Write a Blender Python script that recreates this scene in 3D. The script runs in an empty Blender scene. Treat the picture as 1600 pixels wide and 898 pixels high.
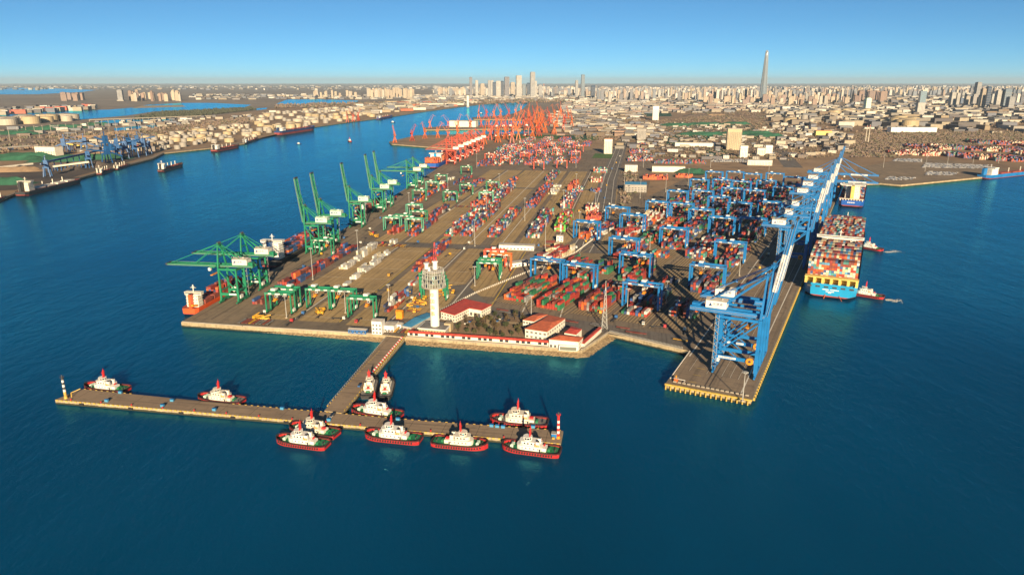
import bpy, math, random
import numpy as np
from mathutils import Vector, Matrix
R = math.radians
random.seed(7)
rng = np.random.default_rng(7)
scene = bpy.context.scene
COL = scene.collection

# ------------------------------------------------------------------ camera
cam_d = bpy.data.cameras.new('camera')
cam_d.sensor_fit = 'HORIZONTAL'
cam_d.angle = 2 * math.atan(800 / 1100)
cam_d.clip_start = 1.0
cam_d.clip_end = 200000
cam = bpy.data.objects.new('camera', cam_d)
cam.location = (0, 0, 215)
cam.rotation_euler = (R(90) - math.atan(321 / 1100), 0, 0)
COL.objects.link(cam)
scene.camera = cam

# ------------------------------------------------------------------ daylight
SUN_EL, SUN_AZ = 16.5, -83.0          # low winter sun behind the drone, slightly to the right
sd = Vector((math.cos(R(SUN_AZ)) * math.cos(R(SUN_EL)), math.sin(R(SUN_AZ)) * math.cos(R(SUN_EL)), math.sin(R(SUN_EL))))
world = bpy.data.worlds.new('World')
scene.world = world
world.use_nodes = True
wt = world.node_tree
wt.nodes.clear()
sky = wt.nodes.new('ShaderNodeTexSky')
sky.sky_type = 'NISHITA'
sky.sun_disc = False
sky.sun_elevation = R(SUN_EL)
sky.sun_rotation = math.atan2(sd.x, sd.y)
sky.altitude = 9000
sky.air_density = 1.3
sky.dust_density = 0.0
sky.ozone_density = 5.0
bg = wt.nodes.new('ShaderNodeBackground')
bg.inputs['Strength'].default_value = 0.056
wo = wt.nodes.new('ShaderNodeOutputWorld')
tint = wt.nodes.new('ShaderNodeMix'); tint.data_type = 'RGBA'; tint.blend_type = 'MULTIPLY'      # clear, polarised winter blue, the same all round
tint.inputs[0].default_value = 1.0; tint.inputs[7].default_value = (.80, 1.0, .80, 1)
wt.links.new(sky.outputs[0], tint.inputs[6])
wt.links.new(tint.outputs[2], bg.inputs[0])
wt.links.new(bg.outputs[0], wo.inputs[0])
sun_d = bpy.data.lights.new('sun', 'SUN')
sun_d.energy = 4.6
sun_d.angle = R(0.5)
sun_d.color = (1.0, 0.78, 0.50)
sun = bpy.data.objects.new('sun', sun_d)
sun.rotation_euler = (-sd).to_track_quat('-Z', 'Y').to_euler()
sun.location = (200, -800, 900)
COL.objects.link(sun)
vs = scene.view_settings
vs.view_transform = 'Standard'
vs.look = 'None'
vs.exposure = 1.06
vs.gamma = 1.0
vs.use_curve_mapping = False
scene.cycles.max_bounces = 5
scene.cycles.diffuse_bounces = 2
scene.cycles.glossy_bounces = 3
scene.cycles.transmission_bounces = 2
scene.cycles.volume_bounces = 0
scene.cycles.caustics_reflective = False
scene.cycles.caustics_refractive = False

# ------------------------------------------------------------------ materials
MATS = {}
def new_mat(name):
    m = bpy.data.materials.new(name)
    m.use_nodes = True
    nt = m.node_tree
    return m, nt, nt.nodes['Principled BSDF']
def nd(nt, typ, **kw):
    n = nt.nodes.new(typ)
    for k, v in kw.items():
        if k in n.inputs.keys(): n.inputs[k].default_value = v
        else: setattr(n, k, v)
    return n
def mixc(nt, fac, a, b, mode='MIX'):
    n = nt.nodes.new('ShaderNodeMix'); n.data_type = 'RGBA'; n.blend_type = mode
    for k, s in ((0, fac), (6, a), (7, b)):
        if isinstance(s, bpy.types.NodeSocket): nt.links.new(s, n.inputs[k])
        elif k == 0: n.inputs[0].default_value = s
        else: n.inputs[k].default_value = (*s, 1) if len(s) == 3 else s
    return n.outputs[2]
def ramp(nt, src, a, b):
    n = nt.nodes.new('ShaderNodeMapRange'); n.inputs[1].default_value = a; n.inputs[2].default_value = b
    nt.links.new(src, n.inputs[0]); return n.outputs[0]
def noise(nt, scale, detail=3, rough=.55, vec=None, coord='Object'):
    n = nd(nt, 'ShaderNodeTexNoise', Scale=scale, Detail=detail, Roughness=rough)
    if vec is None:
        t = nt.nodes.new('ShaderNodeTexCoord'); vec = t.outputs[coord]
    nt.links.new(vec, n.inputs['Vector']); return n.outputs['Fac']
def pos(nt):
    return nt.nodes.new('ShaderNodeNewGeometry').outputs['Position']
def paint(name, col, rough=.5, var=.22, scale=.35, dirt=(.12, .09, .06), dirt_amt=.35, metal=0):
    """painted or cast surface: tone variation and grime patches"""
    if name in MATS: return MATS[name]
    m, nt, b = new_mat(name)
    n1 = noise(nt, scale, 4)
    n2 = noise(nt, scale * 3.7, 5, .65)
    lo = tuple(c * (1 - var) for c in col); hi = tuple(min(1, c * (1 + var)) for c in col)
    c = mixc(nt, ramp(nt, n1, .3, .7), lo, hi)
    c = mixc(nt, ramp(nt, n2, .60, .85), c, mixc(nt, dirt_amt, c, dirt))
    nt.links.new(c, b.inputs['Base Color'])
    b.inputs['Roughness'].default_value = rough
    b.inputs['Metallic'].default_value = metal
    m.diffuse_color = (*col, 1)
    MATS[name] = m; return m
def tide_wall(name, col, weed=(.035, .035, .018), zt=1.3):
    """quay face with patchy concrete, rust runs and a ragged weed line near the water"""
    m, nt, b = new_mat(name); p = pos(nt)
    c = mixc(nt, ramp(nt, noise(nt, .12, 5, .65, p), .3, .7), tuple(x * .68 for x in col), tuple(x * 1.2 for x in col))
    mp = nd(nt, 'ShaderNodeMapping'); mp.inputs['Scale'].default_value = (.5, .5, .06); nt.links.new(p, mp.inputs['Vector'])
    c = mixc(nt, ramp(nt, noise(nt, 1.0, 4, .6, mp.outputs[0]), .5, .8), c, tuple(x * .35 for x in col))
    s = nt.nodes.new('ShaderNodeSeparateXYZ'); nt.links.new(p, s.inputs[0])
    a = nd(nt, 'ShaderNodeMath', operation='MULTIPLY_ADD'); nt.links.new(noise(nt, .3, 4, .6, p), a.inputs[0]); a.inputs[1].default_value = 1.8; a.inputs[2].default_value = -.9
    d = nd(nt, 'ShaderNodeMath', operation='ADD'); nt.links.new(s.outputs[2], d.inputs[0]); nt.links.new(a.outputs[0], d.inputs[1])
    c = mixc(nt, ramp(nt, d.outputs[0], zt + .3, zt - .3), c, weed)
    nt.links.new(c, b.inputs['Base Color']); b.inputs['Roughness'].default_value = .85
    MATS[name] = m; return m
def tinted(name, rough=.6, bump_scale=None):
    """takes its own colour from the face attribute tint (each piece has its own paint)"""
    if name in MATS: return MATS[name]
    m, nt, b = new_mat(name)
    a = nd(nt, 'ShaderNodeAttribute', attribute_name='tint')
    n1 = noise(nt, .12, 4, .6, pos(nt))
    c = mixc(nt, ramp(nt, n1, .35, .75), a.outputs['Color'], mixc(nt, .35, a.outputs['Color'], (.12, .1, .08)))
    nt.links.new(c, b.inputs['Base Color'])
    b.inputs['Roughness'].default_value = rough
    MATS[name] = m; return m
def facade(name, col, glass=(.03, .05, .08), floor=3.2, bay=3.6, gfrac=.45):
    """wall of a far building: too small for single windows, rows of dark openings in world space"""
    if name in MATS: return MATS[name]
    m, nt, b = new_mat(name)
    p = pos(nt)
    s = nt.nodes.new('ShaderNodeSeparateXYZ'); nt.links.new(p, s.inputs[0])
    def stripe(src, period, frac):
        d = nd(nt, 'ShaderNodeMath', operation='DIVIDE'); nt.links.new(src, d.inputs[0]); d.inputs[1].default_value = period
        f = nd(nt, 'ShaderNodeMath', operation='FRACT'); nt.links.new(d.outputs[0], f.inputs[0])
        g = nd(nt, 'ShaderNodeMath', operation='LESS_THAN'); nt.links.new(f.outputs[0], g.inputs[0]); g.inputs[1].default_value = frac
        return g.outputs[0]
    ad = nd(nt, 'ShaderNodeMath', operation='ADD'); nt.links.new(s.outputs[0], ad.inputs[0]); nt.links.new(s.outputs[1], ad.inputs[1])
    mu = nd(nt, 'ShaderNodeMath', operation='MULTIPLY'); nt.links.new(stripe(s.outputs[2], floor, .5), mu.inputs[0]); nt.links.new(stripe(ad.outputs[0], bay, gfrac), mu.inputs[1])
    ge = nt.nodes.new('ShaderNodeNewGeometry'); sn = nt.nodes.new('ShaderNodeSeparateXYZ'); nt.links.new(ge.outputs['True Normal'], sn.inputs[0])
    wl = nd(nt, 'ShaderNodeMath', operation='LESS_THAN'); nt.links.new(sn.outputs[2], wl.inputs[0]); wl.inputs[1].default_value = .5
    m2 = nd(nt, 'ShaderNodeMath', operation='MULTIPLY'); nt.links.new(mu.outputs[0], m2.inputs[0]); nt.links.new(wl.outputs[0], m2.inputs[1])
    if col is None:
        at = nd(nt, 'ShaderNodeAttribute', attribute_name='tint'); c0 = at.outputs['Color']
    else:
        n1 = noise(nt, .02, 3, .6, p)
        c0 = mixc(nt, ramp(nt, n1, .3, .7), tuple(x * .8 for x in col), tuple(min(1, x * 1.15) for x in col))
    c = mixc(nt, m2.outputs[0], c0, glass)
    nt.links.new(c, b.inputs['Base Color'])
    b.inputs['Roughness'].default_value = .55
    MATS[name] = m; return m
def glassy(name, col, rough=.08):
    if name in MATS: return MATS[name]
    m, nt, b = new_mat(name)
    b.inputs['Base Color'].default_value = (*col, 1); b.inputs['Roughness'].default_value = rough
    b.inputs['Specular IOR Level'].default_value = .8
    MATS[name] = m; return m
def ground(name, c1, c2, s=.01, c3=None, s3=.15, rough=.9, line=None, tyre=None):
    """paved or bare ground in world space: large stains, fine mottling and, for paving, joint lines"""
    if name in MATS: return MATS[name]
    m, nt, b = new_mat(name)
    p = pos(nt)
    c = mixc(nt, ramp(nt, noise(nt, s, 5, .62, p), .36, .66), c1, c2)
    if c3: c = mixc(nt, ramp(nt, noise(nt, s3, 5, .7, p), .52, .72), c, c3)
    if tyre is not None:                     # tyre rubber drawn out along the lanes
        mp = nd(nt, 'ShaderNodeMapping'); mp.inputs['Rotation'].default_value = (0, 0, -R(tyre)); mp.inputs['Scale'].default_value = (.012, .42, 1); nt.links.new(p, mp.inputs['Vector'])
        rt = nt.nodes.new('ShaderNodeVectorRotate'); rt.rotation_type = 'Z_AXIS'; rt.inputs['Angle'].default_value = -R(tyre); nt.links.new(p, rt.inputs['Vector'])
        sc_ = nd(nt, 'ShaderNodeMapping'); sc_.inputs['Scale'].default_value = (.012, .42, 1); nt.links.new(rt.outputs[0], sc_.inputs['Vector']); nt.nodes.remove(mp)
        tn = noise(nt, 1.0, 3, .6, sc_.outputs[0])
        c = mixc(nt, ramp(nt, tn, .50, .74), c, mixc(nt, .5, c, (.045, .042, .042)))
    if line:
        ang, per, frac, lc, amt = line
        mp = nd(nt, 'ShaderNodeMapping'); mp.inputs['Rotation'].default_value = (0, 0, -R(ang)); nt.links.new(p, mp.inputs['Vector'])
        s_ = nt.nodes.new('ShaderNodeSeparateXYZ'); nt.links.new(mp.outputs[0], s_.inputs[0])
        d = nd(nt, 'ShaderNodeMath', operation='DIVIDE'); nt.links.new(s_.outputs[0], d.inputs[0]); d.inputs[1].default_value = per
        f = nd(nt, 'ShaderNodeMath', operation='FRACT'); nt.links.new(d.outputs[0], f.inputs[0])
        g = nd(nt, 'ShaderNodeMath', operation='LESS_THAN'); nt.links.new(f.outputs[0], g.inputs[0]); g.inputs[1].default_value = frac
        k = nd(nt, 'ShaderNodeMath', operation='MULTIPLY'); nt.links.new(g.outputs[0], k.inputs[0]); k.inputs[1].default_value = amt
        c = mixc(nt, k.outputs[0], c, lc)
    nt.links.new(c, b.inputs['Base Color'])
    b.inputs['Roughness'].default_value = rough
    b.inputs['Specular IOR Level'].default_value = .25
    MATS[name] = m; return m

def water_mat(name, body):
    m, nt, b = new_mat(name)
    p = pos(nt)
    mp = nd(nt, 'ShaderNodeMapping'); mp.inputs['Rotation'].default_value = (0, 0, R(25)); mp.inputs['Scale'].default_value = (1, .45, 1)
    nt.links.new(p, mp.inputs['Vector'])
    swell = noise(nt, .035, 3, .5, mp.outputs[0])
    chop = noise(nt, .16, 5, .65, mp.outputs[0])
    rip = noise(nt, 1.1, 2, .5, p)
    patch = noise(nt, .0045, 4, .55, mp.outputs[0])
    a1 = nd(nt, 'ShaderNodeMath', operation='MULTIPLY_ADD'); nt.links.new(swell, a1.inputs[0]); a1.inputs[1].default_value = 1.6; nt.links.new(chop, a1.inputs[2])
    a2 = nd(nt, 'ShaderNodeMath', operation='MULTIPLY_ADD'); nt.links.new(rip, a2.inputs[0]); a2.inputs[1].default_value = .22; nt.links.new(a1.outputs[0], a2.inputs[2])
    bp = nd(nt, 'ShaderNodeBump', Strength=.55, Distance=1.0)
    st = nd(nt, 'ShaderNodeMath', operation='MULTIPLY_ADD'); nt.links.new(patch, st.inputs[0]); st.inputs[1].default_value = 1.4; st.inputs[2].default_value = -.05
    nt.links.new(st.outputs[0], bp.inputs['Strength'])
    nt.links.new(a2.outputs[0], bp.inputs['Height'])
    c = mixc(nt, ramp(nt, patch, .3, .7), tuple(x * .82 for x in body), tuple(x * 1.16 for x in body))
    df = nd(nt, 'ShaderNodeBsdfDiffuse'); nt.links.new(c, df.inputs['Color'])
    gl = nd(nt, 'ShaderNodeBsdfGlossy', Roughness=.13); nt.links.new(ramp(nt, noise(nt, .011, 4, .6, mp.outputs[0]), -.2, 5.0), gl.inputs['Roughness']); gl.inputs['Color'].default_value = (.17, .82, 1.0, 1)
    fr = nd(nt, 'ShaderNodeFresnel', IOR=1.5)
    for n_ in (gl, fr): nt.links.new(bp.outputs[0], n_.inputs['Normal'])
    mx = nd(nt, 'ShaderNodeMixShader'); nt.links.new(fr.outputs[0], mx.inputs[0]); nt.links.new(df.outputs[0], mx.inputs[1]); nt.links.new(gl.outputs[0], mx.inputs[2])
    nt.nodes.remove(b); nt.links.new(mx.outputs[0], nt.nodes['Material Output'].inputs['Surface'])
    MATS[name] = m; return m

# ------------------------------------------------------------------ mesh builder
class MB:
    def __init__(s): s.v = []; s.f = []; s.m = []; s.t = []; s.tint = None
    def face(s, idx, mi=0): s.f.append(idx); s.m.append(mi); s.t.append(s.tint)
    def add(s, vs, fs, mi=0):
        o = len(s.v); s.v.extend(vs)
        for f in fs: s.face([i + o for i in f], mi)
    def box(s, c, d, rz=0, mi=0, tilt=None, mtop=None):
        x, y, z = d[0] / 2, d[1] / 2, d[2] / 2
        ca, sa = math.cos(rz), math.sin(rz)
        vs = []
        for px, py, pz in ((-x, -y, -z), (x, -y, -z), (x, y, -z), (-x, y, -z), (-x, -y, z), (x, -y, z), (x, y, z), (-x, y, z)):
            vs.append((c[0] + px * ca - py * sa, c[1] + px * sa + py * ca, c[2] + pz))
        o = len(s.v); s.v.extend(vs)
        for k, f in enumerate(((0, 3, 2, 1), (4, 5, 6, 7), (0, 1, 5, 4), (1, 2, 6, 5), (2, 3, 7, 6), (3, 0, 4, 7))):
            s.face([i + o for i in f], mtop if (k == 1 and mtop is not None) else mi)
        return s
    def beam(s, p, q, w, h=None, mi=0, w2=None, h2=None):
        """box section member from p to q, w across, h high, tapering to w2, h2"""
        h = h or w; w2 = w2 or w; h2 = h2 or h
        p, q = Vector(p), Vector(q); d = (q - p).normalized()
        up = Vector((0, 0, 1)) if abs(d.z) < .95 else Vector((1, 0, 0))
        a = d.cross(up).normalized(); b = a.cross(d).normalized()
        vs = []
        for c, ww, hh in ((p, w, h), (q, w2, h2)):
            for sx, sy in ((-1, -1), (1, -1), (1, 1), (-1, 1)): vs.append(tuple(c + a * sx * ww / 2 + b * sy * hh / 2))
        s.add(vs, ((0, 1, 2, 3), (7, 6, 5, 4), (0, 4, 5, 1), (1, 5, 6, 2), (2, 6, 7, 3), (3, 7, 4, 0)), mi); return s
    def cyl(s, p, q, r0, r1=None, n=10, mi=0, cap=True, mcap=None):
        r1 = r0 if r1 is None else r1
        p, q = Vector(p), Vector(q); d = (q - p).normalized()
        up = Vector((0, 0, 1)) if abs(d.z) < .95 else Vector((1, 0, 0))
        a = d.cross(up).normalized(); b = d.cross(a).normalized()
        vs = []
        for c, r in ((p, r0), (q, r1)):
            for k in range(n):
                t = 2 * math.pi * k / n; vs.append(tuple(c + a * math.cos(t) * r + b * math.sin(t) * r))
        o = len(s.v); s.v.extend(vs)
        for k in range(n): s.face([o + k, o + (k + 1) % n, o + n + (k + 1) % n, o + n + k], mi)
        if cap:
            s.face([o + k for k in range(n)][::-1], mi); s.face([o + n + k for k in range(n)], mi if mcap is None else mcap)
        return s
    def prism(s, pts, z0, z1, mi=0, mtop=None, bottom=False):
        n = len(pts); o = len(s.v)
        area = sum(pts[i][0] * pts[(i + 1) % n][1] - pts[(i + 1) % n][0] * pts[i][1] for i in range(n))
        if area < 0: pts = pts[::-1]
        s.v.extend([(x, y, z0) for x, y in pts] + [(x, y, z1) for x, y in pts])
        for k in range(n): s.face([o + k, o + (k + 1) % n, o + n + (k + 1) % n, o + n + k], mi)
        s.face([o + n + k for k in range(n)], mi if mtop is None else mtop)
        if bottom: s.face([o + k for k in range(n)][::-1], mi)
        return s
    def sheet(s, pts, z, mi=0):
        n = len(pts)
        if sum(pts[i][0] * pts[(i + 1) % n][1] - pts[(i + 1) % n][0] * pts[i][1] for i in range(n)) < 0: pts = pts[::-1]
        s.add([(x, y, z) for x, y in pts], [list(range(n))], mi); return s
    def mesh(s, name, mats, smooth=False):
        me = bpy.data.meshes.new(name)
        me.from_pydata(s.v, [], s.f)
        for m in (mats if isinstance(mats, (list, tuple)) else [mats]): me.materials.append(MATS[m] if isinstance(m, str) else m)
        if any(s.m): me.polygons.foreach_set('material_index', s.m)
        if s.t and s.t[0] is not None:
            at = me.attributes.new('tint', 'FLOAT_COLOR', 'FACE')
            at.data.foreach_set('color', np.array([(*c, 1.0) for c in s.t], dtype=np.float32).ravel())
        if smooth: me.polygons.foreach_set('use_smooth', [True] * len(s.f))
        me.update(); return me
    def obj(s, name, mats, parent=None, loc=None, rz=0, smooth=False):
        return link(name, s.mesh(name, mats, smooth), parent, loc, rz)
SMALL_JOINED = {'windows', 'portholes', 'tyre_fenders', 'bitts', 'railing', 'wheels', 'mooring_openings', 'stern_lettering', 'hatch_coaming', 'lashing_bridge', 'draught_gear', 'pipes', 'sheds', 'struts', 'cars', 'rungs', 'guard_rail'}
def link(name, me, parent=None, loc=None, rz=0):
    o = bpy.data.objects.new(name, me); COL.objects.link(o)
    if parent: o.parent = parent
    if loc: o.location = loc
    if rz: o.rotation_euler = (0, 0, rz)
    if name in SMALL_JOINED: o['kind'] = 'stuff'     # pieces too small to pick apart singly
    return o
def tag(o, label=None, cat=None, group=None, kind=None):
    if label: o['label'] = label
    if cat: o['category'] = cat
    if group: o['group'] = group
    if kind: o['kind'] = kind
    return o
def thing(name, label, cat, loc, rz=0, group=None, sc=None):
    o = bpy.data.objects.new(name, None); COL.objects.link(o)
    o.empty_display_size = .5
    o.location = loc; o.rotation_euler = (0, 0, rz)
    if sc: o.scale = (sc, sc, sc) if not isinstance(sc, tuple) else sc
    return tag(o, label, cat, group)
def inst(tpl, name, label, cat, loc, rz=0, group=None, sc=None):
    """one more individual of a kind: an Empty with its own part objects, sharing the part meshes"""
    t = thing(name, label, cat, loc, rz, group, sc)
    for pn, me, subs in tpl:
        p = link(pn, me, t)
        for sn, sm in subs: link(sn, sm, p)
    return t
def struct(name, mb, mats, smooth=False):
    return tag(mb.obj(name, mats, smooth=smooth), kind='structure')
ORD = ['first', 'second', 'third', 'fourth', 'fifth', 'sixth', 'seventh', 'eighth', 'ninth', 'tenth', 'eleventh', 'twelfth']
def nth(k):
    if k < 12: return ORD[k]
    k += 1
    return '%d%s' % (k, 'th' if 10 < k % 100 < 14 else {1: 'st', 2: 'nd', 3: 'rd'}.get(k % 10, 'th'))
def label_in_order(objs, fmt):
    """label each of a set by its place from the left as seen from the water"""
    objs = sorted(objs, key=lambda o: o.location.x / max(50, o.location.y))
    for k, o in enumerate(objs): o['label'] = fmt % nth(k)
_TX = {}
def text_mesh(s, size, mat, ext=.05, align='CENTER'):
    key = (s, size, mat)
    if key in _TX: return _TX[key]
    cu = bpy.data.curves.new('lettering', 'FONT'); cu.body = s; cu.size = size; cu.extrude = ext
    cu.align_x = align; cu.align_y = 'CENTER'
    cu.resolution_u = 2
    o = bpy.data.objects.new('lettering', cu); COL.objects.link(o)
    dg = bpy.context.evaluated_depsgraph_get()
    me = bpy.data.meshes.new_from_object(o.evaluated_get(dg))
    bpy.data.objects.remove(o)
    me.materials.clear(); me.materials.append(MATS[mat])
    _TX[key] = me; return me
def bake_text(mb, s, size, M, mi, align='CENTER'):
    """lettering cut as raised faces, placed by matrix M into a part"""
    me = text_mesh(s, size, 'white_paint', .04, align)
    o = len(mb.v)
    mb.v.extend([tuple(M @ v.co) for v in me.vertices])
    for p in me.polygons: mb.face([i + o for i in p.vertices], mi)
def frame(o, xd, up):
    """matrix with local X along xd, local Y along up, at o"""
    x = Vector(xd).normalized(); y = Vector(up); y = (y - x * y.dot(x)).normalized(); z = x.cross(y)
    return Matrix(((x.x, y.x, z.x, o[0]), (x.y, y.y, z.y, o[1]), (x.z, y.z, z.z, o[2]), (0, 0, 0, 1)))

Z = 4.5                     # quay level above the water
def FB(u, w, o=(165.4, 445.5), a=63.0):
    """right terminal grid: u along the quay, w towards the water"""
    a = R(a); return (o[0] + u * math.cos(a) + w * math.sin(a), o[1] + u * math.sin(a) - w * math.cos(a))
def FA(u, w): return FB(u, w, (-306.5, 612.6), 80.5)
def off(p, ang, d): return (p[0] + math.cos(R(ang)) * d, p[1] + math.sin(R(ang)) * d)

# ------------------------------------------------------------------ paints
paint('concrete', (.33, .29, .23), .85, .25, .08, (.16, .13, .1), .5)
tide_wall('seawall', (.42, .34, .21))
paint('rock', (.26, .19, .11), .95, .45, .5, (.07, .05, .035), .8)
paint('white_paint', (.78, .76, .70), .45, .08, .25, (.4, .34, .26), .35)
paint('cream_wall', (.74, .69, .58), .7, .1, .2, (.35, .28, .2), .35)
paint('red_roof', (.50, .07, .05), .75, .22, .3, (.2, .09, .06), .5)
paint('orange_roof', (.52, .13, .06), .75, .2, .3, (.2, .1, .06), .5)
paint('crane_blue', (.012, .17, .46), .4, .16, .12, (.1, .1, .1), .35)
paint('crane_green', (.012, .195, .10), .45, .2, .12, (.09, .08, .06), .4)
paint('pale_green', (.07, .30, .20), .5, .2, .15, (.1, .08, .06), .4)
paint('loader_shaded_blue', (.01, .085, .25), .5, .25, .1, (.1, .1, .1), .5)  # darker than the crane blue: the shadow on the loaders is put into the colour
paint('crane_red', (.50, .065, .028), .5, .2, .12, (.2, .07, .05), .4)
paint('crane_orange', (.58, .13, .028), .5, .2, .12, (.2, .09, .05), .4)
paint('roof_grey', (.40, .37, .33), .8, .2, .2, (.2, .17, .13), .5)
paint('mint_house', (.52, .66, .55), .5, .12, .25, (.3, .3, .24), .35)
paint('dark_steel', (.05, .05, .055), .6, .3, .5)
paint('rubber', (.018, .018, .02), .8, .3, .8)
paint('orange_part', (.72, .27, .02), .5, .2, .6, (.2, .1, .05), .5)
paint('yellow_paint', (.50, .34, .07), .6, .3, .5, (.12, .08, .04), .8)
paint('lattice_grey', (.38, .38, .36), .5, .2, .6)
paint('hull_red', (.46, .025, .03), .42, .18, .25, (.14, .03, .03), .5)
paint('hull_orange', (.68, .10, .03), .4, .15, .12, (.3, .08, .05), .4)
paint('hull_blue', (.015, .30, .58), .38, .14, .05, (.06, .18, .28), .4)
paint('hull_navy', (.015, .05, .16), .45, .2, .06)
paint('hull_royal', (.015, .10, .42), .42, .16, .06)
paint('hull_dark', (.03, .03, .035), .55, .3, .06, (.13, .07, .05), .5)
paint('boot_red', (.26, .045, .04), .6, .25, .08)
paint('deck_green', (.02, .20, .085), .6, .25, .4, (.08, .09, .05), .5)
paint('deck_red', (.28, .07, .05), .7, .25, .2)
paint('deck_grey', (.2, .19, .18), .75, .25, .3)
paint('mast_red', (.60, .03, .03), .45, .15, .6)
paint('gold', (.46, .22, .02), .4, .1, 1)
paint('letter_blue', (.02, .06, .2), .5, .1, 1)
paint('bay_yellow', (.72, .52, .14), .55, .2, .3)
paint('blue_roof', (.07, .28, .48), .55, .2, .1)
paint('tank_white', (.45, .40, .32), .55, .12, .03, (.34, .26, .16), .5)
paint('tank_grey', (.31, .29, .26), .6, .15, .03, (.2, .15, .1), .5)
paint('tank_tan', (.45, .36, .22), .6, .15, .03, (.3, .22, .12), .5)
paint('green_net', (.02, .095, .055), .9, .4, .03, (.08, .07, .04), .5)
paint('trunk', (.09, .065, .045), .9)
paint('leaf_dark', (.045, .055, .022), .85, .4, .4)
paint('leaf_brown', (.10, .07, .035), .9, .4, .4)
paint('leaf_olive', (.085, .08, .03), .9, .4, .4)
paint('mach_yellow', (.62, .33, .03), .5, .2, .5)
paint('truck_white', (.66, .63, .57), .45, .1, .5)
paint('truck_red', (.48, .04, .05), .45, .15, .5)
paint('truck_blue', (.04, .14, .36), .45, .15, .5)
glassy('window_glass', (.025, .035, .05))
glassy('drum_glass', (.19, .20, .16), .15)
glassy('glass_tower', (.16, .20, .24), .18)
facade('dt_pale', (.40, .38, .34), (.10, .12, .15), 8, 7, .5)
facade('dt_grey', (.28, .28, .28), (.08, .10, .13), 8, 7, .5)
facade('dt_tan', (.38, .31, .23), (.10, .10, .11), 8, 7, .5)
facade('dt_dark', (.13, .13, .16), (.05, .06, .09), 8, 7, .5)
glassy('glass_dark', (.05, .07, .11), .15)
tinted('painted_steel', .55)
tinted('painted_wall', .75)
ground('asphalt', (0.177, 0.144, 0.113), (0.266, 0.210, 0.154), .012, (0.124, 0.103, 0.087), .12, tyre=80.5)
ground('apron', (0.234, 0.184, 0.132), (0.312, 0.241, 0.168), .015, (0.164, 0.130, 0.099), .1, line=(84, 11, .035, (0.070, 0.058, 0.046), .5), tyre=84)
ground('yard_tan', (0.380, 0.270, 0.137), (0.475, 0.335, 0.169), .02, (0.275, 0.200, 0.108), .15, line=(-9.5, 6.4, .1, (0.152, 0.104, 0.058), .55), tyre=80.5)
ground('yard_slots', (0.310, 0.232, 0.140), (0.387, 0.288, 0.171), .02, (0.206, 0.160, 0.108), .15, line=(-27, 3.2, .38, (0.086, 0.068, 0.049), .75))
ground('dock_deck', (0.228, 0.175, 0.128), (0.296, 0.227, 0.160), .02, (0.167, 0.130, 0.099), .14, line=(63, 9, .04, (0.091, 0.070, 0.058), .55), tyre=63)
ground('pier_deck', (0.274, 0.203, 0.144), (0.334, 0.248, 0.170), .03, (0.213, 0.161, 0.115), .2, line=(-9.5, 22, .014, (0.076, 0.059, 0.045), .8), tyre=-9.5)
ground('road', (.15, .135, .125), (.20, .18, .16), .02, (.11, .10, .095), .1, tyre=80)
ground('soil', (0.234, 0.160, 0.105), (0.382, 0.263, 0.160), .0035, (0.148, 0.109, 0.078), .02)
ground('plain', (0.200, 0.165, 0.135), (0.300, 0.244, 0.194), .0009, (0.131, 0.119, 0.106), .006)
ground('scrub', (0.180, 0.138, 0.102), (0.264, 0.198, 0.144), .008, (0.120, 0.096, 0.072), .05)
ground('coal', (0.068, 0.061, 0.061), (0.149, 0.115, 0.095), .01, (0.041, 0.041, 0.043), .05)
ground('grass_green', (.05, .13, .035), (.09, .17, .05), .02, (.12, .1, .05), .08)
ground('net_green', (0.011, 0.074, 0.042), (0.032, 0.105, 0.063), .01, (0.054, 0.037, 0.025), .04)
ground('car_grey', (.3, .3, .31), (.42, .42, .43), .05, (.12, .12, .13), .3)
ground('sand', (.34, .26, .16), (.42, .33, .21), .01)
ground('line_white', (.66, .62, .54), (.72, .68, .6), .05, (.4, .35, .28), .3)
ground('line_yellow', (.55, .38, .06), (.6, .42, .09), .05, (.3, .22, .08), .3)
water_mat('sea', (.0, .055, .135))
water_mat('lagoon', (.0, .062, .15))

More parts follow.
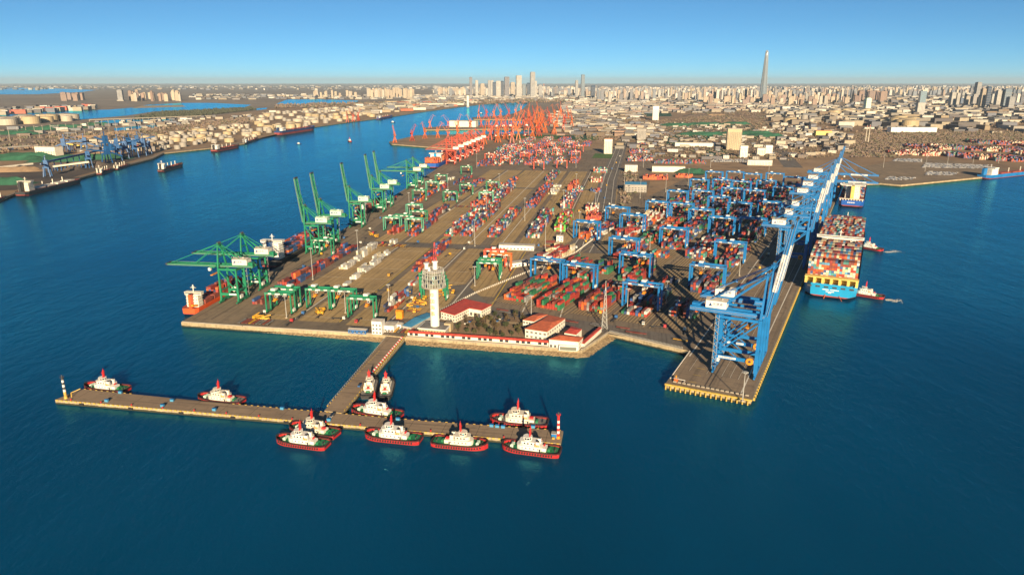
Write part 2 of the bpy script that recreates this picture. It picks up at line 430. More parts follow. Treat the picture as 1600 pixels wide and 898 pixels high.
# ------------------------------------------------------------------ water and land
struct('water', MB().sheet([(-90000, -3000), (90000, -3000), (90000, 90000), (-90000, 90000)], 0), 'sea')
QUAY_L = [(-302.3, 608.6), (-252.1, 1012.4), (-225.5, 1374.4), (-184.1, 1856.7), (-110.7, 2378.1)]
SHORE = ([(-302.3, 608.6), (-252.1, 1012.4), (-225.5, 1374.4), (-184.1, 1856.7), (-114.4, 2366.3), (-210.8, 2354.6), (-425.0, 2529.0), (-450.3, 2625.9), (-393.9, 2947.8), (-213.9, 3002.8), (86.6, 3040.7), (106.7, 3334.1), (-59.7, 3357.2), (-294.3, 3311.3), (-397.6, 3288.8), (-423.2, 3452.8), (-317.8, 3580.1), (-32.5, 3661.1), (52.8, 3717.0), (65.8, 4126.4), (0.0, 4197.4), (-224.9, 4233.8), (-245.0, 4465.9), (-82.0, 4635.2), (0.0, 4963.9), (74.8, 5649.2), (150.4, 7117.7), (175.4, 8314.2), (0.0, 7915.3), (-327.4, 7016.6), (-493.4, 6220.3), (-641.0, 5461.0), (-767.5, 4591.7), (-855.2, 4126.4), (-911.4, 3864.6), (-968.0, 3528.1), (-1001.3, 2965.9), (-974.6, 2730.4), (-954.8, 2556.0), (-998.5, 2378.1), (-1074.7, 2202.3), (-1031.9, 2050.1), (-1015.4, 1871.4), (-1002.4, 1733.3), (-987.5, 1602.6), (-953.2, 1416.6), (-977.9, 1382.6), (-953.4, 1304.2)]
  + [(-1500, 1000), (-2600, 500), (-9000, 300), (-89000, 300), (-89000, 89000), (89000, 89000), (89000, 2600), (9000, 2500), (3000, 2050)]
  + [(1244.1, 1720.6), (1075.8, 1624.9), (828.1, 1499.2), (796.6, 1528.9), (754.4, 1518.9)] + [(800, 1560), FB(1230, 0), FB(0, 0)] + [FB(0, -60), FB(72, -60)]
  + [(84.7, 581.2), (70.9, 559.0), (57.0, 538.3), (53.9, 538.3), (-91.3, 569.1), (-112.1, 574.7), (-241.7, 596.3)])
land = struct('land', MB().prism(SHORE, -3, Z, 1, 0), ['plain', 'seawall'])
PK = [0]
def pave(name, pts, z, mat):
    PK[0] += 1; z += PK[0] * .0012        # every sheet a little above the last
    return struct(name, MB().sheet(pts, Z + z), mat)
# port hinterland soil, terminal paving
pave('hinterland_ground', [(-170, 1850), (-105, 2380)] + [(-211.5, 2361.6), (-422.2, 2539.7), (-389.3, 2912.2), (86.2, 3025.4), (343.6, 3688.8), (1046.6, 5649.2), (2297.2, 5921.2), (2530.2, 4770.7)] + [(6000, 6000), (6000, 2250), (3000, 2075)] + [(1245.4, 1727.0), (1080.1, 1631.8), (831.2, 1505.1)] + [(815, 1590), FB(1229, -3), FB(500, -3), (150, 1500)], .04, 'soil')
pave('left_bank_ground', [(-969.2, 1326.8), (-989.3, 1399.4), (-964.6, 1434.2), (-997.4, 1619.3), (-1024.9, 1889.4), (-1086.4, 2227.0), (-1008.3, 2402.0), (-985.5, 2761.8), (-982.0, 3580.1), (-869.7, 4197.4), (-653.9, 5572.4), (-335.9, 7200.7), (0.0, 8096.6), (-1209.8, 8603.0), (-1984.0, 5921.2), (-1908.5, 4591.7), (-1812.7, 3288.8), (-2016.4, 2826.7)] + [(-4200, 2900), (-2600, 560)], .04, 'soil')
a = QUAY_L
pave('terminal_paving', [(a[0][0] + 1, a[0][1] + 1), (a[1][0] + 1, a[1][1]), (a[2][0] + 1, a[2][1]), (a[3][0] + 1, a[3][1]), (a[4][0] + 1, a[4][1] - 4), FA(1750, 300), FA(1500, 470), FA(600, 425), FB(380, -330), FB(130, -300)] + [(-5.6, 579.6), (-10.7, 553.7), (-91.6, 570.7), (-112.4, 576.3), (-242.3, 598.1)], .08, 'asphalt')
pave('terminal_paving', [FB(128, -302), FB(620, -322), FB(1150, -322), FB(1225, -1), FB(1, -1), FB(1, -59), FB(73, -59)] + [(84.3, 582.8), (70.6, 560.5), (54.0, 539.7), (-16.1, 554.4)], .10, 'asphalt')
pave('apron_left', [(a[0][0] + 2, a[0][1] + 2), (a[1][0] + 2, a[1][1]), (a[2][0] + 2, a[2][1]), (a[3][0] + 2, a[3][1]), (a[3][0] + 42, a[3][1]), (a[2][0] + 42, a[2][1]), (a[1][0] + 44, a[1][1]), (a[0][0] + 48, a[0][1] - 6)], .12, 'apron')
pave('dock_deck', [FB(1.5, -58.5), FB(1.5, -1.5), FB(1180, -1.5), FB(1180, -58.5)], .12, 'dock_deck')
# container yard pads, left terminal (u, w in its own grid)
for k, (u0, u1, w0, w1) in enumerate(((18, 322, 66, 102), (18, 322, 108, 146), (14, 322, 156, 190), (40, 330, 198, 232), (120, 335, 240, 272),
        (352, 700, 60, 96), (352, 1180, 104, 140), (352, 1180, 148, 208), (352, 1180, 222, 250), (352, 1180, 258, 300), (352, 1200, 312, 340), (352, 900, 352, 380), (720, 1180, 60, 96))):
    pave('yard_pad', [FA(u0, w0), FA(u1, w0), FA(u1, w1), FA(u0, w1)], .15, 'yard_tan')
COLW = (-87, -128, -169, -208, -248, -288)
for k, w in enumerate(COLW):
    u1 = 1150 if k < 5 else 620
    pave('yard_pad', [FB(118 if k < 5 else 260, w - 15.5), FB(u1, w - 15.5), FB(u1, w + 15.5), FB(118 if k < 5 else 260, w + 15.5)], .15, 'yard_slots')
ROAD = [(86.2, 879.7), (144.8, 1123.8), (213.6, 1570.2), (317.4, 2142.7), (431.2, 2761.8), (685.2, 3864.6)]
def strip(pts, w):
    L_, R_ = [], []
    for i, p in enumerate(pts):
        q0, q1 = pts[max(0, i - 1)], pts[min(len(pts) - 1, i + 1)]
        d = Vector((q1[0] - q0[0], q1[1] - q0[1])).normalized()
        L_.append((p[0] - d.y * w / 2, p[1] + d.x * w / 2)); R_.append((p[0] + d.y * w / 2, p[1] - d.x * w / 2))
    return L_ + R_[::-1]
pave('main_road', strip(ROAD, 40), .19, 'road')
pave('cross_road', strip([FA(338, 48), FA(338, 385)], 20), .19, 'road')
pave('dock_road', strip([FB(92, -62), FB(90, -262), FB(150, -330)], 24), .19, 'road')
pave('far_cross_road', strip([FA(880, 50), FA(880, 330), FA(950, 420)], 16), .19, 'road')
pave('motorway', strip([(720.0, 1813.7), (1110.6, 3201.8), (1340.0, 4591.7), (1425.3, 6220.3)], 46), .12, 'road')
# painted lines
for i, (u0, u1, w) in enumerate(((4, 1170, -8), (4, 560, -30.5), (4, 560, -33.5), (60, 1170, -57))):
    pave('quay_line', [FB(u0, w - .5), FB(u1, w - .5), FB(u1, w + .5), FB(u0, w + .5)], .16, 'line_white' if i in (0, 3) else 'coal')
for w in (103.5, 147.5, 193, 236, 275, 308, 345):
    for u0, u1 in ((20, 322), (352, 1180)):
        pave('lane_line', [FA(u0, w - .6), FA(u1, w - .6), FA(u1, w + .6), FA(u0, w + .6)], .22, 'line_yellow' if w in (147.5, 275) else 'line_white')
for u in (30, 75, 120, 165, 210, 255, 300, 400, 450, 500, 550, 600, 650, 700, 760, 820):
    for w0, w1 in ((60, 100), (108, 145), (156, 190), (200, 232)):
        pave('slot_line', [FA(u, w0), FA(u + .5, w0), FA(u + .5, w1), FA(u, w1)], .22, 'line_white')
for u in range(10, 700, 14):
    pave('bay_mark', [FB(u, -46), FB(u + .5, -46), FB(u + .5, -40), FB(u, -40)], .2, 'line_yellow')
for w in (-14, -20, -26, -37, -50):
    pave('lane_line', [FB(30, w - .12), FB(1100, w - .12), FB(1100, w + .12), FB(30, w + .12)], .2, 'line_white')
for w in COLW[:5]:
    for s in (-1, 1):
        pave('gantry_rail', [FB(110, w + s * 17.6 - .7), FB(1150, w + s * 17.6 - .7), FB(1150, w + s * 17.6 + .7), FB(110, w + s * 17.6 + .7)], .22, 'sand')
for dx in (-13, 0, 13):
    pave('road_line', strip([(x + dx, y) for x, y in ROAD], .9), .23, 'line_white')
for dx in (8, 25):
    q = [(x + dx, y + (6 if i == 0 else 0)) for i, (x, y) in enumerate(QUAY_L[:4])]
    pave('crane_rail', strip(q, .9), .16, 'coal')

# ------------------------------------------------------------------ ship-to-shore gantry cranes
def sts_template(col, house_wall, house_roof, g=30, wy=17, zp=13, zg=44, za=77, back=22, bl=66, deg=0, bw=1.7, bh=2.6, text=False, leg=1.9, mono=False):
    """parts of a quay crane; local +X to the water, +Y along the quay, feet at z 0"""
    P = []
    def part(name, mb, mats, subs=()): P.append((name, mb.mesh(name, mats), list(subs)))
    sx, lx, hy = g / 2, -g / 2, wy / 2
    for x in (sx, lx):
        m = MB().beam((x, -hy - 1.5, 3.2), (x, hy + 1.5, 3.2), 1.7, 2.0); part('sill_beam', m, col)
        for y in (-hy, hy):
            b = MB()
            for k in (-1, 1):
                b.box((x, y + k * 2.6, 1.45), (1.3, 4.2, 1.2)); 
                for j in (-1.2, 1.2): b.cyl((x - .5, y + k * 2.6 + j, .5), (x + .5, y + k * 2.6 + j, .5), .5, n=8, mi=1)
            b.box((x, y, 2.3), (1.0, 4.5, .8)); part('bogie', b, [col, 'dark_steel'])
    for x in (sx, lx):
        for y in (-hy, hy):
            part('leg', MB().beam((x, y, 4.2), (x, y, zg + 1.2), leg, leg * 1.25, 0, leg * .85, leg), col)
    for y in (-hy, hy):
        b = MB().beam((lx + .9, y, zp), (sx - .9, y, zp), 1.5, 2.6)
        sgn = 1 if y > 0 else -1
        b.box((lx + g * .30, y + sgn * .80, zp + .1), (g * .42, .08, 1.5), mi=1)
        if text:
            M = frame((lx + g * .30, y + sgn * .85, zp + .1), (-sgn, 0, 0), (0, 0, 1)) 
            bake_text(b, '天津港集装箱码头', 1.25, M, 2)
        part('portal_beam', b, [col, 'white_paint', 'letter_blue'])
        part('brace', MB().beam((lx, y, zp + 1.5), (sx - .5, y, zg - 1.5), 1.0, 1.0), col)
        part('upper_beam', MB().beam((lx + .8, y, zg), (sx - .8, y, zg), 1.3, 1.9), col)
        part('brace', MB().beam((lx + g * .52, y, zp + 1.2), (lx + .6, y, zp + 12), .6, .6), col)
    for x in (sx, lx):
        part('cross_beam', MB().beam((x, -hy + .9, zg - .3), (x, hy - .9, zg - .3), 1.4, 2.2), col)
        part('cross_beam', MB().beam((x, -hy + .9, zp + 3.4), (x, hy - .9, zp + 3.4), .9, 1.2), col)
    gy, gz = (3.4, zg + 2.6)
    for y in (-gy, gy):
        part('girder', MB().beam((lx - back, y, gz), (sx + 3, y, gz), bw, bh), col)
    t = MB()
    for k in range(9):
        x = lx - back + .8 + (g + back + 2) * k / 8.2; t.beam((x, -gy + .8, gz), (x, gy - .8, gz), .7, 1.0)
    for y in (-gy - 1.6, gy + 1.6): t.beam((lx - back, y, gz - .4), (sx + 2, y, gz - .4), 1.1, .12, 1); t.beam((lx - back, y * 1.08, gz + .7), (sx + 2, y * 1.08, gz + .7), .12, .12, 1)
    part('walkway', t, [col, 'lattice_grey'])
    # machinery house on the rear girders
    hx = lx - 3.0; hl, hw, hh = 15.0, 9.5, 5.6
    h = MB().box((hx, 0, gz + bh / 2 + .3 + hh / 2), (hl, hw, hh))
    for y in (-1, 1):
        h.box((hx, y * (hw / 2 + .03), gz + bh / 2 + .3 + hh * .55), (hl * .62, .06, 2.6), mi=0)
        M = frame((hx + 1.2, y * (hw / 2 + .10), gz + bh / 2 + .3 + hh * .55), (-y, 0, 0), (0, 0, 1))
        bake_text(h, '天津港', 2.5, M, 1)
        lx0 = hx + y * 4.6 + .6
        h.add([(lx0 - 1.3, y * (hw / 2 + .1), gz + 3.4), (lx0 + 1.3, y * (hw / 2 + .1), gz + 3.4), (lx0, y * (hw / 2 + .1), gz + 6.2)], [(0, 1, 2)] if y < 0 else [(0, 2, 1)], 1)
    r = MB(); zt = gz + bh / 2 + .3 + hh
    r.add([(hx - hl / 2 - .3, -hw / 2 - .3, zt), (hx + hl / 2 + .3, -hw / 2 - .3, zt), (hx + hl / 2 + .3, hw / 2 + .3, zt), (hx - hl / 2 - .3, hw / 2 + .3, zt), (hx - hl / 2 - .3, 0, zt + 1.4), (hx + hl / 2 + .3, 0, zt + 1.4)],
          [(0, 1, 5, 4), (2, 3, 4, 5), (1, 2, 5), (3, 0, 4), (0, 3, 2, 1)])
    r.box((hx - 3, 1.5, zt + 1.3), (1.6, 1.2, 1.4)); r.box((hx + 4, -2, zt + 1.1), (1.2, 1.2, 1.2))
    P.append(('machinery_house', h.mesh('machinery_house', [house_wall, 'letter_blue']), [('roof', r.mesh('roof', house_roof))]))
    b = MB().box((lx - back + 4, 0, gz + 2.4), (6, 5, 2.6)); b.box((lx - back + 1, 0, gz - 1.2), (1.5, 9.5, .4)); part('counterweight_platform', b, col)
    # A-frame with back stays
    for y in (-1, 1):
        part('mast', MB().beam((sx, y * hy, zg + 1.4), (sx + 1.0, y * 2.6, za), 1.5, 1.7, 0, 1.0, 1.1), col)
        part('back_stay', MB().beam((sx + .6, y * 2.5, za - .8), (lx - 1, y * gy, gz + 1.4), .95, .95), col)
        part('back_stay', MB().beam((sx + .4, y * 2.5, za - .2), (lx - back + 3, y * gy, gz + 1.4), .5, .5), col)
    c = MB().box((sx + 1, 0, za + .2), (4.2, 7.4, .4)); c.box((sx + 1, 0, za + 1.3), (1.6, 5.2, 1.8))
    for y in (-2.2, -.8, .8, 2.2): c.cyl((sx + 1, y - .2, za + 1.8), (sx + 1, y + .2, za + 1.8), 1.2, n=10, mi=1)
    for q in range(5): c.beam((sx - 1 + q, -3.6, za + .4), (sx - 1 + q, -3.6, za + 1.6), .1, .1, 1); c.beam((sx - 1 + q, 3.6, za + .4), (sx - 1 + q, 3.6, za + 1.6), .1, .1, 1)
    part('mast_head', c, [col, 'dark_steel'])
    part('mast_tie', MB().beam((sx + .5, -5.2 * hy / 8.5, (zg + za) / 2), (sx + .5, 5.2 * hy / 8.5, (zg + za) / 2), .8, .9), col)
    # boom
    a = R(deg); hgx = sx + 3.3
    def bp(d, y, o=0): return (hgx + math.cos(a) * d - math.sin(a) * o, y, gz + math.sin(a) * d + math.cos(a) * o)
    bm = MB()
    for y in (-gy, gy): bm.beam(bp(.6, y), bp(bl, y), bw, bh * 1.05, 0, bw * .9, bh * .8)
    n = 10
    for k in range(n + 1):
        d = 1.5 + (bl - 2.5) * k / n; bm.beam(bp(d, -gy + .8), bp(d, gy - .8), .6, .9)
    for k in range(n):
        d0 = 1.5 + (bl - 2.5) * k / n; d1 = 1.5 + (bl - 2.5) * (k + 1) / n
        bm.beam(bp(d0, -gy + .8, .5), bp(d1, gy - .8, .5), .3, .3)
    for y in (-gy - 1.5, gy + 1.5): bm.beam(bp(1, y, -.4), bp(bl, y, -.4), 1.0, .12, 1); bm.beam(bp(1, y * 1.06, .8), bp(bl, y * 1.06, .8), .1, .1, 1)
    subs = []
    e = MB().beam(bp(bl, 0, .3), bp(bl + 1.6, 0, .3), 9.5, 1.6); subs.append(('boom_tip', e.mesh('boom_tip', 'dark_steel')))
    if text:
        for y in (-1, 1):
            # sign board along each boom girder
            s = MB(); d0, d1 = bl * .30, bl * .72
            yy = y * (gy + bw / 2 + .06)
            s.beam(bp(d0, yy), bp(d1, yy), .1, bh * .78)
            s.beam(bp(d0, -gy if y < 0 else gy, -bh * .55), bp(d1, -gy if y < 0 else gy, -bh * .55), bw * .95, .1)
            dirx = Vector((math.cos(a), 0, math.sin(a))); nrm = Vector((-math.sin(a), 0, math.cos(a)))
            M = frame(bp((d0 + d1) / 2, y * (gy + bw / 2 + .14)), -dirx * y, nrm)
            bake_text(s, 'PORT OF TIANJIN', 2.2, M, 1)
            M = frame(bp((d0 + d1) / 2, y * gy, -bh * .55 - .08), dirx, Vector((0, -1, 0)))
            bake_text(s, 'PORT OF TIANJIN', 1.7, M, 1)
            subs.append(('sign_board', s.mesh('sign_board', ['white_paint', 'letter_blue'])))
    P.append(('boom', bm.mesh('boom', [col, 'lattice_grey']), subs))
    if deg < 30:
        for y in (-1, 1):
            part('fore_stay', MB().beam((sx + 1.4, y * 2.4, za), bp(bl * .46, y * gy, 1.2), .5, .5), col)
            part('fore_stay', MB().beam((sx + 1.4, y * 2.4, za + .5), bp(bl * .94, y * gy, 1.2), .5, .5), col)
    else:
        for y in (-1, 1):
            kx, kz = sx + 7, za + 4
            part('fore_stay', MB().beam((sx + 1.4, y * 2.4, za), bp(bl * .62, y * gy, 1.2), .45, .45), col)
    # trolley with driver's cab, spreader
    tx = sx - 9 if deg > 30 else sx + 9
    tr = MB().box((tx, 0, gz - 2.0), (5, 6.0, 1.2)); tr.beam((tx - 1, -2, gz - 2.5), (tx - 1, -2, gz - 9), .12, .12, 1); tr.beam((tx + 1, 2, gz - 2.5), (tx + 1, 2, gz - 9), .12, .12, 1)
    cb = MB().box((tx + 3.6, 1.4, gz - 4.4), (2.4, 2.4, 2.8)); cb.box((tx + 4.85, 1.4, gz - 4.6), (.08, 2.0, 1.8), mi=1)
    sp = MB().box((tx, 0, gz - 9.4), (2.4, 12.0, .7))
    P.append(('trolley', tr.mesh('trolley', [col, 'dark_steel']), [('driver_cab', cb.mesh('driver_cab', ['white_paint', 'window_glass'])), ('spreader', sp.mesh('spreader', 'orange_part'))]))
    rl = MB().cyl((sx - 4.6, -hy - 2.1, zp + .2), (sx - 4.6, -hy - .85, zp + .2), 2.7, n=20); rl.cyl((sx - 4.6, -hy - 2.3, zp + .2), (sx - 4.6, -hy - 2.1, zp + .2), 1.0, n=12, mi=1)
    part('cable_reel', rl, ['orange_part' if text else 'white_paint', 'dark_steel'])
    # stair tower beside the land leg
    s = MB(); y0 = -hy - 1.9; zz = 4.0; k = 0
    for (ax, ay) in ((lx - 1.3, y0 - .9), (lx + 1.3, y0 - .9)): s.beam((ax, ay, 3), (ax, ay, zg + 2), .22, .22)
    while zz < zg:
        s.beam((lx - 1.2 if k % 2 else lx + 1.2, y0, zz), (lx + 1.2 if k % 2 else lx - 1.2, y0, min(zz + 2.7, zg)), .7, .16); s.box((lx + (1.5 if k % 2 else -1.5), y0, min(zz + 2.7, zg)), (.8, 1.6, .12)); zz += 2.7; k += 1
    part('stair_tower', s, 'lattice_grey')
    eh = MB().box((lx - 0, hy - 4.2, 6.2), (3.0, 5.5, 3.2)); part('electrical_house', eh, 'white_paint')
    return P

B_UP = sts_template('crane_blue', 'white_paint', 'roof_grey', 30, 17, 13, 44, 77, 22, 67, 81, 2.4, 3.4, True, 2.3)
B_DN = sts_template('crane_blue', 'white_paint', 'roof_grey', 30, 17, 13, 44, 77, 22, 66, 0, 2.2, 3.2, True, 2.2)
G_UP = sts_template('crane_green', 'mint_house', 'mint_house', 18, 16, 9, 36, 59, 16, 56, 83, 1.4, 2.2, False, 1.5)
G_DN = sts_template('crane_green', 'cream_wall', 'roof_grey', 18, 16, 9, 34, 57, 16, 52, 0, 1.4, 2.2, False, 1.5)
R_DN = sts_template('crane_red', 'white_paint', 'white_paint', 22, 16, 10, 36, 66, 18, 54, 0, 1.0, 1.6, False, 1.4)
QA = -27.0
blue_sts = []
for u, tpl, lab in ((46, B_UP, 'nearest blue quay crane at the dock end, boom raised, sign board on boom'),
                    (80, B_UP, 'second blue quay crane, close behind the nearest one, boom raised'),
                    (405, B_UP, 'third blue quay crane from the dock end, boom raised beside the stern containers'),
                    (480, B_UP, 'fourth blue quay crane from the dock end, boom raised'),
                    (555, B_UP, 'fifth blue quay crane from the dock end, boom raised'),
                    (685, B_UP, 'sixth blue quay crane from the dock end, boom raised'),
                    (770, B_UP, 'farthest blue quay crane with its boom raised above the others'),
                    (865, B_DN, 'blue quay crane with lowered boom just beyond the royal blue stern ship'),
                    (975, B_DN, 'farthest blue quay crane, boom lowered across the basin')):
    x, y = FB(u, -18.5)
    inst(tpl, 'quay_crane', lab, 'crane', (x, y, Z + .2), R(QA), 'blue quay cranes along the right dock')
def on_quay(y, d):
    for (x0, y0), (x1, y1) in zip(QUAY_L, QUAY_L[1:]):
        if y0 <= y <= y1:
            t = (y - y0) / (y1 - y0); an = math.atan2(y1 - y0, x1 - x0)
            return (x0 + (x1 - x0) * t + math.sin(an) * d, y - math.cos(an) * d, an)
for y, tpl, lab in ((676, G_DN, 'nearest green quay crane, boom lowered over the orange ship'),
                    (722, G_DN, 'second green quay crane from the front, boom lowered'),
                    (884, G_UP, 'leftmost green quay crane with raised boom and mint machinery house'),
                    (934, G_UP, 'green quay crane with raised boom, second of the raised ones'),
                    (1050, G_UP, 'green quay crane with raised boom, third of the raised ones, standing apart'),
                    (1178, G_UP, 'green quay crane with raised boom, fourth of the raised ones'),
                    (1232, G_UP, 'green quay crane with raised boom, farthest of the raised ones'),
                    (1440, G_DN, 'green quay crane with lowered boom beyond the raised ones'),
                    (1500, G_DN, 'farthest green quay crane, boom lowered, before the red cranes')):
    x, yy, an = on_quay(y, 16)
    inst(tpl, 'quay_crane', lab, 'crane', (x, yy, Z + .2), an + R(90), 'green quay cranes along the left quay')
rs = []
for k in range(8):
    x, yy, an = on_quay(1890 + k * 57 + (k * 7 % 3) * 9, 18)
    rs.append(inst(R_DN, 'quay_crane', 'x', 'crane', (x, yy, Z + .2), an + R(90), 'red quay cranes at the far left berth'))
for k, o in enumerate(rs): o['label'] = '%s red quay crane of the far left berth, counted from the front' % nth(k)
rs = []
for k, (x, y) in enumerate([(-61.2, 2860.3), (-35.9, 2877.4), (-7.7, 2894.7), (57.1, 2912.2)]):
    rs.append(inst(R_DN, 'quay_crane', 'x', 'crane', (x, y, Z + .2), R(95), 'red quay cranes at the inner basin'))
label_in_order(rs, 'red quay crane at the inner basin, %s from the left, boom across the water')

# ------------------------------------------------------------------ yard gantry cranes
def rtg_template(col, span, h, dy, lw, spcol='orange_part', hang=.55, plates=True, rail=False):
    P = []
    def part(name, mb, mats, subs=()): P.append((name, mb.mesh(name, mats), list(subs)))
    hs = span / 2
    for x in (-hs, hs):
        part('sill_beam', MB().beam((x, -dy / 2 - 1, 2.0), (x, dy / 2 + 1, 2.0), 1.1, 1.2), col)
        w = MB()
        for y in (-dy / 2, dy / 2):
            for k in (-1.1, 1.1): w.cyl((x - .45, y + k, .75), (x + .45, y + k, .75), .75, n=10)
            w.box((x, y, 1.45), (.8, 3.2, .5))
        part('wheels', w, 'rubber' if not rail else 'dark_steel')
        for y in (-dy / 2, dy / 2):
            part('leg', MB().beam((x, y, 2.6), (x, y, h - 1.2), lw, lw, 0), col)
        part('end_tie', MB().beam((x, -dy / 2, h - .4), (x, dy / 2, h - .4), lw * .8, 1.2), col)
    for y in (-dy / 2, dy / 2):
        b = MB().beam((-hs - lw * .55, y, h), (hs + lw * .55, y, h), 1.2, 2.0)
        s = 1 if y > 0 else -1
        if plates:
            for f, l in ((-.62, 3.2), (0, 5.0), (.62, 3.2)): b.box((f * hs, y + s * .64, h), (l, .08, 1.1), mi=1)
        part('girder', b, [col, 'white_paint'])
        b = MB().beam((-hs, y + s * 1.3, h - .7), (hs, y + s * 1.3, h - .7), .9, .1); b.beam((-hs, y + s * 1.7, h + .5), (hs, y + s * 1.7, h + .5), .1, .1)
        part('walkway', b, 'lattice_grey')
    tx = (hang - .5) * span
    t = MB().box((tx, 0, h + 1.9), (5.4, dy * .9, 1.3)); t.box((tx, -1.4, h + 3.3), (4.2, 3.6, 1.8), mi=1); t.box((tx + .6, 2.2, h + 3.0), (2.4, 2.2, 1.4), mi=1)
    sp = MB().box((tx, 0, h * .62), (2.5, 6.4, .9)); sp.box((tx, 0, h * .62 + 1.0), (2.2, 2.6, 1.2))
    for a_ in (-1, 1):
        for b_ in (-1, 1): sp.beam((tx + a_ * .9, b_ * 1.4, h * .62 + .5), (tx + a_ * 1.3, b_ * 2, h + 1.2), .12, .12)
    cb = MB().box((tx + 2.6, -2.0, h - 2.6), (2.2, 2.4, 2.6)); cb.box((tx + 2.6, -3.23, h - 2.8), (1.8, .08, 1.7), mi=1)
    P.append(('trolley', t.mesh('trolley', [col, 'white_paint']), [('spreader', sp.mesh('spreader', spcol)), ('driver_cab', cb.mesh('driver_cab', ['white_paint', 'window_glass']))]))
    part('power_house', MB().box((hs + .1, 0, 3.9), (1.7, 4.4, 2.5)), 'white_paint')
    part('ladder', MB().beam((-hs - lw * .6, dy / 2 + .2, 3), (-hs - lw * .6, dy / 2 + .2, h), .5, .2), 'lattice_grey')
    return P
RB = [rtg_template('crane_blue', 35, 25, 11, 1.7, hang=h, rail=True) for h in (.3, .55, .72)]
RG = [rtg_template('crane_green', 25, 20, 8, 1.2, hang=h) for h in (.3, .7)]
RP = rtg_template('pale_green', 25, 20, 8, 1.2, hang=.4)
RR = rtg_template('crane_red', 25, 20, 8, 1.3, hang=.45)
RO = rtg_template('crane_orange', 25, 20, 8, 1.2, hang=.6)
COLN = ('column nearest the right dock', 'second column from the right dock', 'third column from the right dock', 'fourth column from the right dock', 'fifth column from the right dock', 'sixth column from the right dock')
BG = {0: (262, 388, 560, 720, 905, 1060), 1: (163, 548, 690, 840, 985, 1110), 2: (275, 440, 600, 733, 850, 950, 1080), 3: (203, 350, 640, 790, 960, 1100), 4: (208, 510, 640, 770, 940, 1080), 5: (430, 560)}
for c, us in BG.items():
    for k, u in enumerate(us):
        x, y = FB(u, COLW[c])
        inst(RB[(k + c) % 3], 'yard_gantry', '%s blue yard gantry from the front in the %s' % (nth(k), COLN[c]), 'gantry crane', (x, y, Z + .24), R(QA), 'blue yard gantries over the right terminal')
AA = -9.5
def yard_gantries(tpls, spots, group, fmt):
    os_ = []
    for k, s in enumerate(spots):
        os_.append(inst(tpls[k % len(tpls)], 'yard_gantry', 'x', 'gantry crane', (s[0], s[1], Z + .24), R(AA), group))
    label_in_order(os_, fmt)
yard_gantries(RG + [RG[0]], [(-218.7, 634.6), (-218.0, 650.4), (-184.6, 648.4), (-162.0, 644.4), (-138.5, 619.5)], 'green yard gantries near the front quay wall', 'green yard gantry near the front wall, %s from the left')
yard_gantries(RG, [(-80.1, 690.9), (-82.9, 704.6), (-77.4, 677.6), (-25.5, 751.7), (-24.5, 765.1)], 'green yard gantries behind the white tower', 'green yard gantry standing behind the white tower, %s from the left')
yard_gantries([RG[1], RP], [(-237.9, 865.8), (-175.0, 1017.0), (-162.8, 1035.8), (-141.8, 1007.8), (-143.2, 1070.4), (-158.0, 1129.4)], 'green yard gantries in the middle of the left yard', 'green yard gantry in the middle left yard, %s from the left')
yard_gantries([RG[0], RG[1], RP], [(-111.4, 1268.0), (-169.8, 1289.5), (-158.1, 1399.4), (-149.8, 1499.2), (-88.0, 1358.2), (-46.2, 1261.0), (-38.2, 1399.4), (-106.6, 1659.6)], 'green yard gantries at the back of the left yard', 'green yard gantry at the back of the left yard, %s from the left')
yard_gantries([RR, RO], [(-19.7, 808.0), (-13.4, 790.3)], 'orange red yard gantries by the workshop', 'orange red yard gantry by the workshops, %s from the left')
yard_gantries([RR], [(66.7, 1759.4), (125.8, 1786.1), (35.9, 1998.1), (83.6, 2068.0), (133.5, 2123.5), (182.7, 2032.5), (-16.9, 1871.4), (-61.9, 1964.9), (60.9, 2265.1), (128.3, 2309.0), (189.8, 2354.6), (0.0, 2182.0), (209.3, 2222.8)], 'red yard gantries in the far left yard', 'red yard gantry in the far container yard, %s from the left')

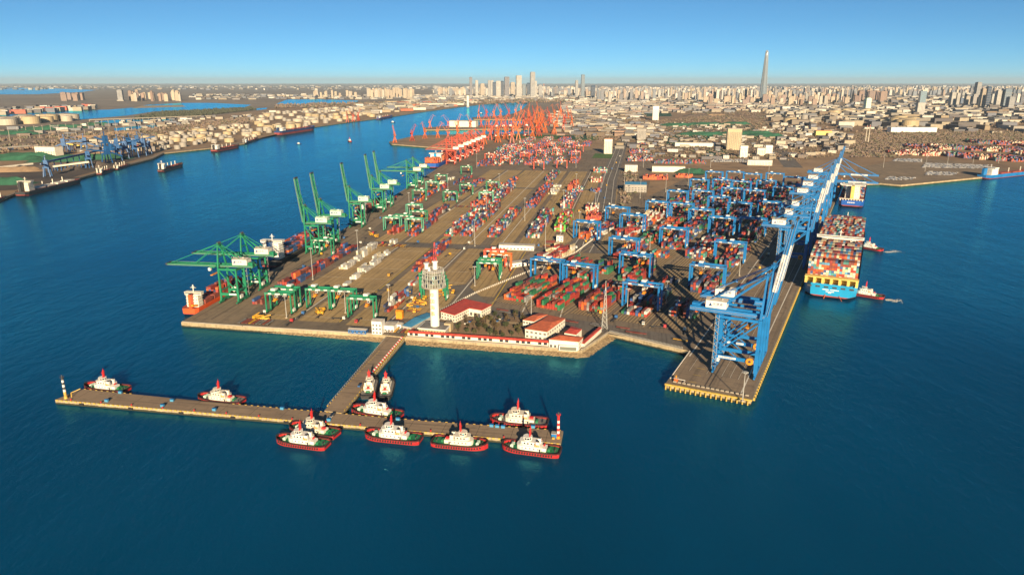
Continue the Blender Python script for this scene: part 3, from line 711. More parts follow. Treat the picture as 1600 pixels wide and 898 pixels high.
# ------------------------------------------------------------------ level-luffing portal cranes
def portal_crane(col, jib=58):
    P = []
    def part(name, mb, mats, subs=()): P.append((name, mb.mesh(name, mats), list(subs)))
    for x in (-5, 5):
        for y in (-5, 5): part('leg', MB().beam((x, y, .4), (x * .45, y * .45, 14), 1.5, 1.5), col)
    part('portal_frame', MB().box((0, 0, 14.6), (6.5, 6.5, 1.6)), col)
    part('column', MB().cyl((0, 0, 15.2), (0, 0, 21), 2.4, 2.0, 10), col)
    h = MB().box((-1.8, 0, 23.4), (9, 5, 4.6)); h.box((-5.2, 0, 23.2), (2.2, 5.4, 3.4)); h.box((2.9, 1.4, 24.6), (1.8, 1.8, 2.2), mi=1)
    part('slewing_house', h, [col, 'window_glass'])
    f = MB()
    for y in (-1.6, 1.6): f.beam((1.5, y, 25.5), (-2.2, y * .4, 36), .7, .7); f.beam((-5, y, 25.5), (-2.2, y * .4, 36), .6, .6)
    part('a_frame', f, col)
    a = R(jib); j = MB(); L_ = 30
    q = (2 + math.cos(a) * L_, 0, 25 + math.sin(a) * L_)
    for y in (-1.2, 1.2): j.beam((2, y, 25), (q[0], y * .3, q[2]), .9, 1.3, 0, .5, .7)
    for k in range(1, 6):
        t = k / 6; w = 1.2 * (1 - .7 * t); j.beam((2 + math.cos(a) * L_ * t, -w, 25 + math.sin(a) * L_ * t), (2 + math.cos(a) * L_ * t, w, 25 + math.sin(a) * L_ * t), .4, .4)
    part('jib', j, col)
    part('fly_jib', MB().beam((q[0] - 4, 0, q[2] + 3.4), (q[0] + 9, 0, q[2] - 5.5), .7, 1.0, 0, .4, .5), col)
    part('tie_rod', MB().beam((-2.2, 0, 36), (q[0] - 4, 0, q[2] + 3.2), .45, .45), col)
    part('hook_rope', MB().beam((q[0] + 9, 0, q[2] - 5.5), (q[0] + 9, 0, 12), .16, .16), 'dark_steel')
    return P
PC = [portal_crane('crane_orange', 62), portal_crane('crane_red', 55), portal_crane('crane_orange', 70)]
def portal_cranes(pts, group, fmt, tpls=PC, sc=1.15):
    os_ = [inst(tpls[k % len(tpls)], 'portal_crane', 'x', 'crane', (p[0], p[1], Z + .1), random.uniform(0, 6.28), group, sc) for k, p in enumerate(pts)]
    label_in_order(os_, fmt)
portal_cranes([(-420.2, 2569.7), (-369.8, 2655.0), (-335.1, 2761.8), (-289.1, 2793.9), (-241.0, 2699.8), (-211.8, 2793.9)], 'portal cranes on the nearest finger pier', 'orange portal crane on the nearest finger pier, %s from the left')
portal_cranes([(-387.1, 3404.3), (-304.6, 3428.4), (-255.8, 3428.4), (-199.3, 3452.8), (-148.2, 3477.6), (-112.0, 3502.7), (-75.2, 3528.1), (-31.6, 3553.9), (6.3, 3564.4)], 'portal cranes on the middle finger pier', 'orange portal crane on the middle finger pier, %s from the left')
portal_cranes([(-198.3, 4308.5), (-153.9, 4346.8), (-108.5, 4377.9), (-70.5, 4425.5), (-19.9, 4507.1), (24.8, 4679.5), (64.0, 5173.3)], 'portal cranes on the far finger pier', 'red portal crane on the far finger pier, %s from the left', sc=1.5)
portal_cranes([(64.3, 3288.8), (91.4, 3428.4), (106.8, 3160.0), (131.6, 3528.1), (86.4, 3745.7), (123.3, 3864.6), (204.7, 3288.8), (268.4, 3688.8), (311.2, 3991.3), (169.8, 3991.3), (190.7, 3580.1), (16.9, 3160.0), (36.5, 3428.4), (58.0, 3633.7), (132.7, 3244.7), (142.5, 3079.4), (205.1, 3991.3), (249.5, 4270.8), (297.6, 4425.5), (128.5, 4270.8), (105.6, 4591.7), (175.4, 4963.9), (227.8, 3201.8), (176.5, 3002.8), (0.0, 2929.9), (108.4, 2894.7), (340.1, 5066.5), (291.3, 3528.1), (-81.9, 2699.8), (-50.8, 2583.5), (-24.4, 2730.4), (0.0, 2556.0), (-98.5, 2502.5), (24.1, 2699.8), (-78.3, 2929.9), (78.8, 2761.8)], 'portal cranes around the inner basin', 'red portal crane by the inner basin, %s from the left', sc=1.5)
portal_cranes([(-887.5, 3895.6), (-877.1, 3991.3), (-862.7, 4057.7)], 'portal cranes on the opposite bank', 'red portal crane on the opposite river bank, %s from the left', [PC[1]], 1.3)

# ------------------------------------------------------------------ rip-rap bank, sea wall, pier, causeway
def bank(name, top, bot, z0, z1, nu=8):
    m = MB(); n = len(top)
    rows = []
    for i in range(n):
        row = []
        for k in range(nu + 1):
            t = k / nu; j = .0 if k in (0,) else random.uniform(-.5, .5)
            row.append((top[i][0] + (bot[i][0] - top[i][0]) * t + j * .6, top[i][1] + (bot[i][1] - top[i][1]) * t + j, z1 + (z0 - z1) * t + random.uniform(-.35, .35) * (0 < k)))
        rows.append(row)
    m.v = [p for r in rows for p in r]
    for i in range(n - 1):
        for k in range(nu): m.face([i * (nu + 1) + k, (i + 1) * (nu + 1) + k, (i + 1) * (nu + 1) + k + 1, i * (nu + 1) + k + 1][::-1])
    return struct(name, m, 'rock')
def lerp_line(a, b, n): return [(a[0] + (b[0] - a[0]) * k / n, a[1] + (b[1] - a[1]) * k / n) for k in range(n + 1)]
bank('rock_bank', lerp_line((-242.5, 598.3), (-112.4, 575.8), 110), lerp_line((-241.2, 597.0), (-110.9, 566.3), 110), -.6, 2.4)
bank('rock_bank', lerp_line((-91.6, 570.2), (55.0, 538.7), 150) + lerp_line((55.0, 538.7), (84.8, 581.5), 50)[1:], lerp_line((-90.3, 560.9), (54.9, 530.6), 150) + lerp_line((63.4, 532.7), (94.1, 578.9), 50)[1:], -.6, 2.4)
bank('rock_bank', lerp_line((84.8, 581.5), (138.3, 543.0), 60), lerp_line((94.1, 578.9), (137.7, 544.0), 60), -.6, 2.2)
def coping(name, a, b, w=1.6, h=1.0, mat='concrete', z=Z):
    m = MB().beam((a[0], a[1], z + h / 2), (b[0], b[1], z + h / 2), w, h); return struct(name, m, mat)
coping('sea_wall_coping', (-301.1, 608.6), (-241.9, 597.0))
coping('sea_wall_coping', (-241.3, 596.9), (-112.8, 575.3))
coping('sea_wall_coping', (-90.9, 569.6), (54.0, 538.8))
coping('sea_wall_coping', (57.1, 539.1), (84.0, 580.2))
coping('sea_wall_coping', (85.1, 580.4), (139.5, 539.7))
PZ = 3.2
pier_pts = [(-317.6, 447.9), (-309.2, 465.5), (-267.9, 456.8), (-193.2, 441.3), (-58.4, 416.1), (32.4, 402.5), (29.7, 386.1)]
pr = thing('pier', 'long straight concrete tug pier running across the foreground water', 'pier', (*pier_pts[0], 0))
o0 = pier_pts[0]
loc = [(x - o0[0], y - o0[1]) for x, y in pier_pts]
MB().prism(loc, -1.5, PZ, 1, 0, True).obj('deck', ['pier_deck', 'seawall'], pr)
def fender_row(parent, a, b, step, zt, name='fender', w=1.5, h=.9, mats=('yellow_paint', 'rubber')):
    L_ = math.dist(a, b); n = int(L_ / step); an = math.atan2(b[1] - a[1], b[0] - a[0])
    m1 = MB().box((0, 0, 0), (w, .5, h)).mesh(name, mats[0])
    for k in range(n):
        t = (k + .5) / n
        link(name, m1, parent, (a[0] + (b[0] - a[0]) * t, a[1] + (b[1] - a[1]) * t, zt), an)
nA, nB, fA, fB = loc[0], loc[6], loc[1], loc[5]
fender_row(pr, (nA[0], nA[1] - .3), (nB[0], nB[1] - .3), 3.6, PZ - .25)
fender_row(pr, (loc[1][0], loc[1][1] + .3), (loc[2][0], loc[2][1] + .3), 4.5, PZ - .2)
fender_row(pr, (loc[3][0], loc[3][1] + .3), (loc[4][0], loc[4][1] + .3), 4.5, PZ - .2)
fender_row(pr, (loc[4][0], loc[4][1] + .3), (loc[5][0], loc[5][1] + .3), 4.5, PZ - .2)
bl_m = MB().cyl((0, 0, 0), (0, 0, .7), .35, n=8).cyl((0, 0, .7), (0, 0, .95), .55, n=8).mesh('bollard', 'mast_red')
for k in range(15):
    t = (k + .5) / 15
    link('bollard', bl_m, pr, (nA[0] + (nB[0] - nA[0]) * t, nA[1] + (nB[1] - nA[1]) * t + 1.2, PZ))
rub = MB().box((0, 0, 0), (3.2, .9, 1.5)).mesh('tyre_panel', 'rubber')
for k in range(9):
    t = (k + .55) / 9.3
    link('tyre_panel', rub, pr, (nA[0] + (nB[0] - nA[0]) * t, nA[1] + (nB[1] - nA[1]) * t - .4, 1.6), R(-9.6))
# blue service cabinets along the pier
cabs = []
for k, (px, py) in enumerate([(-279.9, 444.8), (-237.6, 436.9), (-200.0, 431.0), (-235.0, 445.4), (-277.8, 458.4), (-155.0, 432.9), (-119.3, 416.1), (-74.4, 417.0), (-13.1, 408.1), (-9.4, 407.2), (-5.7, 406.4), (13.5, 406.4)]):
    m = MB().box((0, 0, .8), (2.4, 1.4, 1.6)); r_ = MB().box((0, 0, 1.68), (2.7, 1.7, .16)); c_ = thing('service_cabinet', 'x', 'cabinet', (px, py, PZ), R(-9.5), 'blue service cabinets on the pier')
    m.obj('case', 'blue_roof', c_); r_.obj('lid', 'crane_blue', c_); cabs.append(c_)
label_in_order(cabs, 'small blue service cabinet on the tug pier, %s from the left')
# causeway
cw = thing('causeway', 'concrete causeway joining the tug pier to the terminal', 'causeway', (*(-125.3, 430.2), 0))
c0 = (-125.3, 430.2)
cpts = [(x - c0[0], y - c0[1]) for x, y in [(-125.8, 430.2), (-113.3, 426.4), (-91.2, 575.5), (-108.1, 580.4)]]
MB().prism(cpts, -1.5, 3.6, 1, 0, True).obj('deck', ['pier_deck', 'seawall'], cw)
def rail(parent, a, b, z, name, mat, n, h=1.1, w=.22):
    m = MB().beam((a[0], a[1], z + h), (b[0], b[1], z + h), w, w)
    for k in range(n + 1):
        t = k / n; x, y = a[0] + (b[0] - a[0]) * t, a[1] + (b[1] - a[1]) * t; m.beam((x, y, z), (x, y, z + h), w, w)
    return m.obj(name, mat, parent)
rail(cw, (cpts[2][0] - .4, cpts[2][1]), (cpts[1][0] + (cpts[2][0] - cpts[1][0]) * .35, cpts[1][1] + (cpts[2][1] - cpts[1][1]) * .35), 3.6, 'railing', 'yellow_paint', 26, 1.2, .5)
rail(cw, (cpts[0][0] + .5, cpts[0][1] + 8), (cpts[3][0] + .5, cpts[3][1] - 2), 3.6, 'railing', 'lattice_grey', 40, 1.0, .18)
ms = MB().box((0, 0, .5), (1.2, 1.2, 1.0)).mesh('kerb_block', 'white_paint'); mr = MB().box((0, 0, .5), (1.2, 1.2, 1.0)).mesh('kerb_block', 'mast_red')
for k in range(34):
    t = .42 + k * .0165
    link('kerb_block', (ms, mr)[k % 2], cw, (cpts[1][0] + (cpts[2][0] - cpts[1][0]) * t - 2.6, cpts[1][1] + (cpts[2][1] - cpts[1][1]) * t, 3.6), R(80))
fender_row(cw, (cpts[0][0] - .3, cpts[0][1] + 6), (cpts[3][0] - .3, cpts[3][1] - 40), 4.5, 3.3)
fender_row(cw, (cpts[1][0] + .3, cpts[1][1] + 3), (cpts[1][0] + (cpts[2][0] - cpts[1][0]) * .4, cpts[1][1] + (cpts[2][1] - cpts[1][1]) * .4), 4.5, 3.3)
# beacons on the pier ends
def beacon(loc, cols, label, foot):
    t = thing('harbour_beacon', label, 'beacon', loc)
    MB().cyl((0, 0, 0), (0, 0, 1.6), 1.3, 1.0, 12).obj('foot', foot, t)
    for k, c in enumerate(cols): MB().cyl((0, 0, 1.6 + k * 1.75), (0, 0, 1.6 + (k + 1) * 1.75), .95 - k * .03, .92 - k * .03, 12).obj('band', c, t)
    h = 1.6 + len(cols) * 1.75
    g_ = MB().cyl((0, 0, h), (0, 0, h + .2), 1.35, n=12)
    for q in range(10): g_.beam((1.25 * math.cos(q * .628), 1.25 * math.sin(q * .628), h + .2), (1.25 * math.cos(q * .628), 1.25 * math.sin(q * .628), h + 1.1), .08, .08)
    g_.obj('gallery', cols[-1], t)
    l_ = MB().cyl((0, 0, h + .2), (0, 0, h + 1.5), .5, n=10); l_.cyl((0, 0, h + 1.5), (0, 0, h + 2.2), .6, .05, 10); l_.obj('lantern', 'dark_steel', t)
    return t
beacon((*(-311.3, 450.0), PZ), ['yellow_paint', 'yellow_paint', 'white_paint', 'dark_steel', 'white_paint', 'dark_steel', 'white_paint', 'dark_steel'], 'black and white striped beacon on yellow foot at the left pier end', 'yellow_paint')
beacon((*(28.6, 392.9), PZ), ['mast_red', 'white_paint', 'mast_red', 'white_paint', 'mast_red', 'white_paint', 'mast_red', 'mast_red'], 'red and white striped beacon at the right pier end', 'orange_part')
t = thing('pier_hut', 'small blue hut with grey roof beside the red and white beacon', 'hut', (*(26.3, 394.5), PZ), R(-9.5))
MB().box((0, 0, 1.3), (3.2, 3.2, 2.6)).obj('wall', 'crane_blue', t); MB().box((0, 0, 2.75), (3.7, 3.7, .3)).obj('roof', 'roof_grey', t); MB().box((-.3, -2.6, .5), (1.6, 1.6, 1.0)).obj('bin', 'yellow_paint', t)
t = thing('gangway_crane', 'small yellow davit crane at the left pier end', 'davit', (*(-308.5, 452.1), PZ), R(25))
MB().cyl((0, 0, 0), (0, 0, 3.2), .35, n=8).obj('post', 'yellow_paint', t); MB().beam((0, 0, 3.2), (6, 0, 5.2), .4, .5).obj('arm', 'yellow_paint', t)

# right dock: yellow fender beam, piles, bollards
dk = thing('dock_fendering', 'yellow fender beam and piles around the right dock end', 'fender', (*FB(0, 0), 0), R(63))
# local X along the dock, local -Y towards the water
MB().beam((-.6, 60.4, Z - .5), (-.6, -.6, Z - .5), 1.4, 1.1).obj('fender_beam', 'yellow_paint', dk)
MB().beam((-.6, -.6, Z - .3), (700, -.6, Z - .3), .8, .5).obj('edge_beam', 'concrete', dk)
pl = MB().cyl((0, 0, -2), (0, 0, Z - 1.2), .55, n=8).mesh('pile', 'yellow_paint')
for k in range(17): link('pile', pl, dk, (-.9, 2 + k * 3.6, 0))
fd = MB().box((0, 0, 0), (1.4, 1.3, 2.2)).mesh('fender_block', 'yellow_paint'); fr = MB().box((0, 0, 0), (1.0, 1.2, 1.5)).mesh('rubber_block', 'rubber')
for k in range(100):
    link('fender_block', fd, dk, (4 + k * 5.5, -1.4, Z - 1.0)); link('rubber_block', fr, dk, (6.75 + k * 5.5, -1.2, Z - 1.2))
bm_ = MB().box((0, 0, .5), (1.1, 2.4, 1.0)).mesh('parapet_block', 'concrete')
for k in range(16): link('parapet_block', bm_, dk, (4.4, 3.5 + k * 3.4, Z + .12))
rl_ = MB().beam((9, 59, Z + 1.1), (70, 59, Z + 1.1), .3, .3); [rl_.beam((9 + 61 * k / 20, 59, Z + .1), (9 + 61 * k / 20, 59, Z + 1.1), .25, .25) for k in range(21)]; rl_.beam((9, 59, Z + 1.1), (9, 48, Z + 1.1), .3, .3); rl_.beam((9, 48, Z + 1.1), (5.5, 48, Z + 1.1), .3, .3)
rl_.obj('guard_rail', 'white_paint', dk)
# fence along the wall between bank and dock
t = thing('white_fence', 'long white paling fence on the sea wall beside the right dock', 'fence', (*(85.8, 581.2), Z))
e_ = (139.9, 541.1); s_ = (85.8, 581.2); dx, dy = e_[0] - s_[0], e_[1] - s_[1]
pm = MB().beam((0, 0, 0), (0, 0, 1.9), .9, .25).mesh('panel', 'lattice_grey')
for k in range(56): link('panel', pm, t, (dx * k / 55, dy * k / 55, 0), math.atan2(dy, dx))
t = thing('navigation_hut', 'small orange red frame hut on the dock corner', 'hut', (*FB(6, -54), Z + .12), R(63))
MB().box((0, 0, 1.4), (2.6, 2.6, 2.8)).obj('frame', 'crane_orange', t); MB().box((0, 0, 3.0), (3.2, 3.2, .3)).obj('roof', 'roof_grey', t); MB().box((0, 0, 4.0), (.8, .8, 1.8)).obj('lantern', 'orange_part', t)

# ------------------------------------------------------------------ tugs
def loft(st, zs, mb, mats):
    """hull shell from stations (x, half-breadths per level); zs per station"""
    n = len(st); k = len(zs[0]); o = len(mb.v)
    for (x, hb), z in zip(st, zs):
        for j in range(k): mb.v.append((x + (hb[j][1] if isinstance(hb[j], tuple) else 0), -(hb[j][0] if isinstance(hb[j], tuple) else hb[j]), z[j]))
        for j in range(k): mb.v.append((x + (hb[j][1] if isinstance(hb[j], tuple) else 0), (hb[j][0] if isinstance(hb[j], tuple) else hb[j]), z[j]))
    for i in range(n - 1):
        a = o + i * 2 * k; b = a + 2 * k
        for j in range(k - 1):
            mb.face([a + j, b + j, b + j + 1, a + j + 1], mats[j]); mb.face([a + k + j, a + k + j + 1, b + k + j + 1, b + k + j], mats[j])
    for j in range(k - 1):
        mb.face([o + j, o + j + 1, o + k + j + 1, o + k + j], mats[j])
        e = o + (n - 1) * 2 * k; mb.face([e + j, e + k + j, e + k + j + 1, e + j + 1], mats[j])
def hull_stations(L_, B, n=14, bow=.22, stern=.10, bluff=.0):
    xs = []
    for i in range(n + 1):
        t = i / n; x = -L_ / 2 + L_ * t
        f = 1.0
        if t > 1 - bow: f = max(.02 + bluff, math.sqrt(max(0, 1 - ((t - (1 - bow)) / bow) ** 2)))
        if t < stern: f = min(f, .74 + .26 * math.sqrt(1 - ((stern - t) / stern) ** 2))
        xs.append((x, B / 2 * f))
    return xs
def tug_template(hull='hull_red', house='white_paint', deck='deck_green', mast='mast_red', L_=35, B=11.5, variant=0):
    P = []
    st0 = hull_stations(L_, B, 22, .30, .16, .05)
    st, zs = [], []
    for x, hb in st0:
        t = x / L_ + .5; sheer = 1.3 * max(0, (t - .55) / .45) ** 2 + .25 * max(0, (.2 - t) / .2)
        st.append((x, [hb * .86, hb * .95, hb, hb])); zs.append([-1, .5, 2.0 + sheer * .8, 3.2 + sheer])
    h = MB(); loft(st, zs, h, [1, 0, 0]); 
    dk_ = MB(); pts = [(x * .97, -hb[3] * .95) for x, hb in st] + [(x * .97, hb[3] * .95) for x, hb in st][::-1]
    dk_.sheet(pts, 2.3)
    f = MB()
    for i in range(len(st) - 1):
        for s in (-1, 1):
            a, b = (st[i][0], s * st[i][1][3], zs[i][3] - .35), (st[i + 1][0], s * st[i + 1][1][3], zs[i + 1][3] - .35); f.beam(a, b, .55, .55)
    e = st[-1]; f.cyl((e[0] - .3, -e[1][3] - .2, zs[-1][3] - .6), (e[0] - .3, e[1][3] + .2, zs[-1][3] - .6), .8, n=8)
    e = st[0]; f.cyl((e[0], -e[1][3] * .9, zs[0][3] - .7), (e[0], e[1][3] * .9, zs[0][3] - .7), .6, n=8)
    ty = MB()
    for i in range(2, len(st) - 3):
        for s in (-1, 1):
            x, y = (st[i][0] + st[i + 1][0]) / 2, s * (st[i][1][3] + st[i + 1][1][3]) / 2; ty.cyl((x, y, zs[i][3] - 1.5), (x, y + s * .35, zs[i][3] - 1.5), .62, n=8)
    P.append(('hull', h.mesh('hull', [hull, 'hull_dark']), [('deck', dk_.mesh('deck', deck)), ('fender', f.mesh('fender', 'rubber')), ('tyre_fenders', ty.mesh('tyre_fenders', 'rubber'))]))
    # deckhouse with rounded fore end
    def house_poly(x0, x1, w, r): return [(x0, -w / 2), (x1 - r, -w / 2), (x1 - r * .3, -w / 2 + r * .4), (x1, -w / 2 + r), (x1, w / 2 - r), (x1 - r * .3, w / 2 - r * .4), (x1 - r, w / 2), (x0, w / 2)]
    d1 = MB().prism(house_poly(-6.5, 8.2, 7.4, 2.4), 2.2, 5.2, 0); d1.prism(house_poly(-9.5, -6.5, 5.2, .6), 2.2, 4.4, 0)
    w1 = MB()
    for s in (-1, 1):
        for x in (-5, -2.6, -.2, 2.2, 4.4): w1.box((x, s * 3.72, 3.9), (.7, .1, .7))
        w1.box((-6.0, s * 3.72, 3.3), (.8, .1, 1.9))
    P.append(('deckhouse', d1.mesh('deckhouse', house), [('portholes', w1.mesh('portholes', 'window_glass'))]))
    d2 = MB().prism(house_poly(-2.5, 6.2, 5.6, 1.8), 5.2, 7.6, 0); d2.prism(house_poly(-3.2, 6.6, 6.2, 1.8), 7.55, 7.75, 0)
    w2 = MB()
    for s in (-1, 1):
        for x in (-1, 1.2, 3.2): w2.box((x, s * 2.82, 6.5), (1.0, .1, .8))
    P.append(('upper_house', d2.mesh('upper_house', house), [('windows', w2.mesh('windows', 'window_glass'))]))
    n8 = 10; wp = [(1.9 + 2.35 * math.cos(2 * math.pi * k / n8 + .31), 2.35 * math.sin(2 * math.pi * k / n8 + .31)) for k in range(n8)]
    wh = MB().prism(wp, 7.75, 8.6, 0); wg = MB().prism([((x - 1.9) * 1.03 + 1.9, y * 1.03) for x, y in wp], 8.35, 9.75, 0); wr = MB().prism([((x - 1.9) * 1.18 + 1.9, y * 1.18) for x, y in wp], 9.75, 10.05, 0)
    for k in range(n8): x, y = wp[k]; wr.beam(((x - 1.9) * 1.05 + 1.9, y * 1.05, 8.35), ((x - 1.9) * 1.05 + 1.9, y * 1.05, 9.75), .22, .22)
    P.append(('wheelhouse', wh.mesh('wheelhouse', house), [('window_band', wg.mesh('window_band', 'window_glass')), ('roof', wr.mesh('roof', house))]))
    m = MB().beam((.6, -.8, 10), (.3, -.25, 15.6), .45, .6); m.beam((.6, .8, 10), (.3, .25, 15.6), .45, .6)
    for z in (11, 12, 13, 14): m.beam((.45, -.9, z), (.45, .9, z), .35, .5)
    m.box((.4, 0, 12.6), (.9, 1.0, 3.6)); m.beam((.4, -1.6, 14.2), (.4, 1.6, 14.2), .2, .2); m.box((1.0, 0, 13.2), (.3, 2.2, .3)); m.beam((.3, 0, 15.4), (.3, 0, 17), .14, .14)
    P.append(('mast', m.mesh('mast', mast), []))
    for s in (-1, 1):
        fu = MB().box((-4.6, s * 2.3, 6.6), (2.2, 1.4, 3.0)); fu.box((-4.6, s * 2.3, 8.3), (1.5, 1.0, .7), mi=1); P.append(('funnel', fu.mesh('funnel', [house, 'dark_steel']), []))
    wi = MB().cyl((11.2, -1.5, 3.3), (11.2, 1.5, 3.3), .95, n=12); wi.box((11.2, -1.9, 3.1), (1.8, .5, 1.7)); wi.box((11.2, 1.9, 3.1), (1.8, .5, 1.7)); P.append(('bow_winch', wi.mesh('bow_winch', 'mint_house'), []))
    wi = MB().cyl((-11, -1, 3.1), (-11, 1, 3.1), .8, n=12); wi.box((-11, -1.4, 2.9), (1.4, .4, 1.4)); wi.box((-11, 1.4, 2.9), (1.4, .4, 1.4)); P.append(('aft_winch', wi.mesh('aft_winch', 'deck_green'), []))
    bo = MB()
    for x in (13.6, -14.6):
        for s in (-1, 1): bo.cyl((x, s * 1.2, 2.3), (x, s * 1.2, 3.6), .28, n=8)
        bo.beam((x, -1.5, 3.2), (x, 1.5, 3.2), .25, .25)
    P.append(('bitts', bo.mesh('bitts', 'dark_steel'), []))
    ra = MB()
    for s in (-1, 1):
        ra.beam((-6.3, s * 3.6, 6.2), (6, s * 3.6, 6.2), .09, .09)
        for k in range(9): ra.beam((-6.3 + k * 1.5, s * 3.6, 5.2), (-6.3 + k * 1.5, s * 3.6, 6.2), .08, .08)
    P.append(('railing', ra.mesh('railing', 'white_paint'), []))
    lb = MB().beam((-5.5, 2.9, 5.9), (-2.8, 2.9, 5.9), 1.1, .9); P.append(('workboat', lb.mesh('workboat', 'orange_part'), []))
    mo = MB()
    if variant: mo.box((-7.8, 0, 4.9), (2.2, 2.0, 1.1))
    else: mo.cyl((-8.2, -1.0, 5.6), (-8.2, 1.0, 5.6), .55, n=8)
    P.append(('fire_monitor', mo.mesh('fire_monitor', 'mast_red'), []))
    return P
TUG = tug_template()
TUG2 = tug_template(hull='hull_red', house='cream_wall', deck='deck_grey', variant=1)
TUG3 = tug_template(hull='hull_red', house='cream_wall', mast='mast_red', B=12.2, variant=1)
TUGD = tug_template(hull='hull_dark', house='cream_wall', deck='deck_grey', variant=1)
def place_between(a, b): return ((a[0] + b[0]) / 2, (a[1] + b[1]) / 2), math.atan2(b[1] - a[1], b[0] - a[0])
TUGS = (('red tug with white house moored behind the far left pier end', TUG, (-274.3, 466.4), (-315.5, 475.3), 35),
        ('red tug moored behind the pier between left end and causeway', TUG2, (-183.1, 446.5), (-225.3, 456.8), 35),
        ('front tug of the rafted pair at the pier middle, red hull', TUG, (-111.2, 385.9), (-148.0, 395.5), 35),
        ('rear tug of the rafted pair, lying against the pier', TUG3, (-107.6, 398.8), (-145.6, 412.5), 35),
        ('red tug at the near pier face, right of the rafted pair', TUG, (-54.9, 393.1), (-94.4, 401.3), 37),
        ('red tug at the near pier face, second from the right', TUG3, (-49.2, 392.3), (-14.5, 385.9), 35),
        ('red tug at the near pier face, rightmost beside the beacon', TUG, (28.8, 377.5), (-5.9, 386.7), 36),
        ('white and purple grey tug moored behind the right pier end', TUG2, (24.1, 414.3), (-15.2, 421.5), 38),
        ('red tug moored inside the corner of pier and causeway', TUG, (-70.5, 424.2), (-112.2, 437.5), 37),
        ('tug moored stern out along the causeway, nearer of two', TUGD, (-102.1, 450.5), (-105.2, 492.8), 33),
        ('tug rafted outside the causeway tug, farther right of two', TUGD, (-90.1, 448.5), (-92.2, 490.4), 33),
        ('red tug pushing the big container ship amidships', TUG, (490.2, 905.7), (467.1, 935.9), 35),
        ('red tug pushing the stern quarter of the big container ship', TUG, (383.2, 694.3), (356.3, 715.0), 35),
        ('small orange tug under way in the middle of the channel', TUG, (-652.0, 2788.8), (-563.4, 2583.0), 35))
for lab, tpl, a, b, L_ in TUGS:
    (x, y), an = place_between(a, b)
    inst(tpl, 'tug_boat', lab, 'tug boat', (x, y, 0), an, 'harbour tugs', L_ / 35)
# foam churned up astern of the two working tugs
for a, b in (((491.7, 902.1), (514.1, 909.4)), ((384.7, 692.1), (398.3, 685.5))):
    m = MB(); L_ = math.dist(a, b); an = math.atan2(b[1] - a[1], b[0] - a[0])
    for k in range(150):
        t = random.random() ** 1.5; s = random.uniform(.25, .95) * (1 - .5 * t); x = L_ * t; y = random.gauss(0, 1.0 + 3.2 * t); q = random.uniform(0, 3)
        m.cyl((x, y, .02), (x, y, .14), s, s * .6, 6)
    tag(m.obj('wake_foam', 'line_white', loc=(a[0], a[1], 0), rz=an), 'white wake foam astern of a working tug', 'foam', kind='stuff')

# ------------------------------------------------------------------ ships
def ship_hull(L_, B, D, boot=1.4, bow=.16, fc=3.0):
    st0 = hull_stations(L_, B, 26, bow, .05)
    st, zs = [], []
    for x, hb in st0:
        t = x / L_ + .5; k = max(0, (t - (1 - bow)) / bow)
        s = fc * max(0, (t - .88) / .12) ** .6 if t > .88 else 0
        aft = max(0, (.06 - t) / .06)
        st.append((x, [(hb * (.9 - .35 * k) * (1 - .12 * aft), 0), (hb * (.97 - .25 * k), 0), (hb * (1 - .1 * k), k * L_ * .012), (hb, k * L_ * .022)]))
        zs.append([-1.0 + 2.5 * aft, boot + 1.8 * aft, D * .72, D + s])
    return st, zs
def make_ship(name, label, loc, an, L_, B, D, hull, boot='boot_red', deck='deck_red', group='ships in the harbour', boot_h=1.4):
    t = thing(name, label, 'ship', (loc[0], loc[1], 0), an, group)
    st, zs = ship_hull(L_, B, D, boot_h)
    h = MB(); loft(st, zs, h, [1, 0, 0]); ho = h.obj('hull', [hull, boot], t)
    d = MB(); pts = [(x + hb[3][1], -hb[3][0] * .985) for x, hb in st] + [(x + hb[3][1], hb[3][0] * .985) for x, hb in st][::-1]
    d.sheet(pts, D - .9); d.obj('deck', deck, ho)
    return t
def superstructure(t, x, w, l, z, floors, wall='white_paint', bridge_w=None, funnel=True, fcol='hull_blue', fx=None):
    m = MB()
    for k in range(floors): m.box((x, 0, z + 1.4 + k * 2.8), (l * (1 - .03 * k), w * (1 - .015 * k), 2.8 - .02))
    for k in range(floors): m.box((x, 0, z + 2.75 + k * 2.8), (l + 1.0, w + .8, .2))
    so = m.obj('superstructure', wall, t)
    g_ = MB()
    for k in range(floors):
        for s in (-1, 1):
            n = max(3, int(w / 2.6))
            for j in range(n): g_.box((x + s * (l * (1 - .03 * k) / 2 + .03), -w / 2 + w * (j + .5) / n, z + 1.6 + k * 2.8), (.1, .9, .8))
    g_.obj('windows', 'window_glass', so)
    zb = z + floors * 2.8; bw = bridge_w or w
    b = MB().box((x + .5, 0, zb + 1.4), (l * .6, bw, 2.6)); b.box((x + .5, 0, zb + 2.85), (l * .7, bw + .8, .25)); bo = b.obj('bridge', wall, t)
    wb = MB().box((x + .5, 0, zb + 1.7), (l * .6 + .12, bw * .96, 1.0)); wb.obj('window_band', 'window_glass', bo)
    ms_ = MB().beam((x, 0, zb + 3), (x, 0, zb + 10), .7, .7); ms_.beam((x, -3, zb + 7), (x, 3, zb + 7), .3, .3); ms_.box((x, 0, zb + 8), (.6, 3, .4)); ms_.obj('radar_mast', wall, t)
    if funnel:
        fx = x - l * .9 if fx is None else fx
        f = MB().box((fx, 0, z + floors * 2.8 * .5 + 1), (l * .5, w * .22, floors * 2.8 + 2)); f.box((fx, 0, z + floors * 2.8 + 2.6), (l * .35, w * .14, 1.4), mi=1); f.obj('funnel', [fcol, 'dark_steel'], t)
CONT = []         # every container: x, y, z (bottom centre), angle, length, colour name, block, bay, row, tier
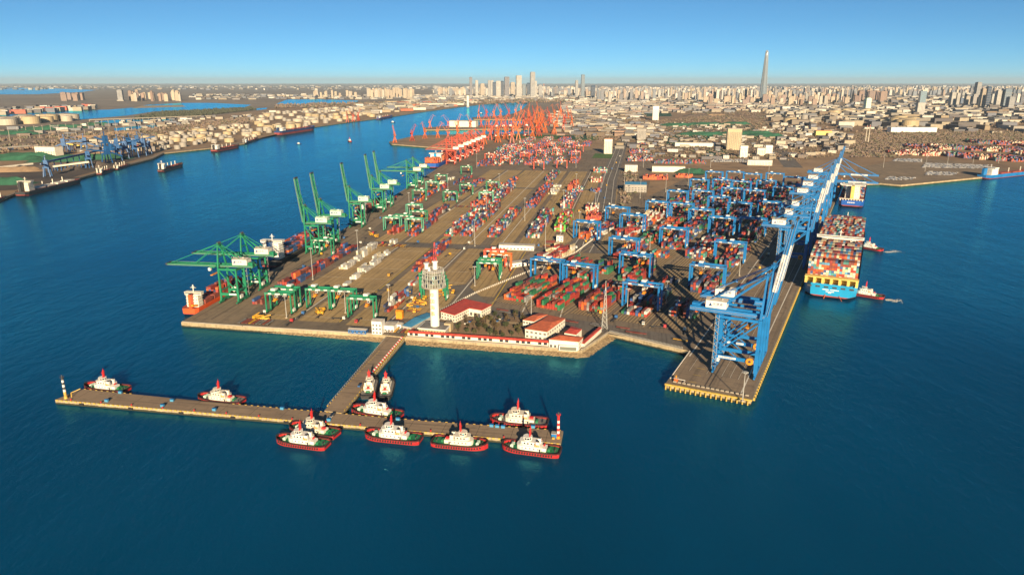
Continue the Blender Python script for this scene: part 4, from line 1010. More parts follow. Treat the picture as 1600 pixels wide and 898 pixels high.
PALS = dict(mix=['red'] * 5 + ['rust'] * 3 + ['blue'] * 4 + ['navy'] * 2 + ['white'] * 3 + ['orange'] * 2 + ['green'] * 2 + ['grey'] * 2 + ['teal'],
            redgreen=['red'] * 6 + ['rust'] * 3 + ['green'] * 5 + ['grey'] * 2 + ['orange'] * 2 + ['blue'],
            reefer=['white'] * 9 + ['cream'] * 3, redblue=['red'] * 4 + ['rust'] * 3 + ['blue'] * 4 + ['orange'] * 2 + ['navy'],
            orange=['orange'] * 6 + ['red'] * 4, lime=['lime'] * 4 + ['orange'] * 4 + ['red'] * 3 + ['white'] * 2,
            warm=['red'] * 4 + ['rust'] * 4 + ['orange'] * 3 + ['cream'] * 4 + ['white'] * 2 + ['blue'] * 2 + ['teal'] * 2 + ['skyblue'] * 2 + ['grey'],
            pale=['cream'] * 5 + ['white'] * 3 + ['red'] * 4 + ['rust'] * 2, dark=['navy'] * 3 + ['blue'] * 3 + ['rust'] * 3 + ['red'] * 3 + ['grey'] * 2 + ['green'] * 2)
CC = dict(red=(.38, .042, .032), rust=(.24, .06, .045), blue=(.03, .10, .28), navy=(.025, .04, .10), white=(.66, .64, .58), cream=(.62, .52, .33), orange=(.60, .13, .03),
          green=(.02, .19, .09), grey=(.30, .30, .29), teal=(.07, .30, .27), lime=(.10, .46, .04), skyblue=(.10, .32, .50))
CN = dict(red='red', rust='rust brown', blue='blue', navy='navy', white='white', cream='cream', orange='orange', green='green', grey='grey', teal='teal', lime='lime green', skyblue='light blue')
def ship_containers(loc, an, x0, x1, rows, z, tiers, pal, block, gap=1.3, drop=(0, 0, 0, 1, 1, 2)):
    ca, sa = math.cos(an), math.sin(an); n = max(1, int((x1 - x0) / (12.2 + gap)))
    for b in range(n):
        hmax = tiers(b, n) if callable(tiers) else tiers
        for r_ in range(rows):
            hh = max(1, hmax - random.choice(drop))
            for k in range(hh):
                lx, ly = x0 + (b + .5) * (x1 - x0) / n, (r_ - (rows - 1) / 2) * 2.52
                CONT.append((loc[0] + lx * ca - ly * sa, loc[1] + lx * sa + ly * ca, z + k * 2.62, an, 12.1, random.choice(PALS[pal]), block, b, r_, k))
# big container ship at the right dock
SA = R(63)
c0 = FB(473, 31)
# stern at u ~ 300
big = make_ship('container_ship', 'huge light blue container ship stacked with colourful boxes at the right dock', c0, SA, 352, 51, 15, 'hull_blue', 'boot_red', 'deck_grey', 'container ships', 1.0)
x = -352 / 2
m = MB()
for k in range(7): m.box((x + 4.2, -24 + k * 8, 17.6), (7.5, 2.4, 6.6))
m.box((x + 4.2, 0, 21.2), (8.2, 51, 1.0)); m.box((x + 8.6, 0, 16), (.8, 50, 5)); m.obj('lashing_bridge', 'bay_yellow', big)
m = MB()
for k in range(6): m.box((x - .05, -20 + k * 8, 11.8), (.5, 4.2, 1.7))
m.obj('mooring_openings', 'dark_steel', big)
m = MB()
bake_text(m, 'CONTAINER', 2.0, frame((x - .12, 0, 9.2), (0, -1, 0), (0, 0, 1)), 0)
me_ = MB()
for yy, ww, zz in ((4.2, 6.2, 9.2), (-4.2, 8.4, 9.2), (0, 8.0, 7.2), (0, 3.0, 5.9)): me_.box((x - .15, yy, zz), (.12, ww, .75))
me_.obj('stern_lettering', 'white_paint', big)
ship_containers(c0, SA, x + 9.5, x + 114, 19, 16.6, lambda b, n: 9 if b > 0 else 8, 'warm', 'the big ship, stern half', 1.0, (0, 0, 0, 0, 0, 1))
superstructure(big, x + 119, 38, 7, 15, 9, 'white_paint', 50, True, 'hull_dark', x + 127)
ship_containers(c0, SA, x + 132, x + 326, 19, 16.6, lambda b, n: 9 if b < n - 3 else 8 - (b - n + 3), 'warm', 'the big ship, bow half', 1.0, (0, 0, 0, 0, 1))
m = MB().beam((x + 338, 0, 17), (x + 338, 0, 36), .8, .8); m.obj('foremast', 'white_paint', big)
m = MB().beam((x - .2, 4, 4), (x - 3, 5, -1), .5, .5); m.beam((x - .2, -9, 4), (x - 6, -13, -1), .4, .4); m.obj('draught_gear', 'crane_orange', big)
# second ship farther along the dock
c1 = FB(1045, 27)
s6 = make_ship('container_ship', 'royal blue container ship with white superstructure, farther along the right dock', c1, SA, 260, 42, 12, 'hull_royal', 'boot_red', 'deck_red', 'container ships')
superstructure(s6, -92, 24, 15, 11, 8, 'white_paint', 40, True, 'bay_yellow', -108)
m = MB()
for k in range(9): m.box((-127, -18 + k * 4.5, 12.4), (5, 1.2, 3.0))
m.box((-127, 0, 14.4), (5.6, 40, .7)); m.obj('lashing_bridge', 'cream_wall', s6)
m = MB(); [m.box((-130.2, yy, 8.2), (.1, 2.0, 1.8)) for yy in (-4.8, -1.6, 1.6, 4.8)]; m.obj('stern_lettering', 'white_paint', s6)
ship_containers(c1, SA, -80, 110, 15, 12.5, 4, 'dark', 'the royal blue ship')
# orange coaster under the nearest green cranes
a_, b_ = (-310.8, 648.2), (-287.5, 804.3)
qx, qy, qa = on_quay(688, -10.5)
s1 = make_ship('cargo_ship', 'small orange hulled cargo ship moored at the front of the left quay', (qx, qy), qa, 100, 16.5, 7.4, 'hull_orange', 'boot_red', 'deck_red', 'ships at the left quay', .4)
superstructure(s1, -38, 12, 8, 6.5, 4, 'cream_wall', 17, True, 'hull_orange', -44.5)
m = MB(); [m.box((-24 + k * 17, 0, 8.6), (14.5, 13.5, 4.0)) for k in range(4)]; m.obj('hatch_coaming', 'deck_red', s1)
lb = MB().beam((-49.5, -4, 10.2), (-43.5, -5, 8.8), 2.0, 1.8); lb.obj('lifeboat', 'orange_part', s1)
ship_containers((qx, qy), qa, -8, 40, 5, 10.7, 2, 'redblue', 'the orange coaster')
# white-housed container ship behind it
qx, qy, qa = on_quay(912, -16)
s2 = make_ship('container_ship', 'dark hulled container ship with tall white superstructure at the left quay', (qx, qy), qa, 190, 27, 9, 'hull_dark', 'boot_red', 'deck_grey', 'ships at the left quay')
superstructure(s2, -80, 22, 13, 9, 7, 'white_paint', 27, True, 'truck_blue', -88)
ship_containers((qx, qy), qa, -66, 74, 10, 10, lambda b, n: random.choice((3, 4, 5)), 'redblue', 'the white-housed ship')
qx, qy, qa = on_quay(1225, -13)
s3 = make_ship('cargo_ship', 'dark cargo ship lying low beneath the raised green booms', (qx, qy), qa, 140, 21, 7, 'hull_dark', 'boot_red', 'deck_red', 'ships at the left quay')
superstructure(s3, -58, 16, 10, 7, 4, 'white_paint', 20, True, 'hull_dark', -64)
m = MB(); [m.box((-36 + k * 22, 0, 8.4), (18, 14, 4.0)) for k in range(4)]; m.obj('hatch_coaming', 'deck_red', s3)
qx, qy, qa = on_quay(1965, -24)
s4 = make_ship('container_ship', 'royal blue container ship loaded with red boxes at the red cranes', (qx, qy), qa, 260, 38, 12, 'hull_royal', 'boot_red', 'deck_red', 'container ships')
ship_containers((qx, qy), qa, -124, -84, 14, 12.5, 5, 'orange', 'the red crane ship'); superstructure(s4, -70, 30, 11, 11, 7, 'white_paint', 37)
ship_containers((qx, qy), qa, -56, 104, 14, 12.5, 5, 'orange', 'the red crane ship')
# vessels across the river and in the channel
def small_ship(a, b, B, D, hull, label, house='white_paint', deck='deck_red', boot='boot_red', floors=4, cargo=None, bh=1.4):
    (x, y), an = place_between(a, b); L_ = math.dist(a, b)
    t = make_ship('cargo_ship', label, (x, y), an, L_, B, D, hull, boot, deck, 'ships on the river', bh)
    superstructure(t, -L_ * .39, B * .8, L_ * .09, D - 1, floors, house, B, True, hull)
    n = 4
    for k in range(n): MB().box((-L_ * .22 + k * L_ * .17, 0, D + .8), (L_ * .13, B * .62, 2.6)).obj('hatch_cover', cargo or deck, t)
    for k in range(n - 1): MB().beam((-L_ * .135 + k * L_ * .17, 0, D - 1), (-L_ * .135 + k * L_ * .17, 0, D + 11), 1.4, 1.4).obj('deck_post', 'cream_wall', t)
    return t
small_ship((-984.4, 3010.8), (-925.7, 3359.1), 34, 17, 'hull_navy', 'large tanker with navy sides and red lower hull at the far bank', bh=8.5)
small_ship((-955.2, 2281.0), (-939.8, 2453.3), 24, 8, 'hull_dark', 'dark red bulk ship with white bridge moored by the tank farm', bh=4)
small_ship((-873.6, 1757.4), (-878.8, 1888.9), 17, 7, 'hull_dark', 'dark cargo ship under way near the left bank')
small_ship((-960.9, 1371.0), (-964.3, 1571.9), 26, 9, 'hull_dark', 'bulk carrier with cream superstructure moored at the lower left', 'cream_wall', cargo='cream_wall', floors=6)
small_ship((-994.4, 1701.1), (-1008.7, 1783.6), 14, 5, 'hull_dark', 'small cream coaster moored below the blue loaders', 'cream_wall', floors=3)
small_ship((-1006.2, 1797.0), (-1024.1, 1896.3), 12, 4, 'hull_dark', 'low barge moored right of the cream coaster', 'cream_wall', floors=2)
small_ship((-962.5, 2569.5), (-985.0, 2773.1), 14, 6, 'hull_dark', 'small tanker moored right of the dark red bulk ship', floors=3)
small_ship((-797.2, 4287.1), (-765.6, 4603.4), 26, 10, 'hull_navy', 'navy ship moored at the far bank beside red cranes', floors=3)
small_ship((1083.6, 1631.3), (1343.8, 1770.4), 27, 9, 'crane_blue', 'bright blue cargo ship with white bridge at the right edge', cargo='deck_red', floors=5)
small_ship((-952.5, 1288.0), (-971.7, 1339.7), 12, 4, 'hull_dark', 'barge end entering at the left edge of the view', 'cream_wall', floors=2)
for (x, y), lab in (((-764.9, 2569.5), 'small white launch left of the orange tug in the channel'), ((-650.9, 3947.3), 'small white boat beyond the nearest finger pier'), ((-215.0, 5070.1), 'white boat far up the channel')):
    t = thing('launch', lab, 'boat', (x, y, 0), R(40), None, 1.8 if y > 3000 else 1.2)
    h = MB(); st = [(a, [b * .8, b]) for a, b in hull_stations(16, 4.6, 10, .4, .1)]; loft(st, [[-.5, 1.6]] * len(st), h, [0]); h.sheet([(a, -b[1]) for a, b in st] + [(a, b[1]) for a, b in st][::-1], 1.4); h.obj('hull', 'hull_navy', t)
    MB().box((-1, 0, 2.8), (6, 3.2, 2.8)).obj('cabin', 'white_paint', t); MB().box((-1.5, 0, 4.8), (2.5, 2.4, 1.4)).obj('wheelhouse', 'white_paint', t)

# ------------------------------------------------------------------ buildings by the front
def wall_windows(parent, a, b, z, n, w, h, rows=1, dz=3.4, depth=.12, mat='window_glass', name='window'):
    """windows set on the wall from a to b (local ground points), each a part of its own"""
    L_ = math.dist(a, b); an = math.atan2(b[1] - a[1], b[0] - a[0]); nx, ny = math.sin(an), -math.cos(an)
    me = MB().box((0, 0, 0), (w, depth, h)).mesh(name, mat)
    fm = MB().box((0, -.02, -h / 2 - .12), (w + .4, .3, .16)); fm.box((0, -.02, 0), (.12, .22, h)); sm = fm.mesh('sill', 'white_paint')
    for r_ in range(rows):
        for k in range(n):
            t = (k + .5) / n
            o = link(name, me, parent, (a[0] + (b[0] - a[0]) * t + nx * .04, a[1] + (b[1] - a[1]) * t + ny * .04, z + r_ * dz), an)
            link('sill', sm, o)
def hip_house(parent, o, an, L_, W, h, roof='red_roof', wall='cream_wall', hip=True, rise=1.8, over=.7, wname='wall'):
    ca, sa = math.cos(an), math.sin(an)
    def T(x, y): return (o[0] + x * ca - y * sa, o[1] + x * sa + y * ca)
    c = [T(0, 0), T(L_, 0), T(L_, W), T(0, W)]
    MB().prism(c, 0, h, 0).obj(wname, wall, parent)
    e = [T(-over, -over), T(L_ + over, -over), T(L_ + over, W + over), T(-over, W + over)]
    k = min(L_, W) * .5 if hip else 0
    r1, r2 = (T(k, W / 2), T(L_ - k, W / 2)) if L_ >= W else (T(L_ / 2, k), T(L_ / 2, W - k))
    m = MB(); m.v = [(*p, h) for p in e] + [(*p, h + .35) for p in e] + [(*r1, h + .35 + rise), (*r2, h + .35 + rise)]
    for i in range(4): m.face([i, (i + 1) % 4, 4 + (i + 1) % 4, 4 + i])
    if L_ >= W: [m.face(f) for f in ([4, 5, 9, 8], [5, 6, 9], [6, 7, 8, 9], [7, 4, 8])]
    else: [m.face(f) for f in ([4, 5, 8], [5, 6, 9, 8], [6, 7, 9], [7, 4, 8, 9])]
    m.face([3, 2, 1, 0])
    ro = m.obj('roof', roof, parent)
    return c
def rel(p, o): return (p[0] - o[0], p[1] - o[1])
def quad_house(parent, pts, h, roof, wall='cream_wall', rise=1.2, ridge=None):
    """walls and a low pitched roof over any four-cornered plan"""
    MB().prism(pts, 0, h, 0).obj('wall', wall, parent)
    cx = sum(p[0] for p in pts) / len(pts); cy = sum(p[1] for p in pts) / len(pts)
    e = [(cx + (x - cx) * 1.03, cy + (y - cy) * 1.03) for x, y in pts]
    m = MB(); n = len(e); m.v = [(*p, h) for p in e] + [(*p, h + .3) for p in e]
    for i in range(n): m.face([i, (i + 1) % n, n + (i + 1) % n, n + i])
    q = len(m.v)
    mid = lambda a, b, t=.5: (a[0] + (b[0] - a[0]) * t, a[1] + (b[1] - a[1]) * t)
    r1 = mid(mid(e[0], e[3]), mid(e[1], e[2]), .22); r2 = mid(mid(e[0], e[3]), mid(e[1], e[2]), .78)
    m.v += [(*r1, h + .3 + rise), (*r2, h + .3 + rise)]
    for f in ([n, n + 1, q + 1, q], [n + 1, n + 2, q + 1], [n + 2, n + 3, q, q + 1], [n + 3, n, q]): m.face(f)
    m.obj('roof', roof, parent)
# L-shaped building beside the tower
o = (-52.2, 610.4)
b1 = thing('office_building', 'white L-shaped building with flat red roof beside the white tower', 'building', (*o, Z))
P1 = [rel(p, o) for p in [(-65.6, 617.6), (-46.1, 654.5), (-20.0, 636.1), (-28.5, 620.5), (-40.1, 626.2), (-51.7, 606.5)]]
MB().prism(P1, 0, 7.2, 0).obj('wall', 'cream_wall', b1)
cx, cy = sum(p[0] for p in P1) / 6, sum(p[1] for p in P1) / 6
MB().prism([(cx + (x - cx) * 1.04, cy + (y - cy) * 1.04) for x, y in P1], 7.2, 7.9, 0, None, True).obj('roof', 'red_roof', b1)
wall_windows(b1, P1[5], P1[4], 2.0, 7, 1.5, 1.6, 2, 3.2); wall_windows(b1, P1[0], P1[5], 2.0, 5, 1.5, 1.6, 2, 3.2); wall_windows(b1, P1[3], P1[2], 2.0, 5, 1.5, 1.6, 2, 3.2); wall_windows(b1, P1[4], P1[3], 2.4, 3, 2.4, 3.0, 1)
# two-winged office
o = (28.8, 562.1)
b2 = thing('office_building', 'two storey white office with orange red hip roofs near the sea wall', 'building', (*o, Z))
q = [rel(p, o) for p in [(11.2, 566.5), (29.4, 558.5), (47.2, 592.7), (32.9, 601.7)]]
quad_house(b2, q, 8.6, 'orange_roof', rise=1.8)
wall_windows(b2, q[0], q[1], 2.2, 5, 2.0, 1.5, 2, 3.9); wall_windows(b2, q[1], q[2], 2.2, 8, 2.0, 1.5, 2, 3.9)
q2 = [rel(p, o) for p in [(9.7, 591.6), (19.2, 587.2), (32.5, 605.9), (24.5, 609.6)]]
quad_house(b2, q2, 7.9, 'orange_roof', rise=1.6); wall_windows(b2, q2[0], q2[1], 2.2, 4, 1.8, 1.5, 2, 3.6)
# lower building at the corner of the sea wall
o = (54.7, 541.1)
b3 = thing('office_building', 'low white corner building with orange red roofs at the sea wall corner', 'building', (*o, Z))
q = [rel(p, o) for p in [(30.5, 543.5), (54.2, 537.6), (58.8, 548.1), (39.7, 555.8)]]
quad_house(b3, q, 7.4, 'orange_roof', rise=1.7); wall_windows(b3, q[0], q[1], 2.0, 7, 1.8, 2.2, 1); wall_windows(b3, q[1], q[2], 2.0, 3, 1.4, 1.5, 2, 3.2)
q3 = [rel(p, o) for p in [(44.3, 560.5), (53.7, 555.8), (59.8, 569.3), (51.1, 576.8)]]
quad_house(b3, q3, 7.0, 'red_roof', rise=1.5)
q4 = [rel(p, o) for p in [(57.1, 546.0), (59.6, 543.7), (78.4, 581.4), (76.6, 584.7)]]
quad_house(b3, q4, 3.6, 'red_roof', rise=.9)
m = MB().box((q[0][0] * .35 + q[1][0] * .65, q[0][1] * .35 + q[1][1] * .65 - 1.6, 2.2), (15, 3.0, 4.2), R(-9)); m.obj('porch', 'white_paint', b3)
m = MB().box((q[0][0] * .35 + q[1][0] * .65 - .2, q[0][1] * .35 + q[1][1] * .65 - 3.2, 2.0), (13.5, .2, 3.0), R(-9)); m.obj('glazed_front', 'drum_glass', b3)
# long colonnade on the sea wall
o = (-89.3, 569.9); e_ = (29.7, 545.5)
L_ = math.dist(o, e_); an = math.atan2(e_[1] - o[1], e_[0] - o[0])
cl = thing('colonnade', 'long low white colonnade with red tiled roof along the sea wall', 'building', (*o, Z), an)
MB().box((L_ / 2, 5.0, 1.7), (L_, .4, 3.4)).obj('rear_wall', 'cream_wall', cl)
m = MB(); m.v = [(-.5, .3, 3.5), (L_ + .5, .3, 3.5), (L_ + .5, 5.6, 3.5), (-.5, 5.6, 3.5), (-.5, 2.9, 4.8), (L_ + .5, 2.9, 4.8)]
for f in ([0, 1, 5, 4], [2, 3, 4, 5], [1, 2, 5], [3, 0, 4], [3, 2, 1, 0]): m.face(f)
m.obj('roof', 'red_roof', cl)
pm = MB().box((0, 0, 1.75), (1.7, .5, 3.5)).mesh('pier', 'cream_wall'); wm = MB().box((0, 0, .55), (3.1, .3, 1.1)).mesh('parapet', 'cream_wall'); gm = MB().box((0, 0, 2.0), (3.1, .1, 2.4)).mesh('opening_screen', 'window_glass')
n = int(L_ / 4.6)
for k in range(n + 1):
    link('pier', pm, cl, (L_ * k / n, 1.2, 0))
    if k < n: link('parapet', wm, cl, (L_ * (k + .5) / n, 1.25, 0)); (link('opening_screen', gm, cl, (L_ * (k + .5) / n, 1.9, 0)) if k % 7 not in (2, 5) else link('panel', MB().box((0, 0, 1.75), (3.1, .2, 3.4)).mesh('panel', 'cream_wall'), cl, (L_ * (k + .5) / n, 1.7, 0)))

# ------------------------------------------------------------------ white control tower
tx, ty = (-67.3, 582.0)
tw = thing('control_tower', 'tall white round tower with glazed drum, gold lettering and red mast', 'tower', (tx, ty, Z))
def rpoly(r, n=24, c=(0, 0), ph=0): return [(c[0] + r * math.cos(2 * math.pi * k / n + ph), c[1] + r * math.sin(2 * math.pi * k / n + ph)) for k in range(n)]
AN = R(-14)
b = MB().box((0, 0, 2.6), (24, 17, 5.2), AN); b.box((11.5, 4, 3.8), (6, 7, 7.6), AN); bo = b.obj('podium', 'tank_tan', tw)
s_ = MB().box((0, 0, 5.6), (26, 19, .7), AN); s_.obj('podium_roof', 'white_paint', bo)
MB().box((0, 0, 6.0), (24, 17, .2), AN).obj('roof_deck', 'deck_grey', bo)
ca, sa = math.cos(AN), math.sin(AN)
def TT(x, y): return (x * ca - y * sa, x * sa + y * ca)
wall_windows(tw, TT(-12, -8.55), TT(12, -8.55), 2.7, 9, 1.0, 2.6); wall_windows(tw, TT(12, -8.5), TT(12, .5), 2.7, 4, 1.0, 2.6)
col = MB().cyl((0, 0, 6), (0, 0, 41), 3.95, 3.85, 32); col.obj('shaft', 'white_paint', tw, smooth=False)
for k, ch in enumerate('中国海事'):
    m = MB(); aa = R(-107)
    bake_text(m, ch, 4.4, frame((4.02 * math.cos(aa), 4.02 * math.sin(aa), 34.5 - k * 5.6), (math.cos(aa + R(90)), math.sin(aa + R(90)), 0), (0, 0, 1)), 0)
    m.obj('gold_character', 'gold', tw)
pf = MB().cyl((0, 0, 40), (0, 0, 41.6), 5, 10.9, 32); pf.cyl((0, 0, 41.6), (0, 0, 42.2), 10.9, 10.9, 32); pf.obj('gallery_floor', 'concrete', tw)
co = MB().cyl((0, 0, 42.4), (0, 0, 55), 4.2, 4.2, 28); co.obj('drum_core', 'drum_glass', tw)
fr_ = MB()
zs_ = (42.6, 46.2, 49.8, 53.4, 57.0)
rr = lambda z: 10.2 if z < 48 else 10.2 - (z - 48) * .16
for k in range(28):
    a0, a1 = 2 * math.pi * k / 28, 2 * math.pi * (k + 1) / 28
    fr_.beam((rr(42) * math.cos(a0), rr(42) * math.sin(a0), 42.6), (rr(57) * math.cos(a0), rr(57) * math.sin(a0), 57.4), .35, .35)
    for z in zs_: r_ = rr(z); fr_.beam((r_ * math.cos(a0), r_ * math.sin(a0), z), (r_ * math.cos(a1), r_ * math.sin(a1), z), .35, .4)
fr_.obj('drum_frame', 'lattice_grey', tw)
pn = []
for j in range(3):
    z0, z1 = zs_[j], zs_[j + 1]
    for k in range(28):
        if (k * 7 + j * 5) % 11 in (0, 4, 6, 9): continue
        a0, a1 = 2 * math.pi * k / 28, 2 * math.pi * (k + 1) / 28; r_ = (rr(z0) + rr(z1)) / 2 - .25
        m = MB(); m.add([(r_ * math.cos(a0), r_ * math.sin(a0), z0 + .3), (r_ * math.cos(a1), r_ * math.sin(a1), z0 + .3), (r_ * math.cos(a1), r_ * math.sin(a1), z1 - .3), (r_ * math.cos(a0), r_ * math.sin(a0), z1 - .3)], [(0, 1, 2, 3)]); m.obj('pane', 'drum_glass' if (k + j) % 3 else 'window_glass', tw)
tp = MB().cyl((0, 0, 55), (0, 0, 55.6), 8.2, 8.2, 28); tp.obj('drum_roof', 'roof_grey', tw)
m = MB().cyl((1.5, 1, 56.6), (1.5, 1, 63), 2.2, 2.0, 14); m.cyl((1.5, 1, 63), (1.5, 1, 64), 2.8, 2.4, 14); m.obj('lantern_room', 'white_paint', tw)
m = MB().cyl((-6, 2, 56.6), (-6, 2, 61.5), 1.7, 1.7, 12); m.cyl((-6, 2, 61.5), (-6, 2, 62), 2.6, 2.6, 12); m.obj('radar_turret', 'white_paint', tw)
m = MB().cyl((-3, -5, 56.6), (-3, -5, 60), 1.3, .9, 12); m.obj('radome', 'white_paint', tw)
for k in range(5):
    m = MB(); z0, z1 = 64 + k * 3.2, 64 + (k + 1) * 3.2; w0, w1 = 1.3 - k * .2, 1.3 - (k + 1) * .2
    for sx in (-1, 1):
        for sy in (-1, 1): m.beam((1.5 + sx * w0, 1 + sy * w0, z0), (1.5 + sx * w1, 1 + sy * w1, z1), .3, .3)
    for s in (-1, 1): m.beam((1.5 - w0, 1 + s * w0, z0), (1.5 + w1, 1 + s * w1, z1), .2, .2); m.beam((1.5 + s * w0, 1 - w0, z0), (1.5 + s * w1, 1 + w1, z1), .2, .2)
    m.box((1.5, 1, z1), (w1 * 2 + .5, w1 * 2 + .5, .2)); m.obj('mast_section', 'mast_red' if k % 2 == 0 else 'boot_red', tw)

# lattice radio mast at the corner, light masts
lm = thing('lattice_mast', 'grey lattice radio mast at the sea wall corner', 'mast', (*(82.0, 591.2), Z))
H_ = 38
for k in range(9):
    m = MB(); z0, z1 = H_ * k / 9, H_ * (k + 1) / 9; w0, w1 = 2.4 - k * .24, 2.4 - (k + 1) * .24
    for sx, sy in ((-1, -1), (1, -1), (1, 1), (-1, 1)): m.beam((sx * w0, sy * w0, z0), (sx * w1, sy * w1, z1), .34, .34)
    for s in (-1, 1):
        m.beam((-w0, s * w0, z0), (w1, s * w1, z1), .2, .2); m.beam((w0, s * w0, z0), (-w1, s * w1, z1), .2, .2); m.beam((s * w0, -w0, z0), (s * w1, w1, z1), .2, .2); m.beam((s * w0, w0, z0), (s * w1, -w1, z1), .2, .2)
    m.obj('section', 'lattice_grey', lm)
MB().beam((0, 0, H_), (0, 0, H_ + 6), .2, .2).obj('aerial', 'white_paint', lm)
def mast_tpl(h):
    p = MB().cyl((0, 0, 0), (0, 0, h), .42, .2, 8).mesh('pole', 'lattice_grey')
    c = MB().cyl((0, 0, h - .4), (0, 0, h), 1.5, n=10)
    for k in range(8): c.box((1.7 * math.cos(k * .785), 1.7 * math.sin(k * .785), h - .6), (.7, .7, .5))
    f = MB().box((0, 0, .5), (1.8, 1.8, 1.0)).mesh('footing', 'concrete')
    return [('pole', p, []), ('lamp_crown', c.mesh('lamp_crown', 'lattice_grey'), []), ('footing', f, [])]
M35, M20 = mast_tpl(36), mast_tpl(22)
MP = [(43.4, 894.0), (-220.7, 751.7), (-190.7, 849.0), (-49.5, 916.3), (95.1, 976.9), (137.7, 1152.4), (-169.5, 1152.4), (-127.5, 1399.4), (-25.5, 1399.4), (127.5, 1399.4), (86.8, 1182.5), (241.0, 1319.2), (49.1, 1813.7), (163.6, 1813.7), (-90.0, 1813.7), (403.9, 1261.0), (260.5, 1182.5), (577.1, 1591.7), (306.0, 1399.4), (991.0, 2354.6), (949.1, 1813.7), (1010.3, 1733.3), (1147.0, 1871.4), (1133.9, 2086.2), (1253.0, 2182.0), (1233.4, 1901.6), (1312.2, 1917.1), (507.3, 1813.7), (335.5, 1813.7), (567.8, 2182.0), (223.1, 1399.4), (372.2, 1489.6), (-43.4, 1182.5), (20.2, 1096.5)]
os_ = [inst(M35, 'light_mast', 'x', 'light mast', (*p, Z + .2), 0, 'tall yard light masts') for p in MP]
label_in_order(os_, 'tall grey yard light mast, %s from the left across the port')
MP = [(-39.9, 726.2), (17.8, 619.5), (153.6, 669.0), (256.9, 767.8), (110.6, 642.4), (-209.2, 619.5), (-157.9, 634.6), (-120.3, 656.5), (176.6, 879.7), (148.9, 605.1), (158.2, 442.1), (56.3, 799.1)]
os_ = [inst(M20, 'lamp_post', 'x', 'lamp post', (*p, Z + .2), 0, 'lamp posts near the front') for p in MP]
label_in_order(os_, 'slim grey lamp post near the waterfront, %s from the left')

# ------------------------------------------------------------------ small buildings and sheds of the terminal
def shed(label, a, W, D, h, an, wall, roof, cat='building', name='shed', wins=0, floors=1, group=None):
    t = thing(name, label, cat, (*a, Z + .2), an, group)
    MB().box((0, 0, h / 2), (W, D, h)).obj('wall', wall, t)
    m = MB(); m.v = [(-W / 2 - .4, -D / 2 - .4, h), (W / 2 + .4, -D / 2 - .4, h), (W / 2 + .4, D / 2 + .4, h), (-W / 2 - .4, D / 2 + .4, h), (-W / 2 - .4, 0, h + .9 + D * .02), (W / 2 + .4, 0, h + .9 + D * .02)]
    for f in ([0, 1, 5, 4], [2, 3, 4, 5], [1, 2, 5], [3, 0, 4], [3, 2, 1, 0]): m.face(f)
    m.obj('roof', roof, t)
    if wins: wall_windows(t, (-W / 2, -D / 2), (W / 2, -D / 2), 1.7, wins, W / wins * .5, 1.5, floors, 3.3)
    return t
B80, B63 = R(-9.5), R(-27)
shed('blue roofed warehouse with pale walls beside the central road', (248.9, 1416.6), 42, 46, 15, B80, 'tank_grey', 'blue_roof', wins=7, floors=3)
shed('small white two storey block by the causeway gate', (-116.4, 579.6), 9, 9, 12, B80, 'white_paint', 'roof_grey', wins=3, floors=3)
shed('white guard house at the landward causeway end', (-106.5, 587.8), 9, 14, 6, B80, 'white_paint', 'roof_grey', wins=3)
shed('lower white annex beside the causeway guard house', (-101.6, 592.9), 8, 7, 4.2, B80, 'white_paint', 'roof_grey', wins=2)
shed('long blue roofed shelter left of the tower podium', (-84.3, 605.1), 9, 40, 3.2, R(-26), 'lattice_grey', 'blue_roof')
shed('small orange kiosk behind the causeway guard house', (-104.0, 619.5), 6, 5, 7, B80, 'orange_part', 'orange_part')
shed('low blue shed at the front sea wall', (-134.3, 579.6), 16, 6, 3.5, B80, 'truck_blue', 'roof_grey', wins=4)
shed('long white workshop beside the cross road', (6.7, 901.3), 46, 14, 6, B80, 'white_paint', 'roof_grey', wins=10)
shed('white sloped roof shed by the yard fence', (6.1, 814.1), 26, 12, 5, R(28), 'white_paint', 'roof_grey', wins=5)
shed('small white hut on the cross road corner', (66.0, 947.7), 9, 8, 8, B80, 'white_paint', 'roof_grey', wins=2, floors=2)
shed('cream office block left of the central road', (291.3, 1733.3), 30, 22, 16, B80, 'cream_wall', 'roof_grey', wins=7, floors=4)
shed('tall cream gate tower with orange top beside the central road', (293.7, 2182.0), 24, 20, 44, B80, 'cream_wall', 'crane_orange', 'tower block', 'tower_block', 5, 11)
shed('tall beige office tower behind the blue yard', (713.7, 2309.0), 44, 30, 66, B80, 'tank_tan', 'cream_wall', 'tower block', 'tower_block', 8, 17)
shed('white mid rise block right of the beige office tower', (670.8, 2068.0), 21, 20, 33, B80, 'white_paint', 'cream_wall', 'tower block', 'tower_block', 5, 8)
shed('long cream office front behind the blue yard', (651.1, 1871.4), 62, 18, 13, B80, 'cream_wall', 'roof_grey', wins=16, floors=3)
shed('white block right of the long cream office', (769.4, 2142.7), 20, 18, 28, B80, 'white_paint', 'cream_wall', 'tower block', 'tower_block', 5, 7)
shed('pale block beside the white block, with flat roof', (739.8, 2123.5), 22, 16, 22, B80, 'cream_wall', 'roof_grey', 'tower block', 'tower_block', 5, 5)
shed('long cream warehouse above the red stacks', (382.2, 1733.3), 78, 24, 13, B80, 'cream_wall', 'tank_tan')
shed('grey block with white side in the scrub right of the road', (486.8, 2699.8), 34, 26, 42, B80, 'tank_grey', 'roof_grey', 'tower block', 'tower_block', 6, 10)
shed('white slab tower far up the central road', (818.6, 4126.4), 34, 30, 78, B80, 'white_paint', 'roof_grey', 'tower block', 'tower_block', 6, 18)
